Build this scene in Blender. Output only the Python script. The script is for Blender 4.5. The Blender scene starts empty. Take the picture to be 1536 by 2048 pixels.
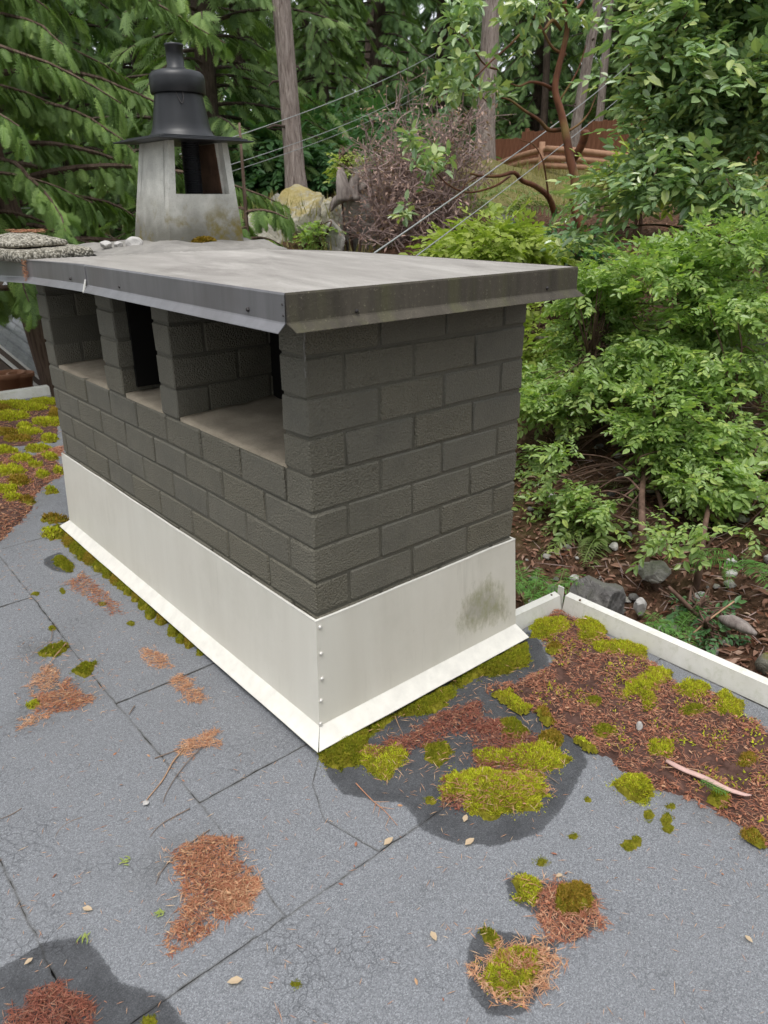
import bpy, bmesh, math
import numpy as np
from mathutils import Matrix, Vector

# ------------------------------------------------------------------ camera, sky, sun, exposure
SC = bpy.context.scene
COL = SC.collection
F_PX, CX, CY, CZ, YAW, PITCH, ROLL = 1498.524, -1.0144, -1.4717, 1.0477, 0.8637, -0.3906, -0.0052
CAM = np.array([CX, CY, CZ])
_fw = np.array([math.cos(PITCH) * math.cos(YAW), math.cos(PITCH) * math.sin(YAW), math.sin(PITCH)])
_r = np.cross(_fw, [0, 0, 1.0]); _r /= np.linalg.norm(_r)
_u = np.cross(_r, _fw)
RT = math.cos(ROLL) * _r + math.sin(ROLL) * _u
UP = -math.sin(ROLL) * _r + math.cos(ROLL) * _u
cam = bpy.data.objects.new('camera', bpy.data.cameras.new('camera'))
COL.objects.link(cam)
cam.data.sensor_fit = 'VERTICAL'
cam.data.sensor_height = 24.0
cam.data.sensor_width = 18.0
cam.data.lens = F_PX / 2048 * 24.0
cam.data.clip_start = 0.05
cam.data.clip_end = 900
cam.data.dof.use_dof = True
cam.data.dof.focus_distance = 2.5
cam.data.dof.aperture_fstop = 5.0
M = Matrix.Identity(4)
for i in range(3):
    M[i][0], M[i][1], M[i][2], M[i][3] = RT[i], UP[i], -_fw[i], CAM[i]
cam.matrix_world = M
SC.camera = cam
SC.render.resolution_x, SC.render.resolution_y = 768, 1024

SUN_EL, SUN_AZ = math.radians(70), math.radians(212)   # azimuth of the sun, counter-clockwise from +X
world = bpy.data.worlds.new('World')
SC.world = world
world.use_nodes = True
wn = world.node_tree
wn.nodes.clear()
w_out = wn.nodes.new('ShaderNodeOutputWorld')
w_bg = wn.nodes.new('ShaderNodeBackground')
w_sky = wn.nodes.new('ShaderNodeTexSky')
w_sky.sky_type = 'NISHITA'
w_sky.sun_disc = False
w_sky.sun_elevation = SUN_EL
w_sky.sun_rotation = math.radians(90) - SUN_AZ
w_sky.air_density = 1.0
w_sky.dust_density = 4.0
w_sky.ozone_density = 1.0
w_hs = wn.nodes.new('ShaderNodeHueSaturation')
w_hs.inputs['Saturation'].default_value = 0.22
w_mix = wn.nodes.new('ShaderNodeMix')
w_mix.data_type = 'RGBA'
w_mix.inputs[0].default_value = 0.55
w_mix.inputs[7].default_value = (8.6, 9.0, 9.6, 1)         # even cloud cover
wn.links.new(w_sky.outputs[0], w_hs.inputs['Color'])
wn.links.new(w_hs.outputs[0], w_mix.inputs[6])
wn.links.new(w_mix.outputs[2], w_bg.inputs[0])
w_bg.inputs[1].default_value = 0.12
wn.links.new(w_bg.outputs[0], w_out.inputs[0])

sun = bpy.data.objects.new('sun', bpy.data.lights.new('sun', 'SUN'))
COL.objects.link(sun)
sun.data.energy = 1.3
sun.data.angle = math.radians(28)
sun.data.color = (1.0, 0.965, 0.91)
sd = Vector((math.cos(SUN_EL) * math.cos(SUN_AZ), math.cos(SUN_EL) * math.sin(SUN_AZ), math.sin(SUN_EL)))
sun.rotation_euler = sd.to_track_quat('Z', 'Y').to_euler()
sun.location = (-3, -3, 8)
SC.view_settings.view_transform = 'Standard'
SC.view_settings.look = 'None'
SC.view_settings.gamma = 1.0
SC.view_settings.exposure = 0.6
SC.view_settings.use_curve_mapping = False
SC.cycles.max_bounces = 8
SC.cycles.transparent_max_bounces = 8
SC.cycles.use_denoising = True

# ------------------------------------------------------------------ helpers: placing
def ray(px, py):
    return _fw + RT * ((px - 768) / F_PX) + UP * ((1024 - py) / F_PX)

def at_d(px, py, d):
    """The point seen at a pixel of the photograph, d metres away on the level."""
    v = ray(px, py)
    return CAM + v / math.hypot(v[0], v[1]) * d

def at_z(px, py, z):
    v = ray(px, py)
    return CAM + v * ((z - CZ) / v[2])

def at_y(px, py, y):
    v = ray(px, py)
    return CAM + v * ((y - CY) / v[1])

RZ = -0.395                                            # level of the flat roof
def roof_poly(pts):
    return np.array([at_z(x, y, RZ)[:2] for x, y in pts])

def rng(seed):
    return np.random.default_rng(seed)

def _hash(ix, iy, iz, s):
    h = (ix.astype(np.int64) * 73856093) ^ (iy.astype(np.int64) * 19349663) ^ (iz.astype(np.int64) * 83492791) ^ (s * 2654435761)
    h = (h ^ (h >> 13)) * 1274126177
    h &= 0x7fffffff
    h = (h ^ (h >> 16)) & 0xffff
    return h / 65535.0

def vnoise(P, scale=1.0, seed=0):
    P = np.asarray(P, float) * scale
    if P.shape[1] == 2:
        P = np.column_stack([P, np.zeros(len(P))])
    I = np.floor(P).astype(int)
    f = P - I
    f = f * f * (3 - 2 * f)
    r = 0
    for dx in (0, 1):
        for dy in (0, 1):
            for dz in (0, 1):
                w = (f[:, 0] if dx else 1 - f[:, 0]) * (f[:, 1] if dy else 1 - f[:, 1]) * (f[:, 2] if dz else 1 - f[:, 2])
                r = r + w * _hash(I[:, 0] + dx, I[:, 1] + dy, I[:, 2] + dz, seed)
    return r

def fbm(P, scale=1.0, seed=0, octaves=4, gain=0.5):
    a, t, r = 1.0, 0.0, 0.0
    for o in range(octaves):
        r = r + a * vnoise(P, scale * 2 ** o, seed + o * 17)
        t += a
        a *= gain
    return r / t

def poly_sd(P, poly):
    """Signed distance of points to a polygon, positive inside."""
    P = np.asarray(P)[:, :2]
    inside = np.zeros(len(P), bool)
    dmin = np.full(len(P), 1e9)
    n = len(poly)
    for i in range(n):
        a, b = poly[i], poly[(i + 1) % n]
        ab = b - a
        t = np.clip(((P - a) @ ab) / max(ab @ ab, 1e-12), 0, 1)
        dmin = np.minimum(dmin, np.hypot(*(P - a - t[:, None] * ab).T))
        c = (a[1] > P[:, 1]) != (b[1] > P[:, 1])
        with np.errstate(divide='ignore', invalid='ignore'):
            xi = a[0] + (P[:, 1] - a[1]) * (b[0] - a[0]) / (b[1] - a[1])
        inside ^= c & (P[:, 0] < xi)
    return np.where(inside, dmin, -dmin)

def blob(cx, cy, rx, ry, n=12, a=0.0):
    """Oval in the photograph's pixels as a polygon."""
    t = np.linspace(0, 2 * math.pi, n, endpoint=False)
    x, y = rx * np.cos(t), ry * np.sin(t)
    return [(cx + math.cos(a) * u - math.sin(a) * v, cy + math.sin(a) * u + math.cos(a) * v) for u, v in zip(x, y)]

# ------------------------------------------------------------------ helpers: objects
def link(o, parent=None):
    COL.objects.link(o)
    if parent is not None:
        o.parent = parent
    return o

def origin_of(o):
    p = np.zeros(3)
    while o is not None:
        p += np.array(o.location)
        o = o.parent
    return p

def tag(o, label=None, cat=None, group=None, kind=None):
    if label: o['label'] = label
    if cat: o['category'] = cat
    if group: o['group'] = group
    if kind: o['kind'] = kind
    return o

def thing(name, loc, label, cat, group=None):
    o = bpy.data.objects.new(name, None)
    o.location = Vector([float(v) for v in loc])
    o.empty_display_size = 0.1
    link(o)
    return tag(o, label, cat, group)

def make_mesh(name, V, F, mats, smooth=False, mi=None, attrs=None):
    """F: one int array (n,k) or a list of such arrays."""
    me = bpy.data.meshes.new(name)
    V = np.ascontiguousarray(V, np.float32)
    if not isinstance(F, list):
        F = [F]
    F = [np.asarray(f, np.int32) for f in F if len(f)]
    me.vertices.add(len(V))
    me.vertices.foreach_set('co', V.ravel())
    nl = sum(f.size for f in F)
    npol = sum(len(f) for f in F)
    me.loops.add(nl)
    me.polygons.add(npol)
    me.loops.foreach_set('vertex_index', np.concatenate([f.ravel() for f in F]))
    starts, off = [], 0
    for f in F:
        starts.append(off + np.arange(len(f)) * f.shape[1])
        off += f.size
    me.polygons.foreach_set('loop_start', np.concatenate(starts).astype(np.int32))
    me.polygons.foreach_set('use_smooth', np.full(npol, bool(smooth)))
    if mi is not None:
        me.polygons.foreach_set('material_index', np.asarray(mi, np.int32))
    for m in (mats if isinstance(mats, (list, tuple)) else [mats]):
        me.materials.append(m)
    me.update(calc_edges=True)
    for k, a in (attrs or {}).items():
        at = me.attributes.new(k, 'FLOAT', 'POINT')
        at.data.foreach_set('value', np.asarray(a, np.float32))
    me.validate()
    return me

def obj(name, V, F, mats, parent=None, smooth=False, mi=None, attrs=None, loc=None):
    """Vertices in world coordinates."""
    base = origin_of(parent) if parent is not None else np.zeros(3)
    l = np.zeros(3) if loc is None else np.asarray(loc, float) - base
    o = bpy.data.objects.new(name, make_mesh(name, np.asarray(V, float) - base - l, F, mats, smooth, mi, attrs))
    o.location = Vector([float(v) for v in l])
    return link(o, parent)

def solid(name, V, F, mats, **k):
    """A top-level thing that is one mesh, its origin at its base."""
    V = np.asarray(V, float)
    return obj(name, V, F, mats, loc=(V[:, 0].mean(), V[:, 1].mean(), V[:, 2].min()), **k)

class MB:
    """Collects pieces into one mesh."""
    def __init__(s):
        s.v, s.f, s.n = [], {}, 0
    def add(s, V, F):
        V = np.asarray(V, float)
        for f in (F if isinstance(F, list) else [F]):
            f = np.asarray(f, int)
            if len(f):
                s.f.setdefault(f.shape[1], []).append(f + s.n)
        s.v.append(V)
        s.n += len(V)
        return s
    def get(s):
        return np.concatenate(s.v), [np.concatenate(x) for x in s.f.values()]

BOXF = np.array([[0, 2, 3, 1], [4, 5, 7, 6], [0, 1, 5, 4], [2, 6, 7, 3], [0, 4, 6, 2], [1, 3, 7, 5]])
def box_v(a, b):
    return np.array([[x, y, z] for z in (a[2], b[2]) for y in (a[1], b[1]) for x in (a[0], b[0])], float)

def bev_box(sx, sy, sz, bev=0.004, jit=0.0, seed=0):
    """Bevelled block centred at 0, 24 vertices, 44 triangles."""
    bm = bmesh.new()
    bmesh.ops.create_cube(bm, size=1.0)
    for v in bm.verts:
        v.co = Vector((v.co.x * sx, v.co.y * sy, v.co.z * sz))
    bmesh.ops.bevel(bm, geom=bm.edges[:], offset=bev, segments=1, profile=0.5, affect='EDGES')
    V = np.array([v.co[:] for v in bm.verts])
    if jit:
        V += rng(seed).normal(0, jit, V.shape)
    bm.verts.index_update()
    g = {}
    for f in bm.faces:
        g.setdefault(len(f.verts), []).append([v.index for v in f.verts])
    bm.free()
    return V, [np.array(x) for x in g.values()]

def tube(P, R, n=8, cap=True):
    """Tube along a polyline, radius per point."""
    P = np.asarray(P, float)
    R = np.broadcast_to(np.asarray(R, float), (len(P),))
    T = np.gradient(P, axis=0)
    T /= np.linalg.norm(T, axis=1)[:, None] + 1e-12
    a = np.array([0, 0, 1.0]) if abs(T[0, 2]) < 0.9 else np.array([1.0, 0, 0])
    V, t = [], np.linspace(0, 2 * math.pi, n, endpoint=False)
    s = np.cross(T[0], a); s /= np.linalg.norm(s)
    for i in range(len(P)):
        s = s - T[i] * (s @ T[i]); s /= np.linalg.norm(s) + 1e-12
        b = np.cross(T[i], s)
        V.append(P[i] + R[i] * (np.cos(t)[:, None] * s + np.sin(t)[:, None] * b))
    V = np.concatenate(V)
    k = np.arange(n)
    F = [np.concatenate([np.stack([i * n + k, i * n + (k + 1) % n, (i + 1) * n + (k + 1) % n, (i + 1) * n + k], 1) for i in range(len(P) - 1)])]
    if cap:
        F.append(np.stack([np.arange(n)[::-1], (len(P) - 1) * n + np.arange(n)]))
    return V, F

def spline(pts, n=24):
    """Catmull-Rom through points."""
    p = np.asarray(pts, float)
    q = np.vstack([2 * p[0] - p[1], p, 2 * p[-1] - p[-2]])
    out = []
    m = len(p) - 1
    for u in np.linspace(0, m, n):
        i = min(int(u), m - 1); t = u - i
        a, b, c, d = q[i:i + 4]
        out.append(0.5 * (2 * b + (c - a) * t + (2 * a - 5 * b + 4 * c - d) * t * t + (3 * b - a - 3 * c + d) * t ** 3))
    return np.array(out)

def lathe(prof, n=40, c=(0, 0)):
    prof = np.asarray(prof, float)
    t = np.linspace(0, 2 * math.pi, n, endpoint=False)
    V = np.concatenate([np.column_stack([c[0] + r * np.cos(t), c[1] + r * np.sin(t), np.full(n, z)]) for r, z in prof])
    k = np.arange(n)
    F = np.concatenate([np.stack([i * n + k, i * n + (k + 1) % n, (i + 1) * n + (k + 1) % n, (i + 1) * n + k], 1) for i in range(len(prof) - 1)])
    return V, F

def frames(D, roll=None, upv=(0, 0, 1.0)):
    """Rotation matrices whose first column is D and third is near up."""
    D = D / (np.linalg.norm(D, axis=1)[:, None] + 1e-12)
    u = np.broadcast_to(np.asarray(upv, float), D.shape)
    y = np.cross(u, D)
    ln = np.linalg.norm(y, axis=1)
    bad = ln < 1e-3
    y[bad] = np.array([0, 1.0, 0])
    y /= np.linalg.norm(y, axis=1)[:, None]
    z = np.cross(D, y)
    if roll is not None:
        c, s = np.cos(roll)[:, None], np.sin(roll)[:, None]
        y, z = c * y + s * z, -s * y + c * z
    return np.stack([D, y, z], 2)

def stamp(T, F, pos, Rm, scale):
    """Copies of a template (V,F) as one mesh."""
    T = np.asarray(T, float)
    sc = np.asarray(scale, float)
    n = len(pos)
    sc = sc[:, None, None] if sc.ndim == 1 else sc[:, None, :]
    V = np.einsum('nij,nkj->nki', Rm, np.broadcast_to(T, (n,) + T.shape) * sc) + pos[:, None, :]
    off = (np.arange(n) * len(T))[:, None, None]
    Fs = [(np.asarray(f)[None] + off).reshape(-1, np.asarray(f).shape[1]) for f in (F if isinstance(F, list) else [F])]
    return V.reshape(-1, 3), Fs

def rand_dir(r, n):
    v = r.normal(size=(n, 3))
    return v / np.linalg.norm(v, axis=1)[:, None]

# ------------------------------------------------------------------ materials
class G:
    def __init__(s, name):
        s.m = bpy.data.materials.new(name)
        s.m.use_nodes = True
        s.t = s.m.node_tree
        s.t.nodes.clear()
        s.out = s.t.nodes.new('ShaderNodeOutputMaterial')
    def n(s, typ, _p=None, **inp):
        nd = s.t.nodes.new(typ)
        for k, v in (_p or {}).items():
            setattr(nd, k, v)
        for k, v in inp.items():
            key = int(k[1:]) if k[0] == 'i' and k[1:].isdigit() else k.replace('_', ' ')
            s.put(nd.inputs[key], v)
        return nd
    def put(s, sock, v):
        if isinstance(v, bpy.types.NodeSocket):
            s.t.links.new(v, sock)
        elif isinstance(v, bpy.types.Node):
            s.t.links.new(v.outputs[0], sock)
        elif isinstance(v, tuple) and len(v) == 3 and sock.type == 'RGBA':
            sock.default_value = v + (1,)
        else:
            sock.default_value = v
    def coord(s, scale=(1, 1, 1), kind='Object', rot=(0, 0, 0)):
        tc = s.n('ShaderNodeTexCoord')
        return s.n('ShaderNodeMapping', Vector=tc.outputs[kind], Scale=scale, Rotation=rot)
    def noise(s, vec, scale=5, detail=4, rough=0.5, dist=0.0):
        return s.n('ShaderNodeTexNoise', Vector=vec, Scale=scale, Detail=detail, Roughness=rough, Distortion=dist).outputs[0]
    def vor(s, vec, scale=5, feature='F1', out='Distance', rnd=1.0):
        return s.n('ShaderNodeTexVoronoi', {'feature': feature}, Vector=vec, Scale=scale, Randomness=rnd).outputs[out]
    def ramp(s, fac, stops, interp='LINEAR'):
        r = s.n('ShaderNodeValToRGB', Fac=fac)
        r.color_ramp.interpolation = interp
        e = r.color_ramp.elements
        while len(e) < len(stops):
            e.new(0.5)
        for el, (p, c) in zip(e, stops):
            el.position = p
            el.color = (c, c, c, 1) if isinstance(c, (int, float)) else tuple(c) + (1,)
        return r.outputs[0]
    def mix(s, f, a, b, mode='MIX'):
        m = s.n('ShaderNodeMix', {'data_type': 'RGBA', 'blend_type': mode, 'clamp_factor': True})
        s.put(m.inputs[0], f); s.put(m.inputs[6], a); s.put(m.inputs[7], b)
        return m.outputs[2]
    def math(s, op, a, b=0.0, clamp=False):
        m = s.n('ShaderNodeMath', {'operation': op, 'use_clamp': clamp})
        s.put(m.inputs[0], a); s.put(m.inputs[1], b)
        return m.outputs[0]
    def bump(s, h, strength=0.3, dist=0.01, prev=None):
        b = s.n('ShaderNodeBump', Height=h, Strength=strength, Distance=dist)
        if prev is not None:
            s.put(b.inputs['Normal'], prev)
        return b.outputs[0]
    def attr(s, name):
        return s.n('ShaderNodeAttribute', {'attribute_name': name}).outputs['Fac']
    def island(s):
        return s.n('ShaderNodeNewGeometry').outputs['Random Per Island']
    def objrand(s):
        return s.n('ShaderNodeObjectInfo').outputs['Random']
    def bsdf(s, color, rough=0.6, normal=None, metal=0.0, spec=0.5, transl=0.0, tcol=None, coat=0.0):
        p = s.n('ShaderNodeBsdfPrincipled', Base_Color=color, Roughness=rough, Metallic=metal)
        p.inputs['Specular IOR Level'].default_value = spec
        if coat:
            p.inputs['Coat Weight'].default_value = coat
        if normal is not None:
            s.put(p.inputs['Normal'], normal)
        o = p.outputs[0]
        if transl:
            t = s.n('ShaderNodeBsdfTranslucent', Color=tcol if tcol is not None else color)
            mx = s.n('ShaderNodeMixShader', Fac=transl)
            s.t.links.new(o, mx.inputs[1]); s.t.links.new(t.outputs[0], mx.inputs[2])
            o = mx.outputs[0]
        s.t.links.new(o, s.out.inputs[0])
        return s.m

def leaf_mat(name, cols, rough=0.45, spec=0.5, transl=0.35, spray=False, patch=None):
    g = G(name)
    n = len(cols)
    fac = g.math('ADD', g.math('MULTIPLY', g.attr('spray'), 0.8), g.math('MULTIPLY', g.island(), 0.2)) if spray else g.island()
    c = g.ramp(fac, [(i / (n - 1), col) for i, col in enumerate(cols)])
    if patch:
        pv = g.coord(kind='Object')
        c = g.mix(g.ramp(g.noise(pv, 34, 5, 0.7), [(0.5, 0.0), (0.66, 0.5)]), c, patch)
        c = g.mix(g.ramp(g.noise(pv, 21, 4, 0.7), [(0.36, 0.6), (0.5, 0.0)]), c, (0.13, 0.15, 0.02))
    tc = g.mix(1.0, c, (1.15, 1.3, 0.55), 'MULTIPLY')
    return g.bsdf(c, rough, spec=spec, transl=transl, tcol=tc)

def bark_mat(name, dark, light, scale=14, stretch=0.22, strength=0.8, dist=0.02, rough=0.9, extra=None):
    g = G(name)
    v = g.coord((1, 1, stretch))
    a = g.noise(v, scale, 6, 0.65, 1.2)
    c = g.ramp(a, [(0.32, dark), (0.5, tuple((np.array(dark) + np.array(light)) / 2)), (0.68, light)])
    if extra:
        c = g.mix(g.ramp(g.noise(g.coord(), 3.0, 3), [(0.5, 0.0), (0.66, 0.8)]), c, extra)
    return g.bsdf(c, rough, g.bump(a, strength, dist), spec=0.2)

def plain_mat(name, col, rough=0.7, metal=0.0, spec=0.5, var=0.12, scale=6.0, bump=0.0, bscale=60.0, bdist=0.004):
    g = G(name)
    v = g.coord()
    n1 = g.noise(v, scale, 5, 0.6)
    lo = tuple(np.array(col) * (1 - var)); hi = tuple(np.minimum(np.array(col) * (1 + var), 1))
    c = g.ramp(n1, [(0.3, lo), (0.7, hi)])
    nm = g.bump(g.noise(v, bscale, 4, 0.6), bump, bdist) if bump else None
    return g.bsdf(c, rough, nm, metal, spec)

def m_roofing():
    g = G('roofing_granules')
    v = g.coord()
    gr = g.vor(v, 520, 'F1', 'Color')
    grv = g.n('ShaderNodeSeparateColor', Color=gr).outputs[0]
    c = g.ramp(grv, [(0.0, (0.115, 0.119, 0.129)), (0.35, (0.180, 0.187, 0.202)), (0.8, (0.238, 0.247, 0.266)), (1.0, (0.34, 0.35, 0.368))])
    speck = g.noise(v, 160, 3, 0.7)
    c = g.mix(g.ramp(speck, [(0.33, 0.4), (0.48, 0.0)]), c, (0.09, 0.094, 0.103))
    big = g.noise(v, 2.6, 5, 0.6)
    c = g.mix(g.ramp(big, [(0.38, 0.0), (0.72, 0.35)]), c, (0.19, 0.195, 0.205))
    # hairline crazing of the surface
    wv = g.n('ShaderNodeVectorMath', {'operation': 'ADD'})
    s2 = g.n('ShaderNodeVectorMath', {'operation': 'SCALE'}, i0=g.n('ShaderNodeTexNoise', Vector=v, Scale=22, Detail=4).outputs['Color'])
    s2.inputs['Scale'].default_value = 0.05
    g.put(wv.inputs[0], v.outputs[0]); g.put(wv.inputs[1], s2.outputs[0])
    cr = g.vor(wv.outputs[0], 42, 'DISTANCE_TO_EDGE')
    crm = g.ramp(cr, [(0.0, 1.0), (0.05, 0.0)])
    msk = g.ramp(g.noise(v, 3.4, 4, 0.6), [(0.52, 0.0), (0.66, 0.5)])
    crk = g.math('MULTIPLY', crm, msk)
    c = g.mix(crk, c, (0.05, 0.052, 0.057))
    dirt = g.attr('dirt')
    c = g.mix(g.math('MULTIPLY', dirt, 0.85), c, (0.075, 0.07, 0.06))
    wet = g.attr('wet')
    wn_ = g.ramp(g.math('ADD', wet, g.math('MULTIPLY', g.math('SUBTRACT', g.noise(v, 30, 6, 0.75), 0.5), 0.6)), [(0.39, 0.0), (0.45, 0.3), (0.50, 0.88), (0.75, 1.0)])
    c = g.mix(wn_, c, g.mix(1.0, c, g.mix(g.ramp(g.noise(v, 13, 5, 0.7), [(0.35, 0.0), (0.65, 1.0)]), (0.27, 0.27, 0.275), (0.42, 0.42, 0.425)), 'MULTIPLY'))
    h = g.math('SUBTRACT', g.math('ADD', grv, g.math('MULTIPLY', speck, 1.0)), g.math('MULTIPLY', crk, 3.0))
    rough = g.ramp(wn_, [(0.0, 0.9), (1.0, 0.62)])
    return g.bsdf(c, rough, g.bump(h, 0.55, 0.0022), spec=0.3)

def m_brick(name, col, mort=False):
    g = G(name)
    v = g.coord()
    obj_r = g.objrand()
    vv = g.n('ShaderNodeVectorMath', {'operation': 'ADD'}); g.put(vv.inputs[0], v.outputs[0])
    cb = g.n('ShaderNodeCombineXYZ', X=g.math('MULTIPLY', obj_r, 37.0), Y=g.math('MULTIPLY', obj_r, 11.0), Z=obj_r)
    g.put(vv.inputs[1], cb.outputs[0])
    p = vv.outputs[0]
    n1 = g.noise(p, 9, 4, 0.6)
    n2 = g.noise(p, 190, 4, 0.7)
    n3 = g.vor(p, 210, 'SMOOTH_F1')
    c0 = np.array(col)
    c = g.ramp(n1, [(0.3, tuple(c0 * 0.82)), (0.7, tuple(c0 * np.array([1.14, 1.12, 1.08])))])
    c = g.mix(g.ramp(obj_r, [(0.0, 0.0), (1.0, 0.6)]), c, tuple(c0 * np.array([1.25, 1.19, 1.04])))
    c = g.mix(g.ramp(g.noise(v, 1.9, 5, 0.65), [(0.5, 0.0), (0.75, 0.4)]), c, tuple(c0 * np.array([0.72, 0.70, 0.66])))
    # dust held in the pits
    c = g.mix(g.ramp(n3, [(0.0, 0.28), (0.4, 0.0)]), c, tuple(c0 * 1.9))
    pit = g.ramp(n2, [(0.22, 0.0), (0.42, 1.0)])
    coarse = g.ramp(g.math('ADD', n1, g.math('MULTIPLY', g.math('SUBTRACT', obj_r, 0.5), 0.5)), [(0.3, 0.35), (0.62, 1.0)])
    h = g.math('MULTIPLY', g.math('ADD', g.math('MULTIPLY', n3, -1.1), pit), 0.4 if mort else coarse)
    return g.bsdf(c, 0.62, g.bump(h, 1.0, 0.0045 if not mort else 0.003), spec=0.35)

def m_white_flashing(name, stain=False):
    g = G(name)
    v = g.coord()
    n1 = g.noise(g.coord((1, 1, 0.15)), 8, 4, 0.6)
    c = g.ramp(n1, [(0.3, (0.665, 0.632, 0.553)), (0.7, (0.73, 0.70, 0.622))])
    sp = g.vor(v, 42, 'F1')
    c = g.mix(g.ramp(sp, [(0.0, 0.8), (0.035, 0.0)]), c, (0.25, 0.22, 0.17))
    if stain:
        a = g.math('ADD', g.attr('stain'), g.math('MULTIPLY', g.math('SUBTRACT', g.noise(g.coord((1, 1, 0.4)), 40, 7, 0.8), 0.5), 1.5))
        m = g.ramp(a, [(0.36, 0.0), (0.85, 0.9)])
        edge = g.ramp(g.attr('stain'), [(0.3, (0.27, 0.275, 0.12)), (0.6, (0.33, 0.31, 0.21)), (0.8, (0.42, 0.40, 0.34))])
        k_ = g.ramp(g.noise(v, 16, 5, 0.7), [(0.42, 0.0), (0.6, 1.0)])
        edge = g.mix(g.math('MULTIPLY', k_, 0.75), edge, (0.27, 0.275, 0.13))
        c = g.mix(m, c, edge)
    dirt = g.ramp(g.noise(v, 2.2, 6, 0.7), [(0.48, 0.0), (0.8, 0.35)])
    c = g.mix(dirt, c, (0.42, 0.40, 0.32))
    run = g.math('MULTIPLY', g.ramp(g.noise(g.coord((1, 1, 0.05)), 30, 4, 0.7), [(0.55, 0.0), (0.72, 0.3)]), g.ramp(g.noise(v, 3.5, 3), [(0.4, 0.0), (0.65, 1.0)]))
    c = g.mix(run, c, (0.36, 0.34, 0.27))
    c = g.mix(g.ramp(g.noise(v, 75, 4, 0.8), [(0.66, 0.0), (0.74, 0.35)]), c, (0.34, 0.31, 0.23))
    return g.bsdf(c, 0.42, g.bump(g.noise(v, 3, 2), 0.06, 0.02), spec=0.45)

def m_parapet():
    g = G('parapet_paint')
    v = g.coord()
    c = g.ramp(g.noise(v, 7, 5, 0.65), [(0.3, (0.60, 0.585, 0.53)), (0.7, (0.73, 0.715, 0.67))])
    a = g.ramp(g.noise(v, 26, 6, 0.75), [(0.52, 0.0), (0.72, 0.5)])
    c = g.mix(a, c, (0.40, 0.41, 0.29))
    return g.bsdf(c, 0.5, g.bump(g.noise(v, 120, 3), 0.15, 0.002), spec=0.4)

def m_cap_top():
    g = G('cap_dusty_top')
    v = g.coord()
    st = g.noise(g.coord((1.3, 0.35, 1)), 9, 7, 0.72, 0.4)
    c = g.ramp(st, [(0.3, (0.215, 0.195, 0.18)), (0.55, (0.375, 0.35, 0.325)), (0.75, (0.52, 0.49, 0.46))])
    fine = g.noise(v, 220, 3, 0.7)
    c = g.mix(g.ramp(fine, [(0.58, 0.0), (0.72, 0.6)]), c, (0.55, 0.51, 0.47))
    c = g.mix(g.ramp(fine, [(0.28, 0.45), (0.42, 0.0)]), c, (0.16, 0.135, 0.125))
    bl = g.noise(v, 3.2, 5, 0.6)
    c = g.mix(g.ramp(bl, [(0.42, 0.0), (0.66, 0.5)]), c, (0.30, 0.275, 0.255))
    return g.bsdf(c, 0.5, g.bump(fine, 0.2, 0.002), spec=0.4)

def m_cap_side(name, algae):
    g = G(name)
    v = g.coord()
    streak = g.noise(g.coord((1, 1, 0.12)), 16, 6, 0.7)
    if not algae:
        c = g.ramp(streak, [(0.3, (0.165, 0.162, 0.170)), (0.7, (0.235, 0.230, 0.243))])
        c = g.mix(g.ramp(g.noise(v, 4, 3), [(0.5, 0.0), (0.75, 0.35)]), c, (0.11, 0.085, 0.07))
        return g.bsdf(c, 0.36, g.bump(g.noise(g.coord((1, .6, 1)), 5, 2), 0.1, 0.01), metal=0.35, spec=0.5)
    fine = g.noise(v, 130, 4, 0.7)
    c = g.ramp(streak, [(0.3, (0.050, 0.043, 0.033)), (0.7, (0.10, 0.086, 0.066))])
    gr = g.ramp(g.noise(g.coord((1, 1, 0.10)), 9.0, 5, 0.6), [(0.5, 0.0), (0.72, 0.65)])
    c = g.mix(gr, c, (0.105, 0.105, 0.045))
    c = g.mix(g.ramp(fine, [(0.6, 0.0), (0.75, 0.65)]), c, (0.27, 0.25, 0.17))
    return g.bsdf(c, 0.7, g.bump(fine, 0.5, 0.003), spec=0.3)

def m_concrete(name, col, agg=0.0, dirt_z=None):
    g = G(name)
    v = g.coord()
    n1 = g.noise(v, 9, 6, 0.65)
    c0 = np.array(col)
    c = g.ramp(n1, [(0.3, tuple(c0 * 0.72)), (0.7, tuple(c0 * 1.16))])
    f = g.noise(v, 180, 3, 0.7)
    c = g.mix(g.ramp(f, [(0.3, 0.4), (0.45, 0.0)]), c, tuple(c0 * 0.4))
    if dirt_z:
        z = g.n('ShaderNodeSeparateXYZ', Vector=v).outputs[2]
        zz = g.math('ADD', z, g.math('MULTIPLY', g.math('SUBTRACT', g.noise(v, 11, 4), 0.5), 0.13))
        c = g.mix(g.ramp(zz, [(dirt_z[0], 0.85), (dirt_z[1], 0.0)]), c, (0.10, 0.095, 0.075))
        moss = g.math('MULTIPLY', g.ramp(zz, [(0.06, 1.0), (0.2, 0.0)]), g.ramp(g.noise(v, 7, 5, 0.7), [(0.5, 0.0), (0.62, 0.9)]))
        c = g.mix(moss, c, (0.16, 0.125, 0.025))
    h = f
    if agg:
        w = g.vor(v, agg, 'SMOOTH_F1')
        peb = g.vor(v, agg, 'F1', 'Color')
        pv = g.n('ShaderNodeSeparateColor', Color=peb).outputs[0]
        c = g.mix(0.7, c, g.ramp(pv, [(0.0, (0.17, 0.15, 0.12)), (0.5, (0.36, 0.33, 0.27)), (1.0, (0.58, 0.55, 0.48))]))
        c = g.mix(g.ramp(w, [(0.35, 0.0), (0.62, 0.85)]), c, (0.06, 0.055, 0.04))
        h = g.math('MULTIPLY', w, -3.0)
    return g.bsdf(c, 0.9, g.bump(h, 0.6, 0.006 if agg else 0.003), spec=0.2)

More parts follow.
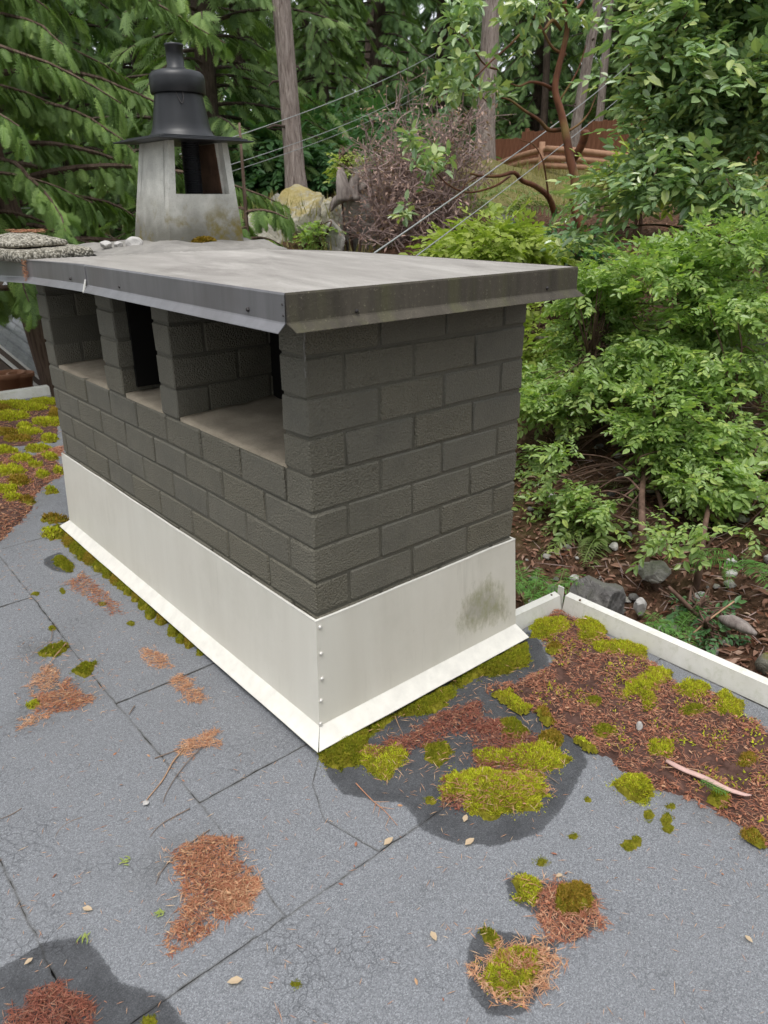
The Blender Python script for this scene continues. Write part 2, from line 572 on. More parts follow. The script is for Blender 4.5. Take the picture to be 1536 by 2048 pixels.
def m_rock(name, col, moss=0.4, mosscol=(0.16, 0.15, 0.02), lichen=0.3):
    g = G(name)
    v = g.coord()
    n1 = g.noise(v, 3.5, 7, 0.68, 0.6)
    c0 = np.array(col)
    c = g.ramp(n1, [(0.3, tuple(c0 * 0.35)), (0.5, tuple(c0 * 0.85)), (0.7, tuple(c0 * 1.25))])
    c = g.mix(g.ramp(g.noise(v, 9, 5, 0.7), [(0.55, 0.0), (0.7, lichen)]), c, (0.5, 0.49, 0.42))
    nz = g.n('ShaderNodeSeparateXYZ', Vector=g.n('ShaderNodeNewGeometry').outputs['Normal']).outputs[2]
    mm = g.ramp(g.math('ADD', g.math('MULTIPLY', nz, 0.35), g.noise(v, 2.6, 6, 0.7)), [(0.70, 0.0), (0.82, moss)])
    c = g.mix(mm, c, mosscol)
    return g.bsdf(c, 0.9, g.bump(n1, 0.9, 0.06), spec=0.2)

def m_ground():
    g = G('forest_floor')
    v = g.coord()
    a = g.noise(v, 2.2, 7, 0.7)
    b = g.noise(v, 18, 6, 0.72)
    c = g.ramp(b, [(0.28, (0.028, 0.018, 0.012)), (0.48, (0.085, 0.048, 0.03)), (0.6, (0.15, 0.085, 0.055)), (0.74, (0.24, 0.17, 0.125))])
    c = g.mix(g.ramp(a, [(0.52, 0.0), (0.66, 0.7)]), c, (0.06, 0.06, 0.018))
    gr = g.math('ADD', g.attr('grass'), g.math('MULTIPLY', g.math('SUBTRACT', a, 0.5), 0.9))
    c = g.mix(g.ramp(gr, [(0.4, 0.0), (0.6, 1.0)]), c, g.ramp(b, [(0.3, (0.10, 0.10, 0.032)), (0.7, (0.30, 0.26, 0.11))]))
    return g.bsdf(c, 0.95, g.bump(b, 0.9, 0.06), spec=0.1)

def m_wood(name, dark, light, stretch=(1, 1, 0.1), scale=30, rough=0.75):
    g = G(name)
    v = g.coord(stretch)
    n1 = g.noise(v, scale, 5, 0.65)
    orr = g.objrand()
    c = g.ramp(n1, [(0.3, dark), (0.7, light)])
    c = g.mix(g.ramp(orr, [(0.0, 0.0), (1.0, 0.35)]), c, tuple(np.array(dark) * 0.8))
    return g.bsdf(c, rough, g.bump(n1, 0.3, 0.004), spec=0.25)

MAT = {}
MAT['roofing'] = m_roofing()
MAT['deck'] = plain_mat('bitumen_deck', (0.02, 0.02, 0.021), 0.9)
MAT['brick'] = m_brick('painted_brick', (0.147, 0.139, 0.114))
MAT['mortar'] = m_brick('painted_mortar', (0.106, 0.101, 0.084), True)
MAT['flash'] = m_white_flashing('cream_flashing', True)
MAT['apron'] = plain_mat('cream_apron', (0.715, 0.69, 0.628), 0.45, 0, 0.45, 0.10, 20)
MAT['parapet'] = m_parapet()
MAT['cap_top'] = m_cap_top()
MAT['cap_left'] = m_cap_side('cap_brown_metal', False)
MAT['cap_front'] = m_cap_side('cap_weathered_metal', True)
MAT['screw'] = plain_mat('screw_head', (0.62, 0.60, 0.56), 0.35, 0.3, 0.5)
MAT['dark_screw'] = plain_mat('dark_screw_head', (0.05, 0.045, 0.045), 0.4, 0.5)
MAT['ledge'] = m_concrete('ledge_concrete', (0.37, 0.315, 0.24))
MAT['pot'] = m_concrete('pot_concrete', (0.60, 0.59, 0.545), dirt_z=(0.04, 0.24))
MAT['crown'] = m_concrete('crown_mortar', (0.27, 0.255, 0.235))
MAT['agg'] = m_concrete('aggregate_slab', (0.43, 0.40, 0.33), agg=120)
MAT['black'] = plain_mat('black_plastic', (0.017, 0.018, 0.021), 0.42, 0, 0.5, 0.25, 5, 0.04, 30)
MAT['rust'] = plain_mat('rust_stained_concrete', (0.10, 0.055, 0.035), 0.9, 0, 0.2, 0.6, 9)
MAT['moss'] = leaf_mat('moss_bright', [(0.314, 0.296, 0.022), (0.604, 0.628, 0.035), (0.483, 0.554, 0.035), (0.749, 0.739, 0.078), (0.362, 0.246, 0.047), (0.555, 0.592, 0.031)], 0.8, 0.1, 0.3, patch=(0.26, 0.17, 0.03))
MAT['moss_dark'] = leaf_mat('moss_dark', [(0.161, 0.188, 0.013), (0.276, 0.296, 0.02), (0.218, 0.218, 0.018), (0.368, 0.375, 0.028)], 0.85, 0.1, 0.2, patch=(0.26, 0.17, 0.03))
MAT['moss_gold'] = leaf_mat('moss_golden', [(0.17, 0.13, 0.014), (0.38, 0.24, 0.04), (0.24, 0.20, 0.018), (0.50, 0.30, 0.08)], 0.85, 0.1, 0.2)
MAT['moss_bed'] = plain_mat('moss_cushion', (0.17, 0.155, 0.016), 0.95, 0, 0.1, 0.5, 60, 0.8, 260, 0.004)
MAT['needle'] = leaf_mat('dry_needles', [(0.367, 0.133, 0.075), (0.477, 0.226, 0.12), (0.294, 0.092, 0.055), (0.551, 0.339, 0.19), (0.414, 0.175, 0.1)], 0.65, 0.3, 0.1)
MAT['needle_dark'] = leaf_mat('dark_needles', [(0.24, 0.075, 0.05), (0.33, 0.12, 0.075), (0.17, 0.05, 0.035), (0.42, 0.22, 0.14)], 0.65, 0.3, 0.1)
MAT['needle_tan'] = leaf_mat('tan_needles', [(0.52, 0.26, 0.14), (0.63, 0.37, 0.22), (0.46, 0.20, 0.11), (0.70, 0.50, 0.32)], 0.65, 0.3, 0.1)
MAT['needle_dull'] = leaf_mat('dull_litter', [(0.4, 0.15, 0.085), (0.5, 0.23, 0.14), (0.27, 0.095, 0.06), (0.58, 0.34, 0.21), (0.43, 0.17, 0.1), (0.2, 0.07, 0.045)], 0.75, 0.25, 0.08)
MAT['litter_bed'] = plain_mat('litter_mould', (0.09, 0.05, 0.04), 0.95, 0, 0.1, 0.5, 40, 0.8, 200, 0.004)
MAT['twig'] = plain_mat('twig_bark', (0.21, 0.155, 0.12), 0.8, 0, 0.2, 0.3, 40)
MAT['twig_tan'] = plain_mat('twig_tan_bark', (0.40, 0.25, 0.155), 0.8, 0, 0.2, 0.3, 60)
MAT['bark_strip'] = plain_mat('peeled_bark', (0.55, 0.36, 0.32), 0.6, 0, 0.3, 0.2, 20)
MAT['white_stone'] = m_concrete('pale_stone', (0.52, 0.50, 0.48))
MAT['pale_leaf'] = leaf_mat('fallen_leaves', [(0.55, 0.40, 0.26), (0.42, 0.17, 0.10), (0.62, 0.52, 0.36), (0.35, 0.11, 0.07)], 0.6, 0.3, 0.2)
MAT['ground'] = m_ground()
MAT['fir_bark'] = bark_mat('fir_bark', (0.15, 0.112, 0.096), (0.50, 0.42, 0.375), 30, 0.12, 1.0, 0.05, 0.95)
MAT['dark_bark'] = bark_mat('dark_bark', (0.035, 0.026, 0.02), (0.12, 0.09, 0.07), 16, 0.2)
MAT['cedar_bark'] = bark_mat('cedar_bark', (0.055, 0.034, 0.025), (0.2, 0.14, 0.105), 20, 0.12)
MAT['madrona_bark'] = bark_mat('red_bark', (0.06, 0.024, 0.016), (0.20, 0.078, 0.038), 7, 0.5, 0.4, 0.01, 0.55, (0.24, 0.165, 0.06))
MAT['shrub_bark'] = bark_mat('shrub_bark', (0.06, 0.035, 0.025), (0.20, 0.125, 0.095), 14, 0.3, 0.4, 0.01)
MAT['cedar'] = leaf_mat('cedar_sprays', [(0.075, 0.133, 0.039), (0.142, 0.236, 0.067), (0.2, 0.315, 0.084), (0.281, 0.416, 0.113), (0.412, 0.567, 0.159)], 0.55, 0.4, 0.33, True)
MAT['conifer'] = leaf_mat('conifer_sprays', [(0.062, 0.118, 0.044), (0.111, 0.2, 0.069), (0.161, 0.272, 0.088), (0.26, 0.389, 0.125)], 0.6, 0.35, 0.3, True)
MAT['hemlock'] = leaf_mat('hemlock_sprays', [(0.087, 0.151, 0.052), (0.149, 0.24, 0.079), (0.217, 0.323, 0.105), (0.321, 0.441, 0.151)], 0.6, 0.35, 0.35, True)
MAT['shrub_leaf'] = leaf_mat('shrub_leaves', [(0.219, 0.336, 0.105), (0.322, 0.456, 0.146), (0.265, 0.392, 0.125), (0.397, 0.528, 0.174), (0.248, 0.364, 0.132), (0.473, 0.565, 0.152), (0.341, 0.473, 0.167)], 0.36, 0.6, 0.42)
MAT['glossy_leaf'] = leaf_mat('glossy_leaves', [(0.202, 0.318, 0.155), (0.302, 0.425, 0.219), (0.253, 0.366, 0.183), (0.383, 0.502, 0.256), (0.484, 0.54, 0.202), (0.282, 0.406, 0.21)], 0.24, 0.9, 0.28)
MAT['lime_leaf'] = leaf_mat('lime_leaves', [(0.266, 0.355, 0.072), (0.382, 0.459, 0.1), (0.324, 0.402, 0.088), (0.449, 0.507, 0.136)], 0.45, 0.4, 0.4)
MAT['dark_leaf'] = leaf_mat('dark_broad_leaves', [(0.064, 0.154, 0.054), (0.108, 0.226, 0.082), (0.082, 0.19, 0.072), (0.154, 0.288, 0.1)], 0.45, 0.45, 0.3)
MAT['fern'] = leaf_mat('fern_fronds', [(0.140, 0.210, 0.056), (0.210, 0.280, 0.091), (0.168, 0.238, 0.070), (0.266, 0.308, 0.126)], 0.55, 0.3, 0.35)
MAT['fern_green'] = leaf_mat('fern_green_fronds', [(0.105, 0.240, 0.053), (0.165, 0.330, 0.075), (0.135, 0.285, 0.060)], 0.55, 0.3, 0.35)
MAT['dead_leaf'] = leaf_mat('dead_leaves', [(0.375, 0.247, 0.203), (0.540, 0.390, 0.330), (0.285, 0.180, 0.150), (0.660, 0.465, 0.405)], 0.8, 0.2, 0.2)
MAT['dead_twig'] = plain_mat('dead_twigs', (0.30, 0.22, 0.20), 0.85, 0, 0.2, 0.3, 10)
MAT['floor_leaf'] = leaf_mat('leaf_litter', [(0.208, 0.098, 0.058), (0.130, 0.058, 0.039), (0.338, 0.202, 0.143), (0.247, 0.130, 0.091), (0.442, 0.319, 0.247)], 0.8, 0.2, 0.1)
MAT['grass'] = leaf_mat('dry_grass', [(0.22, 0.20, 0.07), (0.36, 0.30, 0.13), (0.16, 0.18, 0.05), (0.43, 0.35, 0.17)], 0.7, 0.2, 0.3)
MAT['rock'] = m_rock('grey_rock', (0.42, 0.40, 0.37), 0.35, (0.10, 0.10, 0.02))
MAT['mossy_rock'] = m_rock('mossy_rock', (0.46, 0.43, 0.35), 0.6, (0.30, 0.22, 0.016), 0.7)
MAT['dark_rock'] = m_rock('dark_boulder', (0.19, 0.18, 0.175), 0.25, (0.06, 0.07, 0.02), 0.25)
MAT['moss_rock'] = m_rock('moss_covered_rock', (0.22, 0.21, 0.17), 1.0, (0.12, 0.11, 0.015), 0.1)
MAT['driftwood'] = bark_mat('weathered_wood', (0.13, 0.105, 0.095), (0.40, 0.35, 0.32), 12, 0.2, 0.7, 0.02)
MAT['fence'] = m_wood('fence_board', (0.20, 0.082, 0.045), (0.34, 0.155, 0.09))
MAT['log'] = m_wood('peeled_log', (0.30, 0.155, 0.09), (0.46, 0.28, 0.185), (1, 1, 1), 14)
MAT['wire'] = plain_mat('cable_sheath', (0.30, 0.31, 0.31), 0.5)
MAT['shake'] = m_wood('roof_shake', (0.15, 0.135, 0.14), (0.30, 0.275, 0.28), (1, 1, 1), 20, 0.9)
MAT['shingle'] = m_wood('pale_shingle', (0.30, 0.31, 0.32), (0.5, 0.51, 0.53), (1, 1, 1), 16, 0.7)
MAT['house_wall'] = plain_mat('house_siding', (0.09, 0.065, 0.05), 0.8)
MAT['white_trim'] = plain_mat('white_trim', (0.72, 0.71, 0.68), 0.5)
MAT['glass'] = plain_mat('dark_glass', (0.02, 0.025, 0.03), 0.08, 0, 0.6)
MAT['clay'] = plain_mat('terracotta', (0.38, 0.18, 0.10), 0.8)
MAT['near_black'] = plain_mat('near_black_surface', (0.012, 0.011, 0.010), 0.95, 0, 0.1)  # near black, also for the painted shade in the chimney openings

# ------------------------------------------------------------------ the ground: hillside round the house
_cp = [at_d(550, 462, 10), at_d(700, 492, 10), at_d(590, 405, 12), at_d(970, 330, 15), at_d(1000, 346, 16), at_d(1100, 400, 13),
       at_d(1150, 500, 8), at_d(1180, 1200, 3.5), at_d(1330, 1200, 3.5), at_d(1450, 850, 5), at_d(1520, 1330, 2.9), at_d(1520, 600, 8),
       at_d(1300, 335, 21), at_d(1050, 330, 23), at_d(900, 480, 9)]
_cp += [np.array(p, float) for p in [(1.1, 6.2, -1.6), (1.4, 12, -1.9), (0, 8, -2.4), (-4, 10, -3.2), (-10, 5, -3.6), (-10, -10, -3.2), (3, -6, -1.2),
        (8, -4, 0.2), (15, -5, 1.4), (30, 10, 3.6), (30, 30, 4.5), (10, 30, 1.8), (0, 30, -1.2), (-20, 30, -3), (2.6, 5, -0.6), (2.6, 2.6, -0.7),
        (0, -3, -2.2), (-2, 2, -3.0), (60, 0, 9), (60, 60, 9), (0, 60, 1), (-60, 0, -4), (-60, 60, -3), (0, -60, -2), (60, -60, 5), (-60, -60, -4), (3.4, 8.5, 0.2)]]
_cp = np.array(_cp)
def _rbf(d):
    return np.sqrt(d * d + 0.25)
_K = _rbf(np.linalg.norm(_cp[:, None, :2] - _cp[None, :, :2], axis=2))
_n = len(_cp)
_A = np.zeros((_n + 1, _n + 1)); _A[:_n, :_n] = _K; _A[_n, :_n] = 1; _A[:_n, _n] = 1
_W = np.linalg.solve(_A, np.append(_cp[:, 2], 0))
def ground_z(P):
    P = np.atleast_2d(np.asarray(P, float))[:, :2]
    out = np.zeros(len(P))
    for i in range(0, len(P), 20000):
        q = P[i:i + 20000]
        out[i:i + 20000] = _rbf(np.linalg.norm(q[:, None] - _cp[None, :, :2], axis=2)) @ _W[:_n] + _W[_n]
    d = np.hypot(P[:, 0] - CX, P[:, 1] - CY)
    out += (fbm(P, 1.6, 5, 4) - 0.5) * 0.16 * np.clip(d / 4, 0.5, 2.5)
    ins = (P[:, 0] < 1.35) & (P[:, 1] < 5.3) & (P[:, 0] > -6)
    return np.where(ins, np.minimum(out, -0.85), out)

nr, na = 170, 300
rr = 1.0 * (95 / 1.0) ** np.linspace(0, 1, nr)
aa = np.linspace(0, 2 * math.pi, na, endpoint=False)
gx = (CX + rr[:, None] * np.cos(aa)).ravel(); gy = (CY + rr[:, None] * np.sin(aa)).ravel()
gP = np.column_stack([gx, gy]); gz = ground_z(gP)
k = np.arange(na)
gF = np.concatenate([np.stack([i * na + k, (i + 1) * na + k, (i + 1) * na + (k + 1) % na, i * na + (k + 1) % na], 1) for i in range(nr - 1)])
az = np.degrees(np.arctan2(gy - CY, gx - CX)); dd = np.hypot(gx - CX, gy - CY)
grass_a = np.clip((dd - 9.5) / 4, 0, 1) * np.clip((50 - az) / 5, 0, 1) * np.clip((az + 30) / 5, 0, 1) * np.clip((24 - dd) / 5, 0, 1) * 0.8
tag(obj('ground', np.column_stack([gP, gz]), gF, MAT['ground'], smooth=True, attrs={'grass': grass_a}), kind='structure')

# ------------------------------------------------------------------ the flat roof: deck, rolled sheets with open seams
WET = [roof_poly(p) for p in [
    [(640, 1510), (660, 1560), (690, 1588), (760, 1603), (800, 1603), (828, 1628), (842, 1655), (900, 1683), (990, 1692), (1080, 1664), (1132, 1604), (1174, 1522), (1150, 1482), (1105, 1440), (1080, 1395), (1102, 1330), (1080, 1290), (1055, 1270), (840, 1400)],
    [(1012, 1760), (1040, 1745), (1080, 1765), (1150, 1762), (1190, 1790), (1198, 1850), (1150, 1885), (1115, 1880), (1085, 1845), (1050, 1815), (1020, 1800)],
    [(945, 1880), (965, 1858), (1020, 1868), (1080, 1880), (1118, 1885), (1100, 1935), (1085, 1985), (1040, 2030), (980, 2030), (942, 1990), (935, 1920)],
    [(-120, 2000), (20, 1925), (85, 1888), (160, 1874), (196, 1905), (240, 1965), (325, 1990), (380, 2060), (340, 2300), (-150, 2300)],
    [(90, 1115), (120, 1105), (150, 1130), (142, 1148), (105, 1140), (88, 1128)]
    ]]
DIRT = [roof_poly(p) for p in [
    [(330, 1690), (420, 1655), (480, 1690), (400, 1780), (330, 1860), (290, 1760)],
    [(1060, 1260), (1230, 1280), (1536, 1440), (1700, 1560), (1700, 1800), (1536, 1700), (1220, 1530), (1100, 1460)],
    [(60, 1290), (150, 1290), (200, 1400), (110, 1440), (40, 1450), (50, 1350)],
    [(-100, 800), (110, 795), (125, 900), (110, 990), (0, 1100), (-150, 1150)]]]
def roof_z(P):
    return RZ + (fbm(P, 2.2, 3, 3) - 0.5) * 0.012

roof = thing('roof', (-1.0, 1.0, RZ - 0.2), None, None)
roof['kind'] = 'structure'
MBd = MB()
for a, b in [((-6, -5, RZ - 0.2), (1.12, -0.02, RZ - 0.016)), ((-6, -0.02, RZ - 0.2), (0.80, 4.95, RZ - 0.017))]:
    MBd.add(box_v(a, b), BOXF)
obj('roof_deck', *MBd.get(), MAT['deck'], roof)

def sheet(xl, xr, y0, y1, step, dz, seed, tilt=(0, 0)):
    """One length of roofing with ragged edges; xl and xr are numbers or functions of y."""
    fl = xl if callable(xl) else (lambda y: np.full_like(y, xl))
    fr = xr if callable(xr) else (lambda y: np.full_like(y, xr))
    ny = max(3, int((y1 - y0) / step)); 
    wid = float(np.max(fr(np.array([y0, y1])) - fl(np.array([y0, y1]))))
    nx = max(3, int(wid / step))
    def edged(n, length):
        e = np.array([0.003, 0.007]) / length
        q = np.linspace(0, 1, n)
        return np.concatenate([[0], e, q[(q > 0.012 / length) & (q < 1 - 0.012 / length)], 1 - e[::-1], [1]])
    v, u = edged(ny, y1 - y0), edged(nx, max(wid, 0.1))
    ny, nx = len(v), len(u)
    Y = y0 + (y1 - y0) * v
    jx0 = (fbm(np.column_stack([Y, Y * 0 + seed]), 26, 11 + seed, 5, 0.7) - 0.5) * 0.011
    jx1 = (fbm(np.column_stack([Y, Y * 0 + seed + 7.3]), 26, 12 + seed, 5, 0.7) - 0.5) * 0.011
    L = fl(Y) + jx0 - 0.0002; R_ = fr(Y) + jx1 + 0.0002
    X = L[:, None] + (R_ - L)[:, None] * u
    Xl = X[0]
    jy0 = (fbm(np.column_stack([Xl, Xl * 0 + seed + 3.1]), 26, 13 + seed, 5, 0.7) - 0.5) * 0.011
    jy1 = (fbm(np.column_stack([Xl, Xl * 0 + seed + 5.7]), 26, 14 + seed, 5, 0.7) - 0.5) * 0.011
    YY = Y[:, None] + jy0 * (1 - v)[:, None] + jy1 * v[:, None] - 0.0002 * (1 - 2 * v)[:, None]
    P = np.column_stack([X.ravel(), YY.ravel()])
    z = roof_z(P) + dz + tilt[0] * np.tile(u, ny) + tilt[1] * np.repeat(v, nx)
    # the bulge where the sheet is dressed up round the foot of the chimney
    z += 0.018 * np.exp(-((P[:, 0] - 0.93) ** 2 / 0.008 + (P[:, 1] + 0.06) ** 2 / 0.006))
    V = np.column_stack([P, z])
    idx = np.arange(ny * nx).reshape(ny, nx)
    F = np.stack([idx[:-1, :-1], idx[:-1, 1:], idx[1:, 1:], idx[1:, :-1]], -1).reshape(-1, 4)
    ring = np.concatenate([idx[0, :], idx[1:, -1], idx[-1, -2::-1], idx[-2:0:-1, 0]])
    low = V[ring] - [0, 0, 0.012]
    n0 = len(V); m = len(ring); kk = np.arange(m)
    F2 = np.stack([ring, n0 + kk, n0 + (kk + 1) % m, ring[(kk + 1) % m]], 1)
    wet = np.zeros(len(V)); dirt = np.zeros(len(V))
    for w in WET:
        wet = np.maximum(wet, np.clip(0.5 + poly_sd(P, w) / 0.05, 0, 1))
    for w in DIRT:
        dirt = np.maximum(dirt, np.clip(0.4 + poly_sd(P, w) / 0.16, 0, 1) * np.clip(1.6 * fbm(P, 16, 31, 5, 0.7) - 0.45, 0, 1))
    em = np.minimum(np.minimum(np.tile(u, ny), 1 - np.tile(u, ny)) * wid, np.minimum(np.repeat(v, nx), 1 - np.repeat(v, nx)) * (y1 - y0))
    dirt = np.maximum(dirt, np.clip(1.1 - em / 0.0045, 0, 1) * np.clip(0.0 + 1.35 * fbm(P, 40, 51 + seed, 3), 0, 1.0))
    wet = np.concatenate([wet, wet[ring]]); dirt = np.concatenate([dirt, np.clip(dirt[ring] + 0.5, 0, 1)])
    o = obj('roofing_sheet', np.vstack([V, low]), [F, F2], MAT['roofing'], roof, attrs={'wet': wet, 'dirt': dirt})
    return o

def seam_v(y):
    return np.interp(y, [-0.437, -0.43, -0.26, -0.14, -0.06, 0.0], [-0.145, -0.145, -0.185, -0.135, -0.05, 0.06])
s1 = lambda y: np.interp(y, [-0.44, -0.27, -0.09, 0.24, 0.53, 0.76, 1.36, 1.92, 5], [-0.415, -0.409, -0.399, -0.395, -0.395, -0.391, -0.372, -0.36, -0.30])
sheet(-2.0, 1.115, -2.0, -0.4318, 0.012, 0.000, 1)
sheet(-0.845, s1, -0.4305, 0.6695, 0.012, 0.0015, 2)
sheet(s1, seam_v, -0.431, -0.001, 0.012, -0.0012, 3)
sheet(s1, 0.06, 0.0, 0.545, 0.012, 0.0008, 4)
sheet(s1, 0.06, 0.548, 1.455, 0.014, 0.0028, 5)
sheet(s1, 0.06, 1.458, 2.0, 0.02, 0.0012, 6)
sheet(s1, 0.80, 2.001, 4.93, 0.035, 0.001, 7)
sheet(-0.842, s1, 0.671, 1.44, 0.016, -0.0006, 8)
sheet(-0.84, s1, 1.443, 4.93, 0.035, 0.0012, 9)
sheet(-2.0, -0.8455, -0.4308, 4.93, 0.02, 0.0, 10)
sheet(seam_v, 1.115, -0.431, -0.012, 0.012, 0.0005, 11)

# roof edge: cream metal, a box profile along the two edges with a mitred corner
def edge_run(pts, prof, close=False):
    """Sweep a (out, up) profile along a polyline on the level, mitred."""
    pts = np.asarray(pts, float)
    V, npf = [], len(prof)
    for i, p in enumerate(pts):
        d0 = pts[i] - pts[i - 1] if i else pts[1] - pts[0]
        d1 = pts[i + 1] - pts[i] if i < len(pts) - 1 else d0
        d0 = d0 / np.linalg.norm(d0); d1 = d1 / np.linalg.norm(d1)
        n0 = np.array([d0[1], -d0[0]]); n1 = np.array([d1[1], -d1[0]])
        m = n0 + n1; m /= np.linalg.norm(m); m /= (m @ n0)
        for a, z in prof:
            V.append([p[0] + m[0] * a, p[1] + m[1] * a, z])
    kk = np.arange(npf)
    F = np.concatenate([np.stack([i * npf + kk, (i + 1) * npf + kk, (i + 1) * npf + (kk + 1) % npf, i * npf + (kk + 1) % npf], 1) for i in range(len(pts) - 1)])
    F = [F, np.stack([kk[::-1], (len(pts) - 1) * npf + kk])]
    return np.array(V), F
C0 = at_z(1123, 1222, RZ)[:2]
Z0, Z1 = RZ - 0.005, RZ + 0.062
par = thing('roof_edge_flashing', (C0[0], C0[1], RZ), 'low cream metal edging along the right edge of the flat roof', 'roof edging')
prof = [(0.0, Z0), (0.012, Z1 - 0.006), (0.013, Z1), (0.040, Z1 + 0.006), (0.046, Z1), (0.046, Z1 - 0.20), (0.02, Z1 - 0.20), (0.006, Z0 - 0.01)]
obj('edge_metal', *edge_run([(C0[0] + 0.01, -5.0), (C0[0] + 0.004, -1.2), (C0[0], C0[1] - 0.0015)], prof), MAT['parapet'], par)
V, F = edge_run([(C0[0], C0[1]), (C0[0] - 0.27, C0[1] + 0.012)], prof)
obj('edge_metal', V, F, MAT['parapet'], par)
obj('corner_seam', box_v((C0[0] + 0.006, C0[1] + 0.006, Z0), (C0[0] + 0.012, C0[1] + 0.03, Z1 + 0.033)), BOXF, MAT['parapet'], par)
for px, py in [(1103, 1190), (1160, 1200)]:
    p = at_z(px, py, Z1 + 0.004)
    obj('screw', *lathe([(0.0001, p[2] + 0.003), (0.004, p[2] + 0.002), (0.0045, p[2] - 0.003)], 8, p[:2]), MAT['rust'], par)
back = thing('roof_edge_flashing', (0.4, 4.95, RZ), 'pale metal edging at the far end of the mossy roof, left of the chimney', 'roof edging')
obj('edge_metal', *edge_run([(0.86, 4.95), (0.2, 4.955), (-2.5, 4.95)][::-1], [(-0.0, Z0), (-0.012, Z1), (-0.075, Z1 + 0.004), (-0.085, Z1 - 0.2), (-0.02, Z1 - 0.2)][::-1]), MAT['parapet'], back)

# ------------------------------------------------------------------ the big chimney
W, L, ZT = 0.8088, 1.9591, 0.800
J0 = 0.0088                                           # lowest bed joint above the flashing
BL, BH, BD, MJ = 0.2345, 0.0925, 0.112, 0.0085        # block length, height, depth, joint
chim = thing('chimney', (W / 2, L / 2, RZ), 'wide chimney of dark painted blocks with three openings under a flat metal cap', 'chimney')
_bv = {}
def brick(x0, x1, y0, y1, z0, z1, seed):
    """A block; equal sizes share one of four meshes."""
    key = (round(x1 - x0, 3), round(y1 - y0, 3), round(z1 - z0, 3), seed % 4)
    if key not in _bv:
        V, F = bev_box(key[0], key[1], key[2], 0.0042, 0.0013, seed)
        _bv[key] = make_mesh('brick', V, F, MAT['brick'])
    o = bpy.data.objects.new('brick', _bv[key])
    base = origin_of(chim)
    r = rng(seed + 5000)
    o.location = Vector([float((x0 + x1) / 2 - base[0] + r.normal(0, 0.0006)), float((y0 + y1) / 2 - base[1] + r.normal(0, 0.0006)), float((z0 + z1) / 2 - base[2])])
    o.rotation_euler = (0, 0, float(r.normal(0, 0.002)))
    link(o, chim)

OPEN = [(0.115, 0.725), (0.842, 1.150), (1.305, 1.850)]          # along the left face
ZL = J0 + 4 * 0.1                                                 # the openings' sill
sd_ = 0
def wall_run(axis, fixed, a0, a1, z0, z1, lens, skip=()):
    """A course of blocks along an axis; fixed = (near, far) faces across it; LENS: break positions."""
    global sd_
    b = [a0] + [x for x in lens if a0 + 0.03 < x < a1 - 0.03] + [a1]
    for i in range(len(b) - 1):
        lo, hi = b[i] + (MJ / 2 if i else 0), b[i + 1] - (MJ / 2 if i < len(b) - 2 else 0)
        sd_ += 1
        if axis == 'y':
            brick(fixed[0], fixed[1], lo, hi, z0, z1, sd_)
        else:
            brick(lo, hi, fixed[0], fixed[1], z0, z1, sd_)
courses = [(J0 - 0.1, -1)] + [(J0 + 0.1 * i, i) for i in range(8)]
for z, i in courses:
    z0, z1 = z + MJ / 2, z + 0.1 - MJ / 2
    if i == 7:
        z1 = ZT
    even = i % 2 == 0
    jx = [0.1155 + 0.1175 + 0.2375 * n for n in range(-1, 4)] if not even else [0.2345 * n + 0.1155 for n in range(0, 4)]
    # front face (along x at y = 0): on even courses the left block's end shows first, on odd ones a whole block
    f0 = 0.112 + MJ if even else 0.0
    if even:
        fb = [0.112 + MJ / 2 + 0.2375 * n for n in range(1, 4)]
        wall_run('x', (0, BD), f0, W, z0, z1, fb)
    else:
        fb = [0.2325 + 0.2375 * n for n in range(0, 4)]
        wall_run('x', (0, BD), 0.0, W, z0, z1, fb)
    # left face (along y at x = 0)
    ly0 = 0.0 if even else BD + MJ
    lb = [0.231 + 0.2385 * n for n in range(0, 9)] if even else [0.108 + 0.2385 * n for n in range(1, 9)]
    if i < 4:
        wall_run('y', (0, BD), ly0, L, z0, z1, lb)
    else:
        ends = [(ly0, OPEN[0][0])] if even else []
        for a, b in ends:
            wall_run('y', (0, BD), a, b, z0, z1, [])
        # piers run in through the chimney: blocks along x
        for (pa, pb) in [(OPEN[0][1], OPEN[1][0]), (OPEN[1][1], OPEN[2][0]), (OPEN[2][1], L)]:
            br = [0.2325 + 0.2375 * n for n in range(3)] if not even else [0.115 + 0.2375 * n for n in range(3)]
            r = rng(900 + sd_)
            wall_run('x', (pa + r.normal(0, .0025), pb + r.normal(0, .0025)), 0.0, W - BD - MJ, z0, z1, br)
        if not even:
            pass
    # right and back faces
    wall_run('y', (W - BD, W), BD + MJ, L - (0 if i >= 4 or even else BD + MJ), z0, z1, [0.2 + 0.2375 * n for n in range(9)] if even else [0.32 + 0.2375 * n for n in range(9)])
    if i < 4:
        wall_run('x', (L - BD, L), BD + MJ, W - BD - MJ, z0, z1, [0.35] if even else [0.25, 0.49])

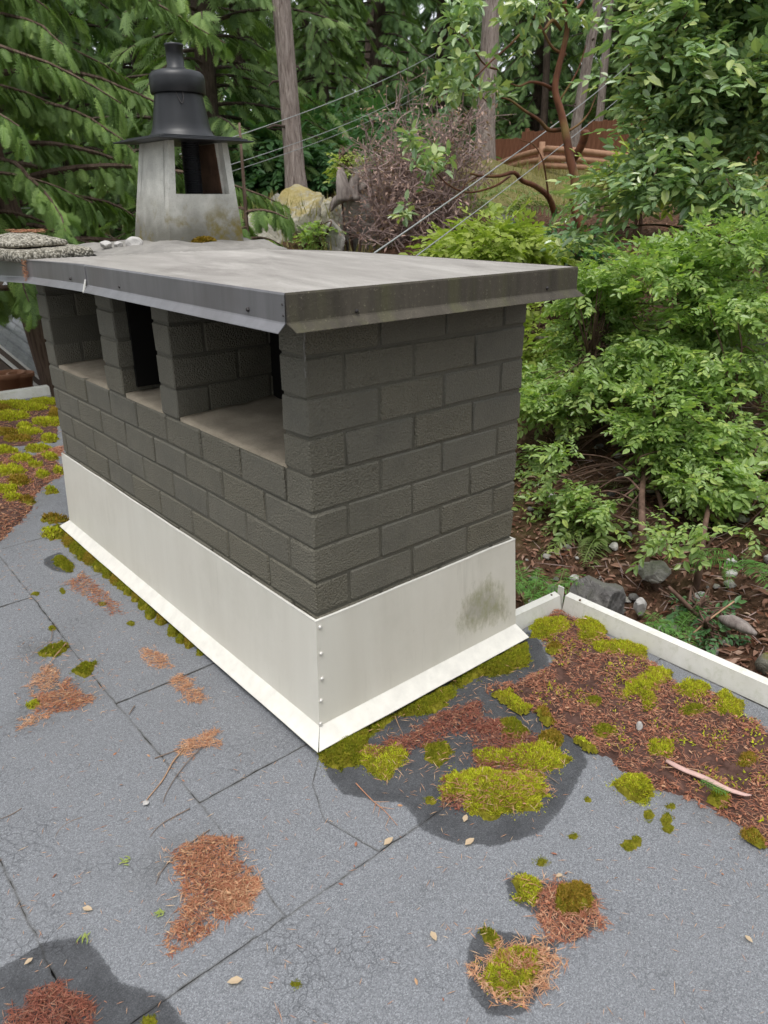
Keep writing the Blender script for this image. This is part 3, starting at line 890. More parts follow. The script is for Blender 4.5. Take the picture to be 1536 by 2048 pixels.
# mortar core behind and between the blocks, recessed
rec = 0.0048
mm = MB()
def mbox(x0, x1, y0, y1, z0, z1):
    mm.add(box_v((x0, y0, z0), (x1, y1, z1)), BOXF)
mbox(rec, BD - rec, rec, L - rec, -0.10, ZL - 0.004)                         # left wall below the openings
mbox(BD - rec + 0.0005, W - rec, rec + 0.0003, BD - rec, -0.1003, ZT - 0.004)                   # front wall
mbox(rec + 0.0004, BD - rec - 0.0003, rec + 0.0006, BD - rec, ZL - 0.0045, ZT - 0.0045)                        # near corner pier
for (pa, pb) in [(OPEN[0][1], OPEN[1][0]), (OPEN[1][1], OPEN[2][0]), (OPEN[2][1], L)]:
    mbox(rec + 0.0007, W - BD - 0.003, pa + rec, pb - rec, ZL - 0.0048, ZT - 0.0051)
mbox(W - BD + rec, W - rec - 0.0002, BD - rec + 0.0004, L - rec - 0.0004, -0.1006, ZT - 0.0054)
mbox(BD - rec + 0.0008, W - BD + rec - 0.0005, L - BD + rec, L - rec - 0.0008, -0.1009, ZL - 0.02)
obj('mortar', *mm.get(), MAT['mortar'], chim)
# foot of the masonry behind the flashing, and the outer side down to the ground
obj('foot', box_v((0.02, 0.02, -0.9), (W - 0.015, L - 0.02, -0.0995)), BOXF, MAT['mortar'], chim)

# sills of the openings: trowelled concrete, a little uneven
def ledge(y0, y1, seed):
    nx, ny = 26, max(8, int((y1 - y0) / 0.025))
    x = np.linspace(0.006, W - BD - 0.001, nx); y = np.linspace(y0 + 0.001, y1 - 0.001, ny)
    X, Y = np.meshgrid(x, y); P = np.column_stack([X.ravel(), Y.ravel()])
    z = ZL + 0.0035 + (fbm(P, 9, seed, 5, 0.6) - 0.5) * 0.022 + 0.022 * np.clip(P[:, 0] / 0.6, 0, 1) - 0.005 * np.exp(-P[:, 0] / 0.02)
    e = np.minimum(P[:, 1] - y0, y1 - P[:, 1])
    z += 0.008 * np.exp(-e / 0.025)
    V = np.column_stack([P, z]); idx = np.arange(nx * ny).reshape(ny, nx)
    F = np.stack([idx[:-1, :-1], idx[:-1, 1:], idx[1:, 1:], idx[1:, :-1]], -1).reshape(-1, 4)
    ring = np.concatenate([idx[0, :], idx[1:, -1], idx[-1, -2::-1], idx[-2:0:-1, 0]])
    low = V[ring].copy(); low[:, 2] = ZL - 0.03
    n0 = len(V); m = len(ring); kk = np.arange(m)
    return np.vstack([V, low]), [F, np.stack([ring, n0 + kk, n0 + (kk + 1) % m, ring[(kk + 1) % m]], 1)]
for s_, (a, b) in enumerate(OPEN):
    obj('sill', *ledge(a, b, 40 + s_), MAT['ledge'], chim, smooth=True)

# slab that closes the top
obj('top_slab', box_v((0.012, 0.012, ZT + 0.0005), (W - 0.012, L - 0.012, 0.862)), BOXF, MAT['near_black'], chim)

# black plates that paint the deep shade inside the openings
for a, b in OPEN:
    obj('shade_plate', box_v((0.36, a - 0.02, ZL + 0.005), (0.40, b + 0.02, ZT)), BOXF, MAT['near_black'], chim)

obj('shade_plate', box_v((0.05, OPEN[1][1] - 0.012, ZL + 0.03), (0.3595, OPEN[1][1] + 0.0045, ZT)), BOXF, MAT['near_black'], chim)  # one more plate, painting shade onto the middle opening's pier side

# metal cap: cross-broken top, fascia, kicked drip edge open at the near corner
CO = 0.1375
X0, X1, Y0, Y1 = -CO, 0.853, -CO, 1.56
ZC, ZF = 0.8785, 0.8190
cap = thing('metal_cap', (0.36, 0.7, ZT), None, None)
cap.parent = chim
cap.location = Vector([float(v) for v in (np.array([0.36, 0.7, ZT]) - origin_of(chim))])
def cap_top(x0, x1, y0, y1, rise, sag):
    nx, ny = 60, 96
    u = np.linspace(0, 1, nx); v = np.linspace(0, 1, ny)
    U_, V_ = np.meshgrid(u, v)
    e = np.minimum(np.minimum(U_, 1 - U_), np.minimum(V_, 1 - V_)) * 2
    X = x0 + (x1 - x0) * U_; Y = y0 + (y1 - y0) * V_
    dg = np.minimum(np.abs(U_ - V_), np.abs(U_ + V_ - 1)) * math.hypot(x1 - x0, y1 - y0) * 0.5
    Z = ZC + rise * e + 0.0025 * np.exp(-(dg / 0.012) ** 2) * np.clip(e * 12, 0, 1) - sag * np.clip(V_ - 0.62, 0, 1) ** 1.2
    P = np.column_stack([X.ravel(), Y.ravel()])
    z = Z.ravel() + (fbm(P, 3.0, 77, 3) - 0.5) * 0.006 * np.clip(e.ravel() * 5, 0, 1)
    idx = np.arange(nx * ny).reshape(ny, nx)
    F = np.stack([idx[:-1, :-1], idx[:-1, 1:], idx[1:, 1:], idx[1:, :-1]], -1).reshape(-1, 4)
    return np.column_stack([P, z]), F, idx
SAG = 0.047
V, F, idx = cap_top(X0, X1, Y0, Y1, 0.030, SAG)
o = obj('cap_sheet', V, F, MAT['cap_top'], None)
o.parent = chim; o.data.transform(Matrix.Translation(-Vector(origin_of(chim))))
edgeL = V[idx[:, 0]]; edgeF = V[idx[0, :]]; edgeR = V[idx[:, -1]]
bpy.data.objects.remove(cap)
def fascia(edge, outn, m, gap0, gap1, hem=0.004, side=+1):
    """Fascia strip hanging from an edge, then a kicked-out lip; a sheet 1.5 mm thick."""
    E_ = np.asarray(edge, float)
    d = (E_[-1] - E_[0]); d /= np.linalg.norm(d)
    n = np.array(outn, float)
    rows = []
    for off, dz in [(0.0, 0.0015), (0.0018, -0.003), (0.003, -0.058), (0.0045, -0.0615), (0.0185, -0.078), (0.019, -0.0795), (0.003, -0.0630), (-0.001, -0.058), (-0.001, -0.002)]:
        P = E_ + n * off + np.array([0, 0, dz])
        if off > 0.01:
            P = P.copy(); P[0] += d * gap0; P[-1] -= d * gap1
        rows.append(P)
    V = np.concatenate(rows); m_ = len(E_); r_ = len(rows); kk = np.arange(m_ - 1)
    F = np.concatenate([np.stack([i * m_ + kk, i * m_ + kk + 1, ((i + 1) % r_) * m_ + kk + 1, ((i + 1) % r_) * m_ + kk], 1) for i in range(r_)])
    return V, F
kink = np.interp(edgeL[:, 1], [Y0, 0.95, 0.962, Y1], [0, 0.004, -0.002, -0.006])
edgeL2 = edgeL.copy(); edgeL2[:, 0] -= kink
obj('fascia', *fascia(edgeL2, (-1, 0, 0), 0, 0.004, 0.0), MAT['cap_left'], chim)
obj('fascia', *fascia(edgeF, (0, -1, 0), 0, 0.012, -0.018), MAT['cap_front'], chim)
obj('fascia', *fascia(edgeR[::1], (1, 0, 0), 0, -0.018, 0.0), MAT['cap_front'], chim)
# the lapped joint in the left fascia, split and curled
jy = 0.955
zj = np.interp(jy, edgeL[:, 1], edgeL[:, 2])
obj('lap_joint', box_v((X0 - 0.0075, jy - 0.004, zj - 0.062), (X0 - 0.0035, jy + 0.009, zj - 0.006)), BOXF, MAT['cap_left'], chim)
V = np.array([[X0 - 0.0215, jy - 0.006, zj - 0.078], [X0 - 0.0215, jy + 0.007, zj - 0.080], [X0 - 0.0085, jy + 0.006, zj - 0.045], [X0 - 0.0085, jy + 0.002, zj - 0.045],
              [X0 - 0.019, jy - 0.006, zj - 0.081], [X0 - 0.019, jy + 0.007, zj - 0.083], [X0 - 0.004, jy + 0.010, zj - 0.033], [X0 - 0.004, jy + 0.001, zj - 0.033]])
obj('lap_joint', V, np.array([[0, 1, 2, 3], [4, 7, 6, 5], [0, 4, 5, 1], [1, 5, 6, 2], [2, 6, 7, 3], [3, 7, 4, 0]]), MAT['screw'], chim)
def dome(p, n, r, h, seg=10):
    """A round screw head on a face with normal n."""
    V, F = lathe([(r, -0.001), (r, h * 0.35), (r * 0.75, h * 0.8), (r * 0.25, h), (0.0001, h)], seg)
    Rm = frames(np.array([n], float))[0]
    B = np.column_stack([Rm[:, 1], Rm[:, 2], Rm[:, 0]])
    return V @ B.T + np.asarray(p, float), F
for px, py in [(496, 619), (240, 573), (141, 557)]:
    v = ray(px, py); t = (X0 - 0.004 - CX) / v[0]; p = CAM + v * t
    obj('screw', *dome(p, (-1, 0, 0), 0.0055, 0.005, 6), MAT['dark_screw'], chim)
for px, py in [(565, 609), (567, 631)]:
    v = ray(px, py); t = (X0 - 0.002 - CX) / v[0]; p = CAM + v * t
    obj('screw', *dome(p, (-1, 0, 0), 0.0028, 0.003, 6), MAT['dark_screw'], chim)
for px, py in [(713, 622), (1094, 576)]:
    p = at_y(px, py, Y0 - 0.003)
    obj('screw', *dome(p, (0, -1, 0), 0.005, 0.005, 6), MAT['dark_screw'], chim)

# second, lower length of cap fascia beyond the first, under the rough slab
zE = edgeL[-1, 2]
V = [];
E2 = np.column_stack([np.full(8, X0 + 0.012), np.linspace(1.565, 2.12, 8), np.linspace(zE - 0.002, zE - 0.028, 8)])
obj('fascia', *fascia(E2, (-1, 0, 0), 0, 0.0, 0.0), MAT['cap_left'], chim)
E3 = np.column_stack([np.linspace(X0 + 0.012, X1, 8), np.full(8, 2.12), np.full(8, zE - 0.028)])
obj('fascia', *fascia(E3[::-1], (0, 1, 0), 0, 0.0, 0.0), MAT['cap_left'], chim)
# mortar crown behind the cap, heaped round the foot of the pot
nx, ny = 50, 46
X, Y = np.meshgrid(np.linspace(X0 + 0.016, X1 + 0.11, nx), np.linspace(1.45, 2.34, ny))
P = np.column_stack([X.ravel(), Y.ravel()])
dpot = np.maximum(np.maximum(0.50 - P[:, 0], P[:, 0] - 0.93), np.maximum(1.73 - P[:, 1], P[:, 1] - 2.15))
z = 0.862 + 0.034 * np.clip(1 - np.clip(dpot, 0, 1) / 0.24, 0, 1) ** 0.7 + (fbm(P, 9, 3, 4) - 0.5) * 0.03
V = np.column_stack([P, z]); idx = np.arange(nx * ny).reshape(ny, nx)
F = np.stack([idx[:-1, :-1], idx[:-1, 1:], idx[1:, 1:], idx[1:, :-1]], -1).reshape(-1, 4)
ring = np.concatenate([idx[0, :], idx[1:, -1], idx[-1, -2::-1], idx[-2:0:-1, 0]])
low = V[ring].copy(); low[:, 2] = 0.80
kk = np.arange(len(ring))
obj('mortar_crown', np.vstack([V, low]), [F, np.stack([ring, len(V) + kk, len(V) + (kk + 1) % len(ring), ring[(kk + 1) % len(ring)]], 1)], MAT['crown'], chim, smooth=False)
obj('crown_base', box_v((0.25, L + 0.002, -0.9), (W - 0.02, 2.28, 0.799)), BOXF, MAT['mortar'], chim)

# base flashing: upright panels with a rolled top hem, sloping apron, screws
ft, fb, zb, za = 0.0109, 0.024, -0.330, -0.366
ap = 0.072
def panel(a_t, b_t, a_b, b_b, n, thick=0.002, hem=True, sub=24, stain=None):
    """Sheet between a top and a bottom line, a hem rolled at the top."""
    a_t, b_t, a_b, b_b, n = [np.asarray(x, float) for x in (a_t, b_t, a_b, b_b, n)]
    u = np.linspace(0, 1, sub * 2); v = np.linspace(0, 1, sub)
    U_, V_ = np.meshgrid(u, v)
    P = ((1 - V_)[..., None] * ((1 - U_)[..., None] * a_t + U_[..., None] * b_t) + V_[..., None] * ((1 - U_)[..., None] * a_b + U_[..., None] * b_b)).reshape(-1, 3)
    wob = (fbm(P * np.array([1, 1, 0.6]), 2.6, 9, 3) - 0.5) * 0.009 * np.clip(np.minimum(V_, 1 - V_).ravel() * 6, 0, 1) * np.clip(np.minimum(U_, 1 - U_).ravel() * 8, 0, 1)
    P = P + n * wob[:, None]
    idx = np.arange(len(P)).reshape(sub, sub * 2)
    F = np.stack([idx[:-1, :-1], idx[1:, :-1], idx[1:, 1:], idx[:-1, 1:]], -1).reshape(-1, 4)
    Q = P - n * thick
    m = len(P)
    st = np.zeros(2 * m) if stain is None else np.concatenate([stain(P), stain(P)])
    ring = np.concatenate([idx[0, :], idx[1:, -1], idx[-1, -2::-1], idx[-2:0:-1, 0]])
    kk = np.arange(len(ring))
    F2 = np.stack([ring, ring[(kk + 1) % len(ring)], m + ring[(kk + 1) % len(ring)], m + ring], 1)
    return np.vstack([P, Q]), [F, F[:, ::-1] + m, F2], st
ST = np.array([at_y(x, y, -0.02)[[0, 2]] for x, y in [(912, 1240), (928, 1200), (952, 1170), (985, 1156), (1003, 1172), (1016, 1200), (1020, 1228), (990, 1248), (950, 1262), (922, 1262)]])
def stain_f(P):
    return np.clip(0.42 + poly_sd(P[:, [0, 2]], ST) / 0.13, 0, 1)
WR, LE = W + 0.006, L + 0.008
fl = bpy.data.objects.new('base_flashing', None)
V, F, st = panel((-ft, -ft, 0), (-ft, LE, 0), (-fb, -fb, zb), (-fb, LE + 0.01, zb), (-1, 0, 0))
fp = obj('base_flashing', V, F, MAT['flash'], chim, attrs={'stain': st})
V, F, st = panel((-ft, -ft - 0.0005, 0), (WR, -ft, 0), (-fb, -fb - 0.0005, zb), (WR + 0.018, -fb, zb), (0, -1, 0), stain=stain_f)
ff = obj('base_flashing', V, F, MAT['flash'], chim, attrs={'stain': st})
V, F, st = panel((WR, -ft, 0), (WR, LE, 0), (WR + 0.018, -fb, zb), (WR + 0.018, LE, zb), (1, 0, 0))
fr = obj('base_flashing', V, F, MAT['flash'], chim, attrs={'stain': st})
def hemtube(a, b, par, bulge):
    n = 40; t = np.linspace(0, 1, n)[:, None]
    P = np.asarray(a) * (1 - t) + np.asarray(b) * t
    P = P + np.column_stack([np.zeros(n), np.zeros(n), (fbm(P[:, :2], 6, 91, 3) - 0.5) * 0.005])
    obj('hem', *tube(P, 0.0042, 6), MAT['apron'], par, smooth=True)
hemtube((-ft + 0.003, -ft, 0.0), (-ft + 0.003, LE, 0.0), fp, 0)
hemtube((-ft, -ft + 0.003, 0.0005), (WR, -ft + 0.003, 0.0), ff, 0)
hemtube((WR - 0.003, -ft, 0.0), (WR - 0.003, LE, 0.0), fr, 0)
def apron(a_i, b_i, b_o, a_o, t=0.002):
    P = np.array([a_i, b_i, b_o, a_o], float)
    n = 30; tt = np.linspace(0, 1, n)
    top_i = P[0] + (P[1] - P[0]) * tt[:, None]; top_o = P[3] + (P[2] - P[3]) * tt[:, None]
    top_o[:, 2] += (fbm(top_o[:, :2], 5, 61, 3) - 0.5) * 0.006
    V = np.vstack([top_i, top_o, top_o - [0, 0, t], top_i - [0, 0, t]])
    kk = np.arange(n - 1); F = np.concatenate([np.stack([r * n + kk, r * n + kk + 1, ((r + 1) % 4) * n + kk + 1, ((r + 1) % 4) * n + kk], 1) for r in range(4)])
    return V, [F, np.array([[0, n, 2 * n, 3 * n], [n - 1, 4 * n - 1, 3 * n - 1, 2 * n - 1]])]
ti, tl, tr = [at_z(x, y, za) for x, y in [(636, 1505), (119, 1052), (1058, 1274)]]
obj('apron', *apron((-fb, -fb, zb), (-fb, LE + 0.01, zb), tl, ti), MAT['apron'], chim)
obj('apron', *apron((-fb + 0.001, -fb, zb), (WR + 0.018, -fb, zb), tr, ti + np.array([0.004, 0.0, 0.0005])), MAT['apron'], chim)
obj('apron', *apron((WR + 0.018, -fb, zb), (WR + 0.018, 0.02, zb), (WR + 0.06, 0.02, za), tr + np.array([0.0, 0.001, 0])), MAT['apron'], chim)
for px, py in [(640, 1254), (642, 1307), (644, 1357), (642, 1401), (641, 1447)]:
    p = at_y(px, py, -ft - (py - 1245) / 207 * (fb - ft) - 0.0008)
    obj('screw', *dome(p, (0, -1, 0), 0.0062, 0.006), MAT['screw'], ff)
for zz in (-0.02, -0.11, -0.2, -0.29):
    obj('screw', *dome((WR + 0.018 * (-zz / 0.33), 0.012, zz), (1, 0, 0), 0.0062, 0.006), MAT['screw'], fr)
# chalky drip on the near corner of the blocks
for s_, (za_, zb_) in enumerate([(0.70, 0.775), (0.665, 0.69)]):
    Pd = np.array([[-0.0035, -0.0035, z] for z in np.linspace(za_, zb_, 7)]) + rng(4 + s_).normal(0, 0.0009, (7, 3))
    obj('drip_mark', *tube(Pd, [0.0012, 0.002, 0.0013, 0.002, 0.0015, 0.002, 0.001], 5), MAT['crown'], chim)

# ------------------------------------------------------------------ concrete pot with its black cowl
PC = np.array([0.715, 1.945]); PZ = 0.885
pot = thing('chimney_pot', (PC[0], PC[1], PZ), 'tapered grey concrete chimney pot with a black cowl on top, standing behind the metal cap', 'chimney pot')
hb, ht, HP = 0.185, 0.142, 0.415
LEAN = np.array([0.012, -0.012])
def pot_pt(u, v, z, inset=0.0):
    """u, v in -1..1 across the square, z from 0 to HP."""
    h = hb + (ht - hb) * z / HP - inset
    return [PC[0] + u * h + LEAN[0] * z / HP, PC[1] + v * h + LEAN[1] * z / HP, PZ + z]
def slab8(c):
    return np.array(c), np.array([[0, 3, 2, 1], [4, 5, 6, 7], [0, 1, 5, 4], [1, 2, 6, 5], [2, 3, 7, 6], [3, 0, 4, 7]])
th = 0.046
pm = MB()
sill_z, top_z = 0.205, HP
def pot_wall(face, u0, u1, z0, z1):
    """A piece of one wall of the pot (face 0 front, 1 right, 2 back, 3 left), u in metres-free -1..1."""
    c = []
    for z in (z0, z1):
        for (u, ins) in ((u0, 0), (u1, 0), (u1, 1), (u0, 1)):
            h = hb + (ht - hb) * z / HP
            w = 1 - ins * th / h
            uv = {0: (u, -w), 1: (w, u), 2: (-u, w), 3: (-w, -u)}[face]
            c.append(pot_pt(uv[0], uv[1], z))
    pm.add(*slab8(c))
e_ = th / hb
for f_ in (0, 2):
    pot_wall(f_, -1, 1, 0, sill_z)
    pot_wall(f_, -1, -0.80, sill_z + 0.0002, top_z)
    pot_wall(f_, 0.80, 1, sill_z + 0.0002, top_z)
for f_ in (1, 3):
    pot_wall(f_, -1 + e_ + 0.004, 1 - e_ - 0.004, 0.0, top_z - 0.0004)
V, F = pm.get()
bm = bmesh.new()
for v in V: bm.verts.new(v)
bm.verts.ensure_lookup_table()
for fs in F:
    for f in fs: bm.faces.new([bm.verts[i] for i in f])
V = np.array([v.co[:] for v in bm.verts]); bm.free()
po = obj('pot_shell', V, F, MAT['pot'], pot)
obj('floor_fill', box_v((PC[0] - 0.14, PC[1] - 0.14, PZ), (PC[0] + 0.14, PC[1] + 0.14, PZ + 0.195)), BOXF, MAT['near_black'], pot)
_c = []
for z in (sill_z + 0.003, HP - 0.004):
    h = hb + (ht - hb) * z / HP
    k_ = 1 - (th + 0.0015) / h
    for u, v in ((k_ - 0.02, -0.78), (k_, -0.78), (k_, 0.78), (k_ - 0.02, 0.78)):
        _c.append(pot_pt(u, v, z))
obj('rust_stain', *slab8(_c), MAT['rust'], pot)
# ribbed flue liner
prof = []
for i in range(64):
    z = PZ + 0.196 + i * (0.235 / 63)
    prof.append((0.037 + (0.0035 if i % 2 else 0.0), z))
obj('flue_liner', *lathe(prof, 24, PC + np.array([0.022, -0.054])), MAT['black'], pot, smooth=False)
# three flat plates
ZP = PZ + HP
cw = PC + LEAN
for i, h in enumerate([0.228, 0.207, 0.186]):
    z = ZP + 0.001 + i * 0.0072
    V, F = bev_box(2 * h, 2 * h, 0.0062, 0.0015)
    obj('cover_plate', V + [cw[0] + 0.004 * i, cw[1] + 0.003 * i, z + 0.0031], F, MAT['black'], pot)
zb_ = ZP + 0.0225
bell = [(0.150, zb_), (0.148, zb_ + 0.004), (0.136, zb_ + 0.013), (0.127, zb_ + 0.030), (0.122, zb_ + 0.052), (0.101, zb_ + 0.178), (0.100, zb_ + 0.20), (0.08, zb_ + 0.21)]
cowl = obj('cowl', *lathe(bell, 48, cw), MAT['black'], pot, smooth=True)
zr = zb_ + 0.178
ring_ = [(0.101, zr + 0.012), (0.102, zr - 0.008), (0.115, zr - 0.010), (0.118, zr - 0.006), (0.1185, zr + 0.050), (0.115, zr + 0.064), (0.104, zr + 0.075), (0.085, zr + 0.080), (0.045, zr + 0.082)]
obj('cowl_ring', *lathe(ring_, 48, cw), MAT['black'], pot, smooth=True)
zt_ = zr + 0.080
tb = [(0.043, zt_), (0.042, zt_ + 0.012), (0.037, zt_ + 0.016), (0.037, zt_ + 0.090), (0.040, zt_ + 0.092), (0.040, zt_ + 0.101), (0.037, zt_ + 0.102), (0.034, zt_ + 0.098), (0.034, zt_ + 0.04), (0.0001, zt_ + 0.038)]
obj('outlet_tube', *lathe(tb, 36, cw), MAT['black'], pot, smooth=True)
w = np.array([[cw[0] - 0.058, cw[1] - 0.090, zr - 0.006], [cw[0] - 0.054, cw[1] - 0.098, zr - 0.030], [cw[0] - 0.045, cw[1] - 0.112, zr - 0.055], [cw[0] - 0.036, cw[1] - 0.112, zr - 0.036], [cw[0] - 0.033, cw[1] - 0.104, zr - 0.006]])
obj('wire_loop', *tube(spline(w, 22), 0.0022, 6), MAT['dark_screw'], pot, smooth=True)

# rough aggregate slabs and stones laid at the back end of the cap
def rough_slab(name, poly, z0, z1, mat, seed, label, cat, bulge=0.01):
    poly = np.asarray(poly, float)
    c = poly.mean(0)
    n = 56
    t = np.linspace(0, len(poly), n, endpoint=False)
    i = t.astype(int); f = (t - i)[:, None]
    O = poly[i] * (1 - f) + poly[(i + 1) % len(poly)] * f
    O = O + (fbm(O, 14, seed, 3) - 0.5)[:, None] * 0.035 * ((O - c) / np.linalg.norm(O - c, axis=1)[:, None])
    rows = []
    for s, z in [(0.0, z0), (0.9, z0), (0.985, z0 + (z1 - z0) * 0.12), (1.0, z0 + (z1 - z0) * 0.4), (0.985, z0 + (z1 - z0) * 0.78), (0.95, z1 - 0.002), (0.86, z1), (0.6, z1 + bulge * .6), (0.3, z1 + bulge), (0.0, z1 + bulge)]:
        P = c + (O - c) * s
        rows.append(np.column_stack([P, np.full(n, z) + (fbm(P, 16, seed + 3, 3) - 0.5) * (0.012 if z > z0 + 0.01 else 0.0)]))
    V = np.concatenate(rows); kk = np.arange(n)
    F = np.concatenate([np.stack([r * n + kk, r * n + (kk + 1) % n, (r + 1) * n + (kk + 1) % n, (r + 1) * n + kk], 1) for r in range(len(rows) - 1)])
    return tag(solid(name, V, F, mat, smooth=True), label, cat)
za0 = 0.853
rough_slab('concrete_slab', [(0.175, 1.70), (-0.145, 1.55), (-0.19, 1.85), (-0.20, 2.12), (0.22, 2.15)], za0 - 0.002, za0 + 0.040, MAT['agg'], 3, 'broad lower slab of rough aggregate concrete at the left end of the cap', 'slab', 0.0)
rough_slab('concrete_slab', [(0.115, 1.80), (-0.13, 1.69), (-0.16, 1.9), (-0.15, 2.05), (0.15, 2.08)], za0 + 0.045, za0 + 0.068, MAT['agg'], 8, 'smaller rough slab stacked on top of the broad aggregate slab', 'slab', 0.022)

def rock(name, c, size, mat, seed, label=None, cat='rock', group=None, sub=3, rough=0.35, flat=0.0, sink=0.15, ang=True, z=None):
    """Faceted stone sitting on its base."""
    bm = bmesh.new()
    bmesh.ops.create_icosphere(bm, subdivisions=sub, radius=1.0)
    V = np.array([v.co[:] for v in bm.verts]); bm.verts.index_update()
    F = np.array([[v.index for v in f.verts] for f in bm.faces]); bm.free()
    r = rng(seed)
    if ang:
        for _ in range(11):
            n = rand_dir(r, 1)[0]; h = r.uniform(0.62, 0.9)
            d = V @ n
            V = V - np.outer(np.clip(d - h, 0, None), n)
    V = V * (1 + rough * (fbm(V + seed, 1.7, seed, 4) - 0.5))[:, None]
    V = V * np.asarray(size)
    zmin = V[:, 2].min()
    V[:, 2] = V[:, 2] - zmin - sink * size[2]
    a = r.uniform(0, 6.28); ca, sa = math.cos(a), math.sin(a)
    if z is None:
        V = V @ np.array([[ca, sa, 0], [-sa, ca, 0], [0, 0, 1]])
    o = obj(name, V + np.asarray(c, float), F, mat, smooth=not ang and True, loc=c)
    return tag(o, label, cat, group)
rock('stone', at_z(213, 498, 0.872), (0.034, 0.028, 0.020), MAT['white_stone'], 5, 'flat white topped stone, left of three stones beside the chimney pot', 'stone', sub=3, sink=0.05)
rock('stone', at_z(238, 497, 0.872), (0.020, 0.02, 0.017), MAT['white_stone'], 6, 'small pale stone wedged between two bigger stones on the cap', 'stone', sub=3, sink=0.05)
rock('stone', at_z(270, 497, 0.872), (0.047, 0.036, 0.030), MAT['white_stone'], 17, 'largest pale angular stone, nearest the foot of the chimney pot', 'stone', sub=3, sink=0.05)

# ------------------------------------------------------------------ moss, needles and twigs on the roof
BLADE_V = np.array([[0, -0.5, 0], [0, 0.5, 0], [0.5, 0, 0.35], [1, 0, 0]]) * np.array([1, 1, 0.35])
BLADE_F = np.array([[0, 1, 2], [0, 2, 3], [1, 3, 2]])
NEED_V = np.array([[0, 0, 0], [0.5, 0.5, 0.1], [0.5, -0.5, 0.1], [0.5, 0, 0.75], [1, 0.15, -0.05]])
NEED_F = np.array([[0, 2, 1], [0, 1, 3], [0, 3, 2], [4, 1, 2], [4, 3, 1], [4, 2, 3]])
def in_poly(r, poly, n, soft=0.0):
    a, b = poly.min(0) - soft, poly.max(0) + soft
    out = np.zeros((0, 2))
    for _ in range(12):
        p = r.uniform(a, b, (max(n * 3, 60), 2))
        sd_v = poly_sd(p, poly) + (fbm(p, 45, 5, 2) - 0.5) * 0.045 + soft * (r.random(len(p)) - 0.3)
        out = np.vstack([out, p[sd_v > 0]])
        if len(out) >= n:
            break
    return out[:n]
def area(poly):
    x, y = poly[:, 0], poly[:, 1]
    return 0.5 * abs(np.dot(x, np.roll(y, -1)) - np.dot(y, np.roll(x, -1)))

def moss(px_poly, h, mat, seed, label, group=None, dens=14, blade=0.0085, zoff=0.0, name='moss_clump', bed=True, far=1.0):
    """A cushion of moss: an uneven mound set with many small shoots."""
    poly = roof_poly(px_poly)
    c = poly.mean(0)
    r = rng(seed)
    step = 0.006 * far
    a, b = poly.min(0) - 0.012, poly.max(0) + 0.012
    nx, ny = max(4, int((b[0] - a[0]) / step)), max(4, int((b[1] - a[1]) / step))
    X, Y = np.meshgrid(np.linspace(a[0], b[0], nx), np.linspace(a[1], b[1], ny))
    P = np.column_stack([X.ravel(), Y.ravel()])
    wid = max(0.008, math.sqrt(area(poly)) * 0.32)
    def height(Q):
        s = poly_sd(Q, poly) + (fbm(Q, 32, seed, 5, 0.68) - 0.5) * min(0.11, 0.5 * wid + 0.02) * far
        e = np.clip(s / wid, 0, 1)
        return s, h * np.sqrt(1 - (1 - e) ** 2) * (0.55 + 0.9 * fbm(Q, 55 / far, seed + 2, 3))
    s_, z = height(P)
    base = roof_z(P) + zoff
    z = np.where(s_ > -0.004, base + z, base - 0.006)
    idx = np.arange(nx * ny).reshape(ny, nx)
    F = np.stack([idx[:-1, :-1], idx[:-1, 1:], idx[1:, 1:], idx[1:, :-1]], -1).reshape(-1, 4)
    F = F[(s_[F] > -0.003).any(1)]
    used, inv = np.unique(F, return_inverse=True)
    V = np.column_stack([P, z])[used]
    mb = MB().add(V, inv.reshape(-1, 4))
    n = int(area(poly) * 1.5e4 * dens / far ** 2) + 12
    Q = in_poly(r, poly, n, 0.004)
    if len(Q):
        sQ, zQ = height(Q)
        pos = np.column_stack([Q, roof_z(Q) + zoff + np.maximum(zQ, 0) - 0.001])
        g = np.column_stack([(Q - c) * 6 * (h / 0.02), np.full(len(Q), 0.75)]) + r.normal(0, 0.42, (len(Q), 3))
        g[:, 2] = np.abs(g[:, 2]) + 0.1
        sc = r.uniform(0.6, 1.25, len(Q)) * blade * far
        bv_, bf = stamp(BLADE_V, BLADE_F, pos, frames(g, r.uniform(0, 6.28, len(Q))), np.column_stack([sc, sc * 0.5, sc]))
        mb.add(bv_, bf)
    # strays round the rim
    Q = in_poly(r, poly, n // 6 + 8, 0.03 * min(1, wid / 0.03))
    Q = Q[poly_sd(Q, poly) < 0.012] if len(Q) else Q
    if len(Q) > 2:
        g = np.column_stack([r.normal(0, 0.7, (len(Q), 2)), np.abs(r.normal(0.5, 0.3, len(Q)))])
        sc = r.uniform(0.4, 0.9, len(Q)) * blade * far
        mb.add(*stamp(BLADE_V, BLADE_F, np.column_stack([Q, roof_z(Q) + zoff]), frames(g), np.column_stack([sc, sc * 0.5, sc])))
    V, F = mb.get()
    mi = np.concatenate([np.zeros(len(f), int) if f.shape[1] == 4 else np.ones(len(f), int) for f in F])
    o = solid(name, V, F, [MAT['moss_bed'], mat], mi=mi)
    return tag(o, label, 'moss', group)

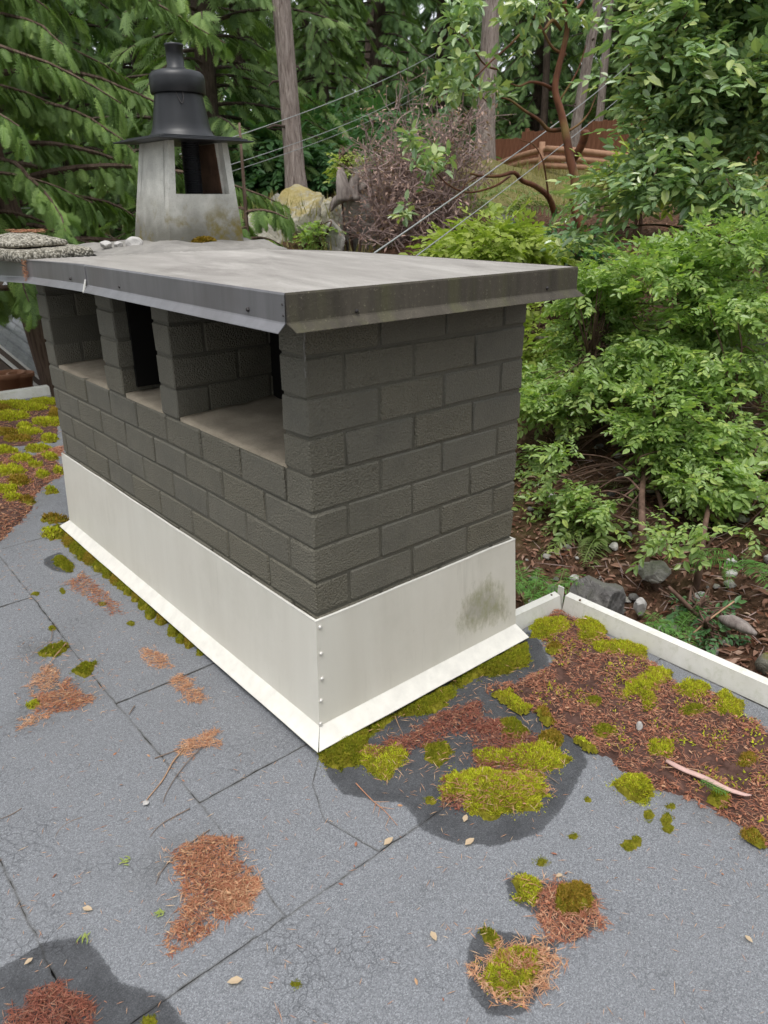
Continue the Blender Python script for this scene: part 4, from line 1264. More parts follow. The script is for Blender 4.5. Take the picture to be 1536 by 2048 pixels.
def needle_mesh(r, pos, L0, L1, wd, z_of=None, tilt=0.22, dirs=None, spread=3.14):
    n = len(pos)
    a = r.uniform(-spread, spread, n) if dirs is None else dirs + r.normal(0, spread, n)
    D = np.column_stack([np.cos(a), np.sin(a), r.normal(0, tilt, n)])
    ln = r.uniform(L0, L1, n)
    return stamp(NEED_V - [0.5, 0, 0], NEED_F, pos, frames(D, r.normal(0, 0.6, n)), np.column_stack([ln, np.full(n, wd) * r.uniform(0.7, 1.3, n), np.full(n, wd)]))

FLAKE_V = np.array([[-0.5, 0, 0], [-0.15, -0.5, 0.12], [0.2, -0.42, 0.12], [0.5, 0, 0.05], [0.2, 0.42, 0.12], [-0.15, 0.5, 0.12], [0, 0, 0.42]])
FLAKE_F = np.array([[0, 1, 6], [1, 2, 6], [2, 3, 6], [3, 4, 6], [4, 5, 6], [5, 0, 6]])
def needles(px_poly, n, mat, seed, label, h=0.012, L=(0.016, 0.036), wd=0.0017, name='needle_pile', cat='needle pile', group=None, kind=None, dirs=None, spread=3.14, bed=False, flakes=0.15, soft=0.022, zoff=0.0):
    poly = roof_poly(px_poly)
    r = rng(seed)
    n = int(n * (2.3 if kind is None else 1.5))
    Q = in_poly(r, poly, n, soft)
    if bed:
        Q = Q[fbm(Q, 15, seed + 9, 4, 0.6) > 0.35]
    e = np.clip(poly_sd(Q, poly) / 0.03 + 0.3, 0.05, 1)
    pos = np.column_stack([Q, roof_z(Q) + zoff + 0.0025 + e * h * r.random(len(Q))])
    mb = MB()
    k_ = int(len(Q) * flakes * 0.55)
    if k_:
        D = np.column_stack([rand_dir(r, k_)[:, :2], r.normal(0, 0.3, k_)])
        sc = r.uniform(0.007, 0.016, k_)
        mb.add(*stamp(FLAKE_V, FLAKE_F, pos[:k_], frames(D, r.normal(0, 0.7, k_)), np.column_stack([sc, sc * 0.38, sc * 0.35])))
    mb.add(*needle_mesh(r, pos[k_:], L[0], L[1], wd, dirs=dirs, spread=spread))
    mats = [mat]
    V, F = mb.get()
    mi = np.zeros(sum(len(f) for f in F), int)
    if bed:
        step = 0.012
        a, b = poly.min(0), poly.max(0)
        nx, ny = max(4, int((b[0] - a[0]) / step)), max(4, int((b[1] - a[1]) / step))
        X, Y = np.meshgrid(np.linspace(a[0], b[0], nx), np.linspace(a[1], b[1], ny))
        P = np.column_stack([X.ravel(), Y.ravel()])
        s_ = poly_sd(P, poly) + (fbm(P, 40, seed, 3) - 0.5) * 0.03
        z = roof_z(P) + zoff + np.where(s_ > 0, np.clip(s_ / 0.05, 0, 1) * h * (0.2 + 0.9 * fbm(P, 25, seed + 1, 3)), -0.006)
        idx = np.arange(nx * ny).reshape(ny, nx)
        FB = np.stack([idx[:-1, :-1], idx[:-1, 1:], idx[1:, 1:], idx[1:, :-1]], -1).reshape(-1, 4)
        FB = FB[(s_[FB] > -0.004).any(1)]
        F = F + [FB + len(V)]
        V = np.vstack([V, np.column_stack([P, z])])
        mi = np.concatenate([mi, np.ones(len(FB), int)])
        mats = [mat, MAT['litter_bed']]
    o = solid(name, V, F, mats, mi=mi)
    if kind:
        return tag(o, label, None, None, kind)
    return tag(o, label, cat, group)

MO, MD, MG = MAT['moss'], MAT['moss_dark'], MAT['moss_gold']
# along the front apron
moss([(637, 1506), (700, 1470), (738, 1455), (735, 1490), (712, 1535), (668, 1540), (642, 1522)], 0.022, MD, 1, 'deep green moss mound at the near corner tip of the chimney apron')
moss([(735, 1456), (800, 1421), (905, 1366), (905, 1395), (870, 1425), (800, 1430), (745, 1468)], 0.018, MD, 2, 'long dark moss band under the middle of the front apron')
moss([(905, 1364), (985, 1322), (1057, 1284), (1055, 1335), (1005, 1348), (960, 1352), (920, 1374)], 0.024, MD, 3, 'thick moss bank under the right end of the front apron')
# in and round the big wet patch
needles([(720, 1510), (830, 1465), (880, 1430), (955, 1405), (968, 1440), (1005, 1442), (990, 1465), (930, 1458), (870, 1482), (820, 1502), (745, 1527)], 900, MAT['needle_dark'], 11, 'long red needle drift on the wet roof below the front apron', flakes=0.35)
needles([(930, 1450), (1040, 1452), (1092, 1495), (1075, 1548), (960, 1548), (895, 1560), (884, 1605), (920, 1625), (935, 1560), (955, 1500)], 900, MAT['needle_dark'], 12, 'red needles lying between the two moss mats on the big wet patch', flakes=0.35)
moss([(730, 1500), (800, 1488), (814, 1510), (800, 1532), (770, 1560), (735, 1547), (718, 1520)], 0.010, MO, 4, 'loose moss tuft at the left end of the red needle drift', dens=9)
moss([(850, 1490), (890, 1485), (905, 1505), (880, 1532), (850, 1520)], 0.008, MD, 5, 'small thin moss tuft under the middle of the needle drift', dens=9)
moss([(1000, 1440), (1030, 1438), (1062, 1468), (1040, 1482), (1010, 1476)], 0.012, MD, 6, 'dark moss tuft at the upper right end of the needle drift')
moss([(950, 1502), (1000, 1502), (1060, 1488), (1095, 1485), (1120, 1505), (1142, 1520), (1112, 1538), (1060, 1547), (1020, 1530), (960, 1532)], 0.013, MO, 7, 'yellow green moss mat on the upper part of the big wet patch', dens=12)
moss(blob(1102, 1482, 23, 15), 0.022, MG, 8, 'rusty brown moss dome at the right edge of the wet patch moss')
moss([(885, 1572), (905, 1546), (960, 1540), (1020, 1546), (1082, 1546), (1090, 1590), (1076, 1616), (1012, 1627), (985, 1637), (945, 1627), (928, 1600), (886, 1602)], 0.018, MO, 9, 'largest bright moss mat in the middle of the big wet patch', dens=15)
needles([(885, 1572), (1082, 1548), (1090, 1590), (985, 1635), (900, 1615)], 130, MAT['needle'], 13, 'scattered red needles caught on the largest moss mat', h=0.02, zoff=0.012)
# twin patches nearer the camera
moss([(1030, 1762), (1055, 1755), (1082, 1775), (1076, 1800), (1066, 1810), (1035, 1802)], 0.016, MO, 21, 'bright lime moss tuft at the left of the rusty dome')
needles([(1068, 1790), (1105, 1770), (1195, 1788), (1197, 1850), (1160, 1867), (1130, 1888), (1105, 1872), (1083, 1840)], 420, MAT['needle_dull'], 22, 'pinkish needle ring round the rusty moss dome', flakes=0.2, soft=0.02)
moss(blob(1147, 1806, 38, 30), 0.034, MG, 23, 'tall rusty golden moss dome in a ring of needles', dens=22)
needles([(952, 1935), (1000, 1885), (1035, 1890), (1095, 1895), (1122, 1930), (1102, 1965), (1080, 1997), (1050, 2010), (985, 2000)], 380, MAT['needle_tan'], 24, 'fringe of tan needles round the nearest moss mat', flakes=0.2, soft=0.02)
moss([(970, 1932), (985, 1910), (1030, 1900), (1072, 1906), (1078, 1945), (1060, 1975), (1020, 1999), (990, 1990), (974, 1965)], 0.020, MO, 25, 'nearest moss mat, yellow green with needles in it')
needles([(1000, 1920), (1060, 1915), (1060, 1960), (1010, 1965)], 60, MAT['needle'], 26, 'few red needles on top of the nearest moss mat', h=0.012, zoff=0.018)
moss([(963, 1865), (985, 1862), (1002, 1885), (985, 1897), (968, 1886)], 0.006, MD, 27, 'thin dark moss smear above the nearest moss mat')
DOTL = ['small moss dot alone just above the bright lime tuft by the rusty dome', 'left half of a double moss dot on bare roofing right of the lime tuft', 'right half of a double moss dot on bare roofing right of the lime tuft', 'faint dark moss dot between the big wet patch and the double dot',
        'round moss dot below the plump lime cushion, left of two stacked dots', 'upper of two stacked moss dots below the needle bed', 'lower of two stacked moss dots below the needle bed', 'tiny moss speck left of the plump lime cushion', 'flat moss speck nearest the needle bed edge below the lime cushion',
        'round moss dot on the seam crossing at far left', 'dark moss bit at the left end of the farthest red needle drift', 'green moss bit inside the farthest red needle drift', 'tiny moss speck above the moss tuft among twigs', 'dark moss smudge on near roofing at the bottom centre', 'moss speck beside the row of moss cushions',
        'dark moss bit on the wet patch at the bottom frame edge', 'faint moss dot at the lower left edge of the big wet patch']
DOTS = 'small moss dots on the grey roofing'
for i, (x, y, rx, ry) in enumerate([(1083, 1725, 13, 9), (1258, 1690, 13, 10), (1272, 1683, 10, 9), (1148, 1673, 8, 5), (1297, 1631, 11, 9), (1333, 1640, 11, 11), (1337, 1656, 10, 6), (1176, 1600, 5, 4), (1340, 1612, 9, 4), (72, 1189, 8, 5), (125, 1183, 8, 6), (205, 1208, 9, 5), (103, 1256, 6, 4), (590, 1968, 14, 7), (262, 1248, 7, 5), (300, 2040, 14, 10), (860, 1600, 9, 7)]):
    moss(blob(x, y, rx, ry), 0.006, MD, 300 + i, DOTL[i], DOTS, blade=0.005)
# the bed of litter along the right edge
needles([(1062, 1268), (1105, 1222), (1125, 1226), (1200, 1268), (1290, 1318), (1365, 1378), (1420, 1385), (1480, 1425), (1536, 1462), (1700, 1560), (1790, 1640), (1800, 1720), (1740, 1800), (1650, 1770), (1536, 1697), (1440, 1622), (1380, 1597), (1280, 1572), (1220, 1522), (1150, 1482), (1100, 1452), (1030, 1397), (980, 1386), (985, 1370), (1040, 1366), (1102, 1332), (1107, 1310), (1082, 1290)],
        13500, MAT['needle_dull'], 31, 'deep bed of fallen needles along the right roof edge', h=0.022, L=(0.015, 0.032), wd=0.0018, name='needle_litter', kind='stuff', bed=True, flakes=0.3, soft=0.008)
BED = [
    ([(1057, 1265), (1075, 1245), (1130, 1240), (1142, 1262), (1095, 1287), (1060, 1280)], MO, 'bright moss mat beside the chimney in the corner of the roof edge'),
    ([(1150, 1247), (1180, 1240), (1207, 1252), (1207, 1277), (1180, 1292), (1160, 1287)], MO, 'bright moss mat against the roof edge near the corner'),
    ([(1180, 1292), (1240, 1287), (1290, 1302), (1285, 1317), (1230, 1314), (1190, 1307)], MO, 'flat olive moss strip beside the roof edge, right of the corner'),
    ([(1240, 1392), (1260, 1367), (1300, 1342), (1337, 1347), (1332, 1372), (1300, 1387), (1317, 1412), (1290, 1427), (1275, 1402), (1245, 1407)], MO, 'branching yellow moss mat in the middle of the needle bed'),
    ([(1350, 1377), (1380, 1367), (1422, 1377), (1410, 1394), (1380, 1404), (1360, 1397)], MO, 'yellow moss mat between the branching mat and the roof edge'),
    ([(1425, 1422), (1445, 1387), (1482, 1412), (1476, 1432), (1440, 1442)], MO, 'moss mat farthest right beside the roof edge'),
    ([(1288, 1502), (1300, 1488), (1352, 1486), (1342, 1516), (1295, 1522)], MO, 'moss tuft just above the pink strip of bark'),
    ([(1490, 1665), (1515, 1665), (1522, 1692), (1495, 1687)], MG, 'brownish moss tuft on the lower edge of the needle bed at far right'),
    ([(1075, 1427), (1090, 1422), (1112, 1452), (1095, 1452)], MG, 'narrow rusty moss streak on the lower edge of the needle bed'),
    ([(1145, 1482), (1165, 1487), (1192, 1507), (1175, 1507)], MO, 'narrow green moss streak on the lower edge of the needle bed'),
    (blob(1493, 1527, 21, 14), MG, 'round olive moss knob right of the bark strip'),
    ([(990, 1392), (1020, 1387), (1055, 1422), (1042, 1432), (1010, 1412)], MO, 'lime moss wedge where the needle bed narrows to a point'),
    (blob(1205, 1468, 22, 12), MD, 'dull moss tuft left of the white stone'),
    (blob(1110, 1302, 14, 8), MG, 'brown moss tuft nearest the chimney corner in the needle bed'),
    (blob(1385, 1425, 26, 10), MD, 'dull olive moss tuft under the yellow moss mat'),
    (blob(1440, 1600, 24, 12), MD, 'dull moss tuft below the tip of the bark strip'),
    (blob(1190, 1410, 16, 8), MD, 'dull moss tuft left of the branching mat'),
]
r = rng(404)
bp = roof_poly([(1080, 1285), (1125, 1235), (1290, 1322), (1420, 1390), (1720, 1580), (1720, 1800), (1440, 1610), (1220, 1515), (1040, 1395), (1100, 1335)])
Q = in_poly(r, bp, 5200, 0.0)
Q = Q[(fbm(Q, 13, 21, 4, 0.6) > 0.56) & (r.random(len(Q)) < 0.8)]
g_ = np.column_stack([r.normal(0, .6, (len(Q), 2)), np.abs(r.normal(.6, .3, len(Q)))])
sc = r.uniform(0.006, 0.013, len(Q))
tag(solid('sparse_moss', *stamp(BLADE_V, BLADE_F, np.column_stack([Q, roof_z(Q) + 0.012 + 0.010 * r.random(len(Q))]), frames(g_), np.column_stack([sc, sc * .5, sc])), MO), kind='stuff')
for i, (p, m, lab) in enumerate(BED):
    moss(p, 0.012, m, 40 + i, lab, dens=11, zoff=0.012)
moss([(1232, 1570), (1250, 1552), (1290, 1560), (1310, 1590), (1285, 1604), (1255, 1597)], 0.028, MO, 70, 'plump lime moss cushion standing alone at the edge of the needle bed', dens=18)
# tufts out on the left
moss([(108, 1118), (125, 1112), (145, 1130), (143, 1144), (120, 1139)], 0.012, MD, 71, 'dark moss tuft on a wet spot beside the far end of the apron')
moss([(80, 1305), (100, 1290), (134, 1285), (131, 1300), (110, 1311), (88, 1313)], 0.010, MD, 72, 'moss tuft among twigs on the left roof')
moss([(150, 1340), (165, 1328), (193, 1325), (186, 1343), (170, 1354), (155, 1351)], 0.013, MD, 73, 'green moss tuft on the long roof seam')
moss([(55, 1408), (75, 1400), (79, 1410), (62, 1415)], 0.008, MO, 74, 'little bright moss tuft left of the red needles')
ORD = 'first second third fourth fifth sixth seventh eighth ninth tenth eleventh twelfth thirteenth fourteenth fifteenth sixteenth seventeenth eighteenth'.split()
for i, (x, y) in enumerate([(118, 1068), (140, 1085), (152, 1100), (165, 1112), (178, 1120), (198, 1135), (215, 1150), (232, 1163), (245, 1173), (258, 1185), (272, 1197), (288, 1213), (300, 1230), (322, 1243), (345, 1266), (362, 1281), (378, 1290), (400, 1308)]):
    rx = 15 - 0.25 * i if i < 17 else 7
    moss(blob(x + 1, y - 1, rx, rx * 0.85), 0.021 if i < 17 else 0.010, [MD, MG, MD][i % 3], 80 + i, '%s moss cushion from the far end of the row under the left apron' % ORD[i], 'moss cushions under the left apron', dens=18, blade=0.006)
NP = [
    ([(130, 1170), (165, 1147), (200, 1180), (230, 1200), (243, 1226), (225, 1229), (190, 1206), (150, 1181)], 330, 'needle', 'red brown needle drift nearest the far end of the apron'),
    ([(62, 1370), (95, 1332), (115, 1350), (110, 1375), (80, 1384)], 170, 'needle_tan', 'tan needle pile below the moss tuft among twigs'),
    ([(80, 1390), (125, 1380), (132, 1360), (155, 1380), (184, 1402), (160, 1416), (95, 1426), (75, 1411)], 420, 'needle', 'broad red needle pile left of the long seam'),
    ([(40, 1453), (60, 1436), (97, 1428), (62, 1449)], 60, 'needle_tan', 'thin trail of tan needles running to the left frame edge'),
    ([(284, 1301), (300, 1297), (330, 1315), (343, 1333), (310, 1334)], 170, 'needle_tan', 'small tan needle pile below the moss cushions'),
    ([(345, 1360), (360, 1350), (385, 1370), (409, 1396), (400, 1404), (370, 1401), (360, 1376)], 210, 'needle_tan', 'small tan needle pile across a short seam'),
    ([(365, 1501), (385, 1480), (436, 1465), (439, 1486), (410, 1496), (380, 1508)], 190, 'needle_tan', 'swept tan needle bunch at the end of a braided twig'),
    ([(355, 1705), (410, 1675), (470, 1685), (476, 1725), (502, 1765), (509, 1785), (490, 1821), (430, 1841), (400, 1871), (350, 1896), (344, 1876), (365, 1831), (390, 1796), (370, 1761), (362, 1731)], 1150, 'needle', 'large orange needle drift on the seam in the lower left'),
    ([(430, 1760), (502, 1755), (509, 1785), (490, 1821), (430, 1830)], 330, 'needle_tan', 'pale needles covering the right half of the large orange drift'),
    ([(28, 2042), (60, 1992), (110, 1975), (150, 2000), (190, 2012), (160, 2050), (150, 2110), (30, 2110)], 650, 'needle_dark', 'dark red needle heap on the wet patch at the lower left corner'),
]
for i, (p, n, m, lab) in enumerate(NP):
    needles(p, n, MAT[m], 120 + i, lab, flakes=0.25 if m == 'needle' else 0.05, h=0.010 if n < 500 else 0.016)
# the mossy far end of the roof on the left
FAR = [[(-190, 1060), (-130, 1115), (0, 1086), (40, 1046), (66, 1016), (72, 985), (30, 985), (-100, 985), (-150, 1010)], [(-120, 985), (20, 955), (60, 940), (66, 915), (30, 905), (-90, 925), (-160, 955)],
       [(58, 958), (75, 935), (126, 935), (126, 952), (95, 967)], [(86, 905), (126, 893), (122, 913), (85, 917)], [(-190, 850), (-120, 905), (60, 893), (118, 870), (112, 800), (-120, 805)],
       [(-150, 1000), (-100, 930), (20, 925), (95, 905), (122, 930), (105, 962), (60, 1000), (30, 1010)]]
for i, p in enumerate(FAR):
    needles(p, 1800 if i in (0, 1, 4, 5) else 500, MAT['needle_dull'] if i % 2 else MAT['needle'], 140 + i, 'fallen needles spread over the far end of the flat roof', h=0.014, L=(0.02, 0.045), wd=0.003, name='needle_litter', kind='stuff', bed=True, flakes=0.3)
for i, (x, y, rx, ry) in enumerate([(20, 835, 30, 7), (51, 857, 12, 4), (93, 848, 20, 6), (36, 882, 22, 4), (78, 901, 20, 4), (44, 922, 18, 5), (22, 946, 24, 7), (40, 967, 17, 7), (14, 985, 18, 6), (73, 935, 10, 3), (86, 955, 10, 4), (55, 1006, 11, 4), (103, 985, 9, 3), (30, 812, 40, 5), (88, 806, 22, 5), (112, 830, 10, 9), (118, 945, 8, 4), (105, 1072, 14, 5), (60, 868, 18, 5), (12, 868, 20, 5), (100, 880, 12, 5), (8, 905, 22, 5), (65, 818, 24, 5), (-10, 820, 26, 6), (100, 918, 10, 4), (25, 1000, 14, 5), (-20, 930, 20, 5), (112, 1041, 20, 4)]):
    moss(blob(x, y, rx * 1.3, ry * 1.35), 0.022, [MO, MO, MO, MG][i % 4], 160 + i, 'bright moss pad among needles at the far end of the roof', 'moss pads on the far roof', dens=8, far=2.2, zoff=0.004)
# odd needles and flakes blown over the whole roof
r = rng(77)
Q = np.column_stack([r.uniform(-1.3, 1.05, 3800), r.uniform(-1.35, 2.4, 3800)])
Q = Q[(Q[:, 0] < -0.09) | (Q[:, 1] < -0.10)]
pos = np.column_stack([Q, roof_z(Q) + 0.003])
mb = MB().add(*needle_mesh(r, pos[:2050], 0.009, 0.027, 0.0013, tilt=0.05))
tag(solid('loose_needles', *mb.get(), MAT['needle_tan']), kind='stuff')
D = np.column_stack([rand_dir(r, 130)[:, :2], r.normal(0, 0.2, 130)])
sc = r.uniform(0.006, 0.017, 130)
tag(solid('loose_bud_scales', *stamp(FLAKE_V, FLAKE_F, pos[2100:2230], frames(D, r.normal(0, 0.5, 130)), np.column_stack([sc, sc * 0.42, sc * 0.4])), MAT['needle']), kind='stuff')

wq = np.vstack([in_poly(r, roof_poly(p), n_, 0.02) for p, n_ in [([(720, 1500), (960, 1400), (1060, 1440), (1145, 1500), (1095, 1620), (900, 1640), (740, 1560)], 330), ([(1010, 1755), (1190, 1760), (1200, 1880), (1080, 1880)], 120), ([(940, 1870), (1110, 1880), (1120, 1990), (960, 2010)], 130), ([(640, 1510), (1060, 1290), (1070, 1340), (660, 1545)], 90), ([(330, 1680), (520, 1690), (520, 1830), (330, 1900)], 130), ([(40, 1290), (220, 1290), (220, 1440), (40, 1460)], 110)]])
tag(solid('loose_needles', *needle_mesh(r, np.column_stack([wq, roof_z(wq) + 0.006 + 0.018 * r.random(len(wq)) ** 2]), 0.014, 0.034, 0.0018, tilt=0.3), MAT['needle_tan']), kind='stuff')

def twig(pxs, rad, mat, label, seed=0, name='twig', lift=0.004, cat='twig', n=22, side=0):
    P = np.array([at_z(x, y, RZ) for x, y in pxs])
    S = spline(P, n)
    r = rng(seed + 500)
    S[:, 2] = roof_z(S) + rad + lift + (vnoise(S, 20, seed)) * lift
    mb = MB().add(*tube(S, np.linspace(rad, rad * 0.45, n) * r.uniform(0.85, 1.15, n), 6))
    for k_ in range(side):
        i = int(r.integers(3, n - 2)); d = S[i] - S[i - 1]; d /= np.linalg.norm(d)
        a = r.choice([-1, 1]) * r.uniform(0.5, 1.0)
        q = np.array([d[0] * math.cos(a) - d[1] * math.sin(a), d[0] * math.sin(a) + d[1] * math.cos(a), 0.1])
        mb.add(*tube(np.array([S[i], S[i] + q * 0.02, S[i] + q * 0.04 + [0, 0, 0.001]]), [rad * .5, rad * .4, rad * .2], 5))
    return tag(solid(name, *mb.get(), mat, smooth=True), label, cat)
TW, TT = MAT['twig'], MAT['twig_tan']
twig([(368, 1500), (345, 1530), (325, 1565), (300, 1595), (292, 1606)], 0.0026, TT, 'braided tan twig running down from the swept needle bunch', 1)
tag(solid('twig_flower', *stamp(FLAKE_V, FLAKE_F, np.array([at_z(292, 1606, RZ + 0.008)]), frames(np.array([[1.0, 0.3, 0]])), np.array([0.018])), MAT['white_stone']), 'cream husk at the lower end of the braided twig', 'husk')
twig([(405, 1497), (365, 1540), (335, 1585), (326, 1608)], 0.0016, TW, 'thin grey twig curving beside the braided twig', 2)
twig([(310, 1520), (345, 1507), (372, 1496)], 0.0017, TW, 'short grey twig crossing the top of the braided twig', 3)
twig([(420, 1662), (380, 1690), (345, 1720), (322, 1748), (312, 1772)], 0.0018, TW, 'long dark curved twig at the left of the large orange drift', 4)
twig([(380, 1620), (345, 1638), (318, 1655), (300, 1676)], 0.0014, TW, 'thin dark twig above the large orange drift', 5)
twig([(165, 1636), (140, 1645), (120, 1660), (110, 1677)], 0.0014, TW, 'short curved twig on bare roofing at the left', 6)
twig([(44, 1619), (20, 1634), (-10, 1645)], 0.0014, TW, 'short twig at the left frame edge', 7)
twig([(133, 1290), (115, 1310), (100, 1330), (92, 1348)], 0.002, TT, 'tan twig leaning from the moss tuft among twigs', 8)
twig([(107, 1262), (100, 1285), (75, 1300), (60, 1316), (20, 1322)], 0.0013, TW, 'bent thin twig by the upper left seam', 9)
twig([(712, 1572), (740, 1600), (768, 1625), (795, 1655)], 0.0016, MAT['needle_tan'], 'pale stalk with a frayed end below the wet patch', 10, side=5)
twig([(1078, 1545), (1105, 1562), (1118, 1572)], 0.0016, TW, 'pale stub of twig right of the largest moss mat', 11)
twig([(270, 1415), (263, 1425), (258, 1433)], 0.0022, TW, 'short dark twig lying on the seam crossing', 12)
twig([(790, 1437), (797, 1455), (805, 1470)], 0.0014, TT, 'reddish twig hanging below the front apron', 13)
twig([(1320, 1549), (1350, 1550), (1390, 1558), (1415, 1565)], 0.0016, TT, 'thin pale twig touching the strip of bark', 14, lift=0.02)
P = np.array([at_z(x, y, RZ + 0.03) for x, y in [(1333, 1521), (1365, 1538), (1410, 1556), (1450, 1576), (1485, 1588), (1503, 1590)]])
S = spline(P, 20)
V, F = tube(S, np.interp(np.linspace(0, 1, 20), [0, 0.1, 0.5, 0.85, 1], [0.007, 0.009, 0.0095, 0.006, 0.002]), 8)
V[:, 2] = S[:, 2].mean() + (V[:, 2] - np.repeat(S[:, 2], 8)) * 0.45 + np.repeat(S[:, 2] - S[:, 2].mean(), 8)
tag(solid('bark_strip', V, F, MAT['bark_strip'], smooth=True), 'long pink strip of peeled bark on the needle bed', 'bark')
mb = MB()
A_, B_ = at_z(1402, 1560, RZ + 0.045), at_z(1452, 1586, RZ + 0.045)
mb.add(*tube(np.linspace(A_, B_, 6), 0.0012, 5))
r = rng(9); n = 44
t = np.repeat(np.linspace(0, 1, n // 2), 2)
dn = (B_ - A_) / np.linalg.norm(B_ - A_); sdv = np.array([-dn[1], dn[0], 0])
D = dn * 0.5 + sdv * np.where(np.arange(n) % 2, 1, -1)[:, None] + r.normal(0, 0.12, (n, 3))
mb.add(*stamp(NEED_V, NEED_F, A_ + (B_ - A_) * t[:, None], frames(D), np.column_stack([r.uniform(.016, .022, n), np.full(n, .0016), np.full(n, .001)])))
tag(solid('fir_sprig', *mb.get(), MAT['fern_green']), 'green fir sprig lying across the strip of bark', 'sprig')
for i, (x, y, lab) in enumerate([(258, 1723, 'bright green cedar tip left of the large orange drift'), (322, 1820, 'small green cedar tip left of the drift, nearer the camera'), (170, 1869, 'tiny green cedar tip on the edge of the corner wet patch')]):
    c = at_z(x, y, RZ + 0.006); r = rng(60 + i); n = 12
    a = r.normal(2.4 + i, 0.5, n)
    D = np.column_stack([np.cos(a), np.sin(a), r.normal(0.05, 0.05, n)])
    tag(solid('cedar_tip', *stamp(NEED_V, NEED_F, c + np.column_stack([r.normal(0, 0.006, (n, 2)), np.zeros(n)]), frames(D), np.column_stack([r.uniform(.012, .022, n), np.full(n, .003), np.full(n, .001)])), MAT['lime_leaf']), lab, 'sprig')
rock('white_stone', at_z(1278, 1460, RZ + 0.012), (0.011, 0.010, 0.016), MAT['white_stone'], 61, 'small white stone standing in the middle of the needle bed', 'stone', sub=2, sink=0.1)
LEAFL = [(1175, 1238, 'fallen pink leaf lying on the corner moss'), (928, 1644, 'pale fallen leaf on the lower part of the wet patch'), (930, 1690, 'red fallen scale just below the wet patch'), (66, 1915, 'brown fallen leaf on the corner wet patch'), (165, 1815, 'tan frond fragment on bare roofing at lower left'),
         (768, 1690, 'orange frond fragment right of the pale stalk'), (1125, 1748, 'cream leaf between the small moss dot and the rusty dome'), (862, 1862, 'red fallen scale in the middle of the near roofing'), (486, 1958, 'red scale at the bottom centre of the roofing'), (1490, 1870, 'cream leaf on the bare roofing at far right')]
LV = np.array([[0, 0, 0], [0.35, -0.26, 0.07], [0.7, -0.2, 0.05], [1, 0, 0.0], [0.7, 0.2, 0.05], [0.35, 0.26, 0.07]])
LF = np.array([[0, 1, 2, 3], [0, 3, 4, 5]])
for i, (x, y, lab) in enumerate(LEAFL):
    r = rng(800 + i); a = r.uniform(0, 6.28)
    tag(solid('fallen_leaf', *stamp(LV, LF, np.array([at_z(x, y, RZ + (0.03 if i == 0 else 0.005))]), frames(np.array([[math.cos(a), math.sin(a), 0.05]])), np.array([0.02 + 0.006 * (i % 3)])), MAT['pale_leaf']), lab, 'leaf')
# moss and needles at the foot of the pot
def moss_at(c, rx, ry, h, mat, seed, label):
    r = rng(seed); n = 60; m = 900
    V, F = lathe([(1, 0), (0.85, 0.55), (0.5, 0.9), (0.0001, 1.0)], 16)
    V = V * [rx, ry, h]
    mb = MB().add(V + c, F)
    d = rand_dir(r, m); d[:, 2] = np.abs(d[:, 2])
    mb.add(*stamp(BLADE_V, BLADE_F, c + d * [rx, ry, h], frames(d + r.normal(0, .4, d.shape)), r.uniform(0.007, 0.013, m)))
    V, F = mb.get()
    mi = np.concatenate([np.zeros(len(f), int) if f.shape[1] == 4 else np.ones(len(f), int) for f in F])
    tag(solid('moss_clump', V, F, [MAT['moss_bed'], mat], mi=mi), label, 'moss')
moss_at(at_z(408, 486, 0.888), 0.055, 0.04, 0.022, MAT['moss_gold'], 1, 'golden moss tuft at the foot of the chimney pot')
moss_at(at_z(436, 487, 0.880), 0.028, 0.03, 0.014, MAT['moss_dark'], 2, 'small round moss pad right of the golden tuft by the pot')
moss_at(at_z(528, 488, 0.868), 0.04, 0.03, 0.010, MAT['moss_dark'], 3, 'flat moss pad on the far edge of the metal cap')
r = rng(19); n = 130
pos = np.array([at_z(float(x), float(y), 0.945) for x, y in zip(r.uniform(85, 135, n), r.uniform(468, 473, n))])
pos = np.column_stack([r.uniform(-0.06, 0.08, n), r.uniform(1.9, 2.02, n), 0.945 + r.uniform(0, 0.012, n)])
tag(solid('needle_pile', *needle_mesh(r, pos, 0.02, 0.04, 0.002), MAT['needle']), 'rust red needles lying on the stacked rough slab', 'needle pile')
n = 120
pos = np.column_stack([np.full(n, X0 - 0.002) + r.uniform(-0.008, 0.006, n), 1.565 + r.normal(0, 0.006, n), zE - r.uniform(0, 0.075, n)])
tag(solid('needle_pile', *needle_mesh(r, pos, 0.012, 0.024, 0.0018, tilt=1.0), MAT['needle']), 'red needles wedged in the open end joint of the cap fascia', 'needle pile')

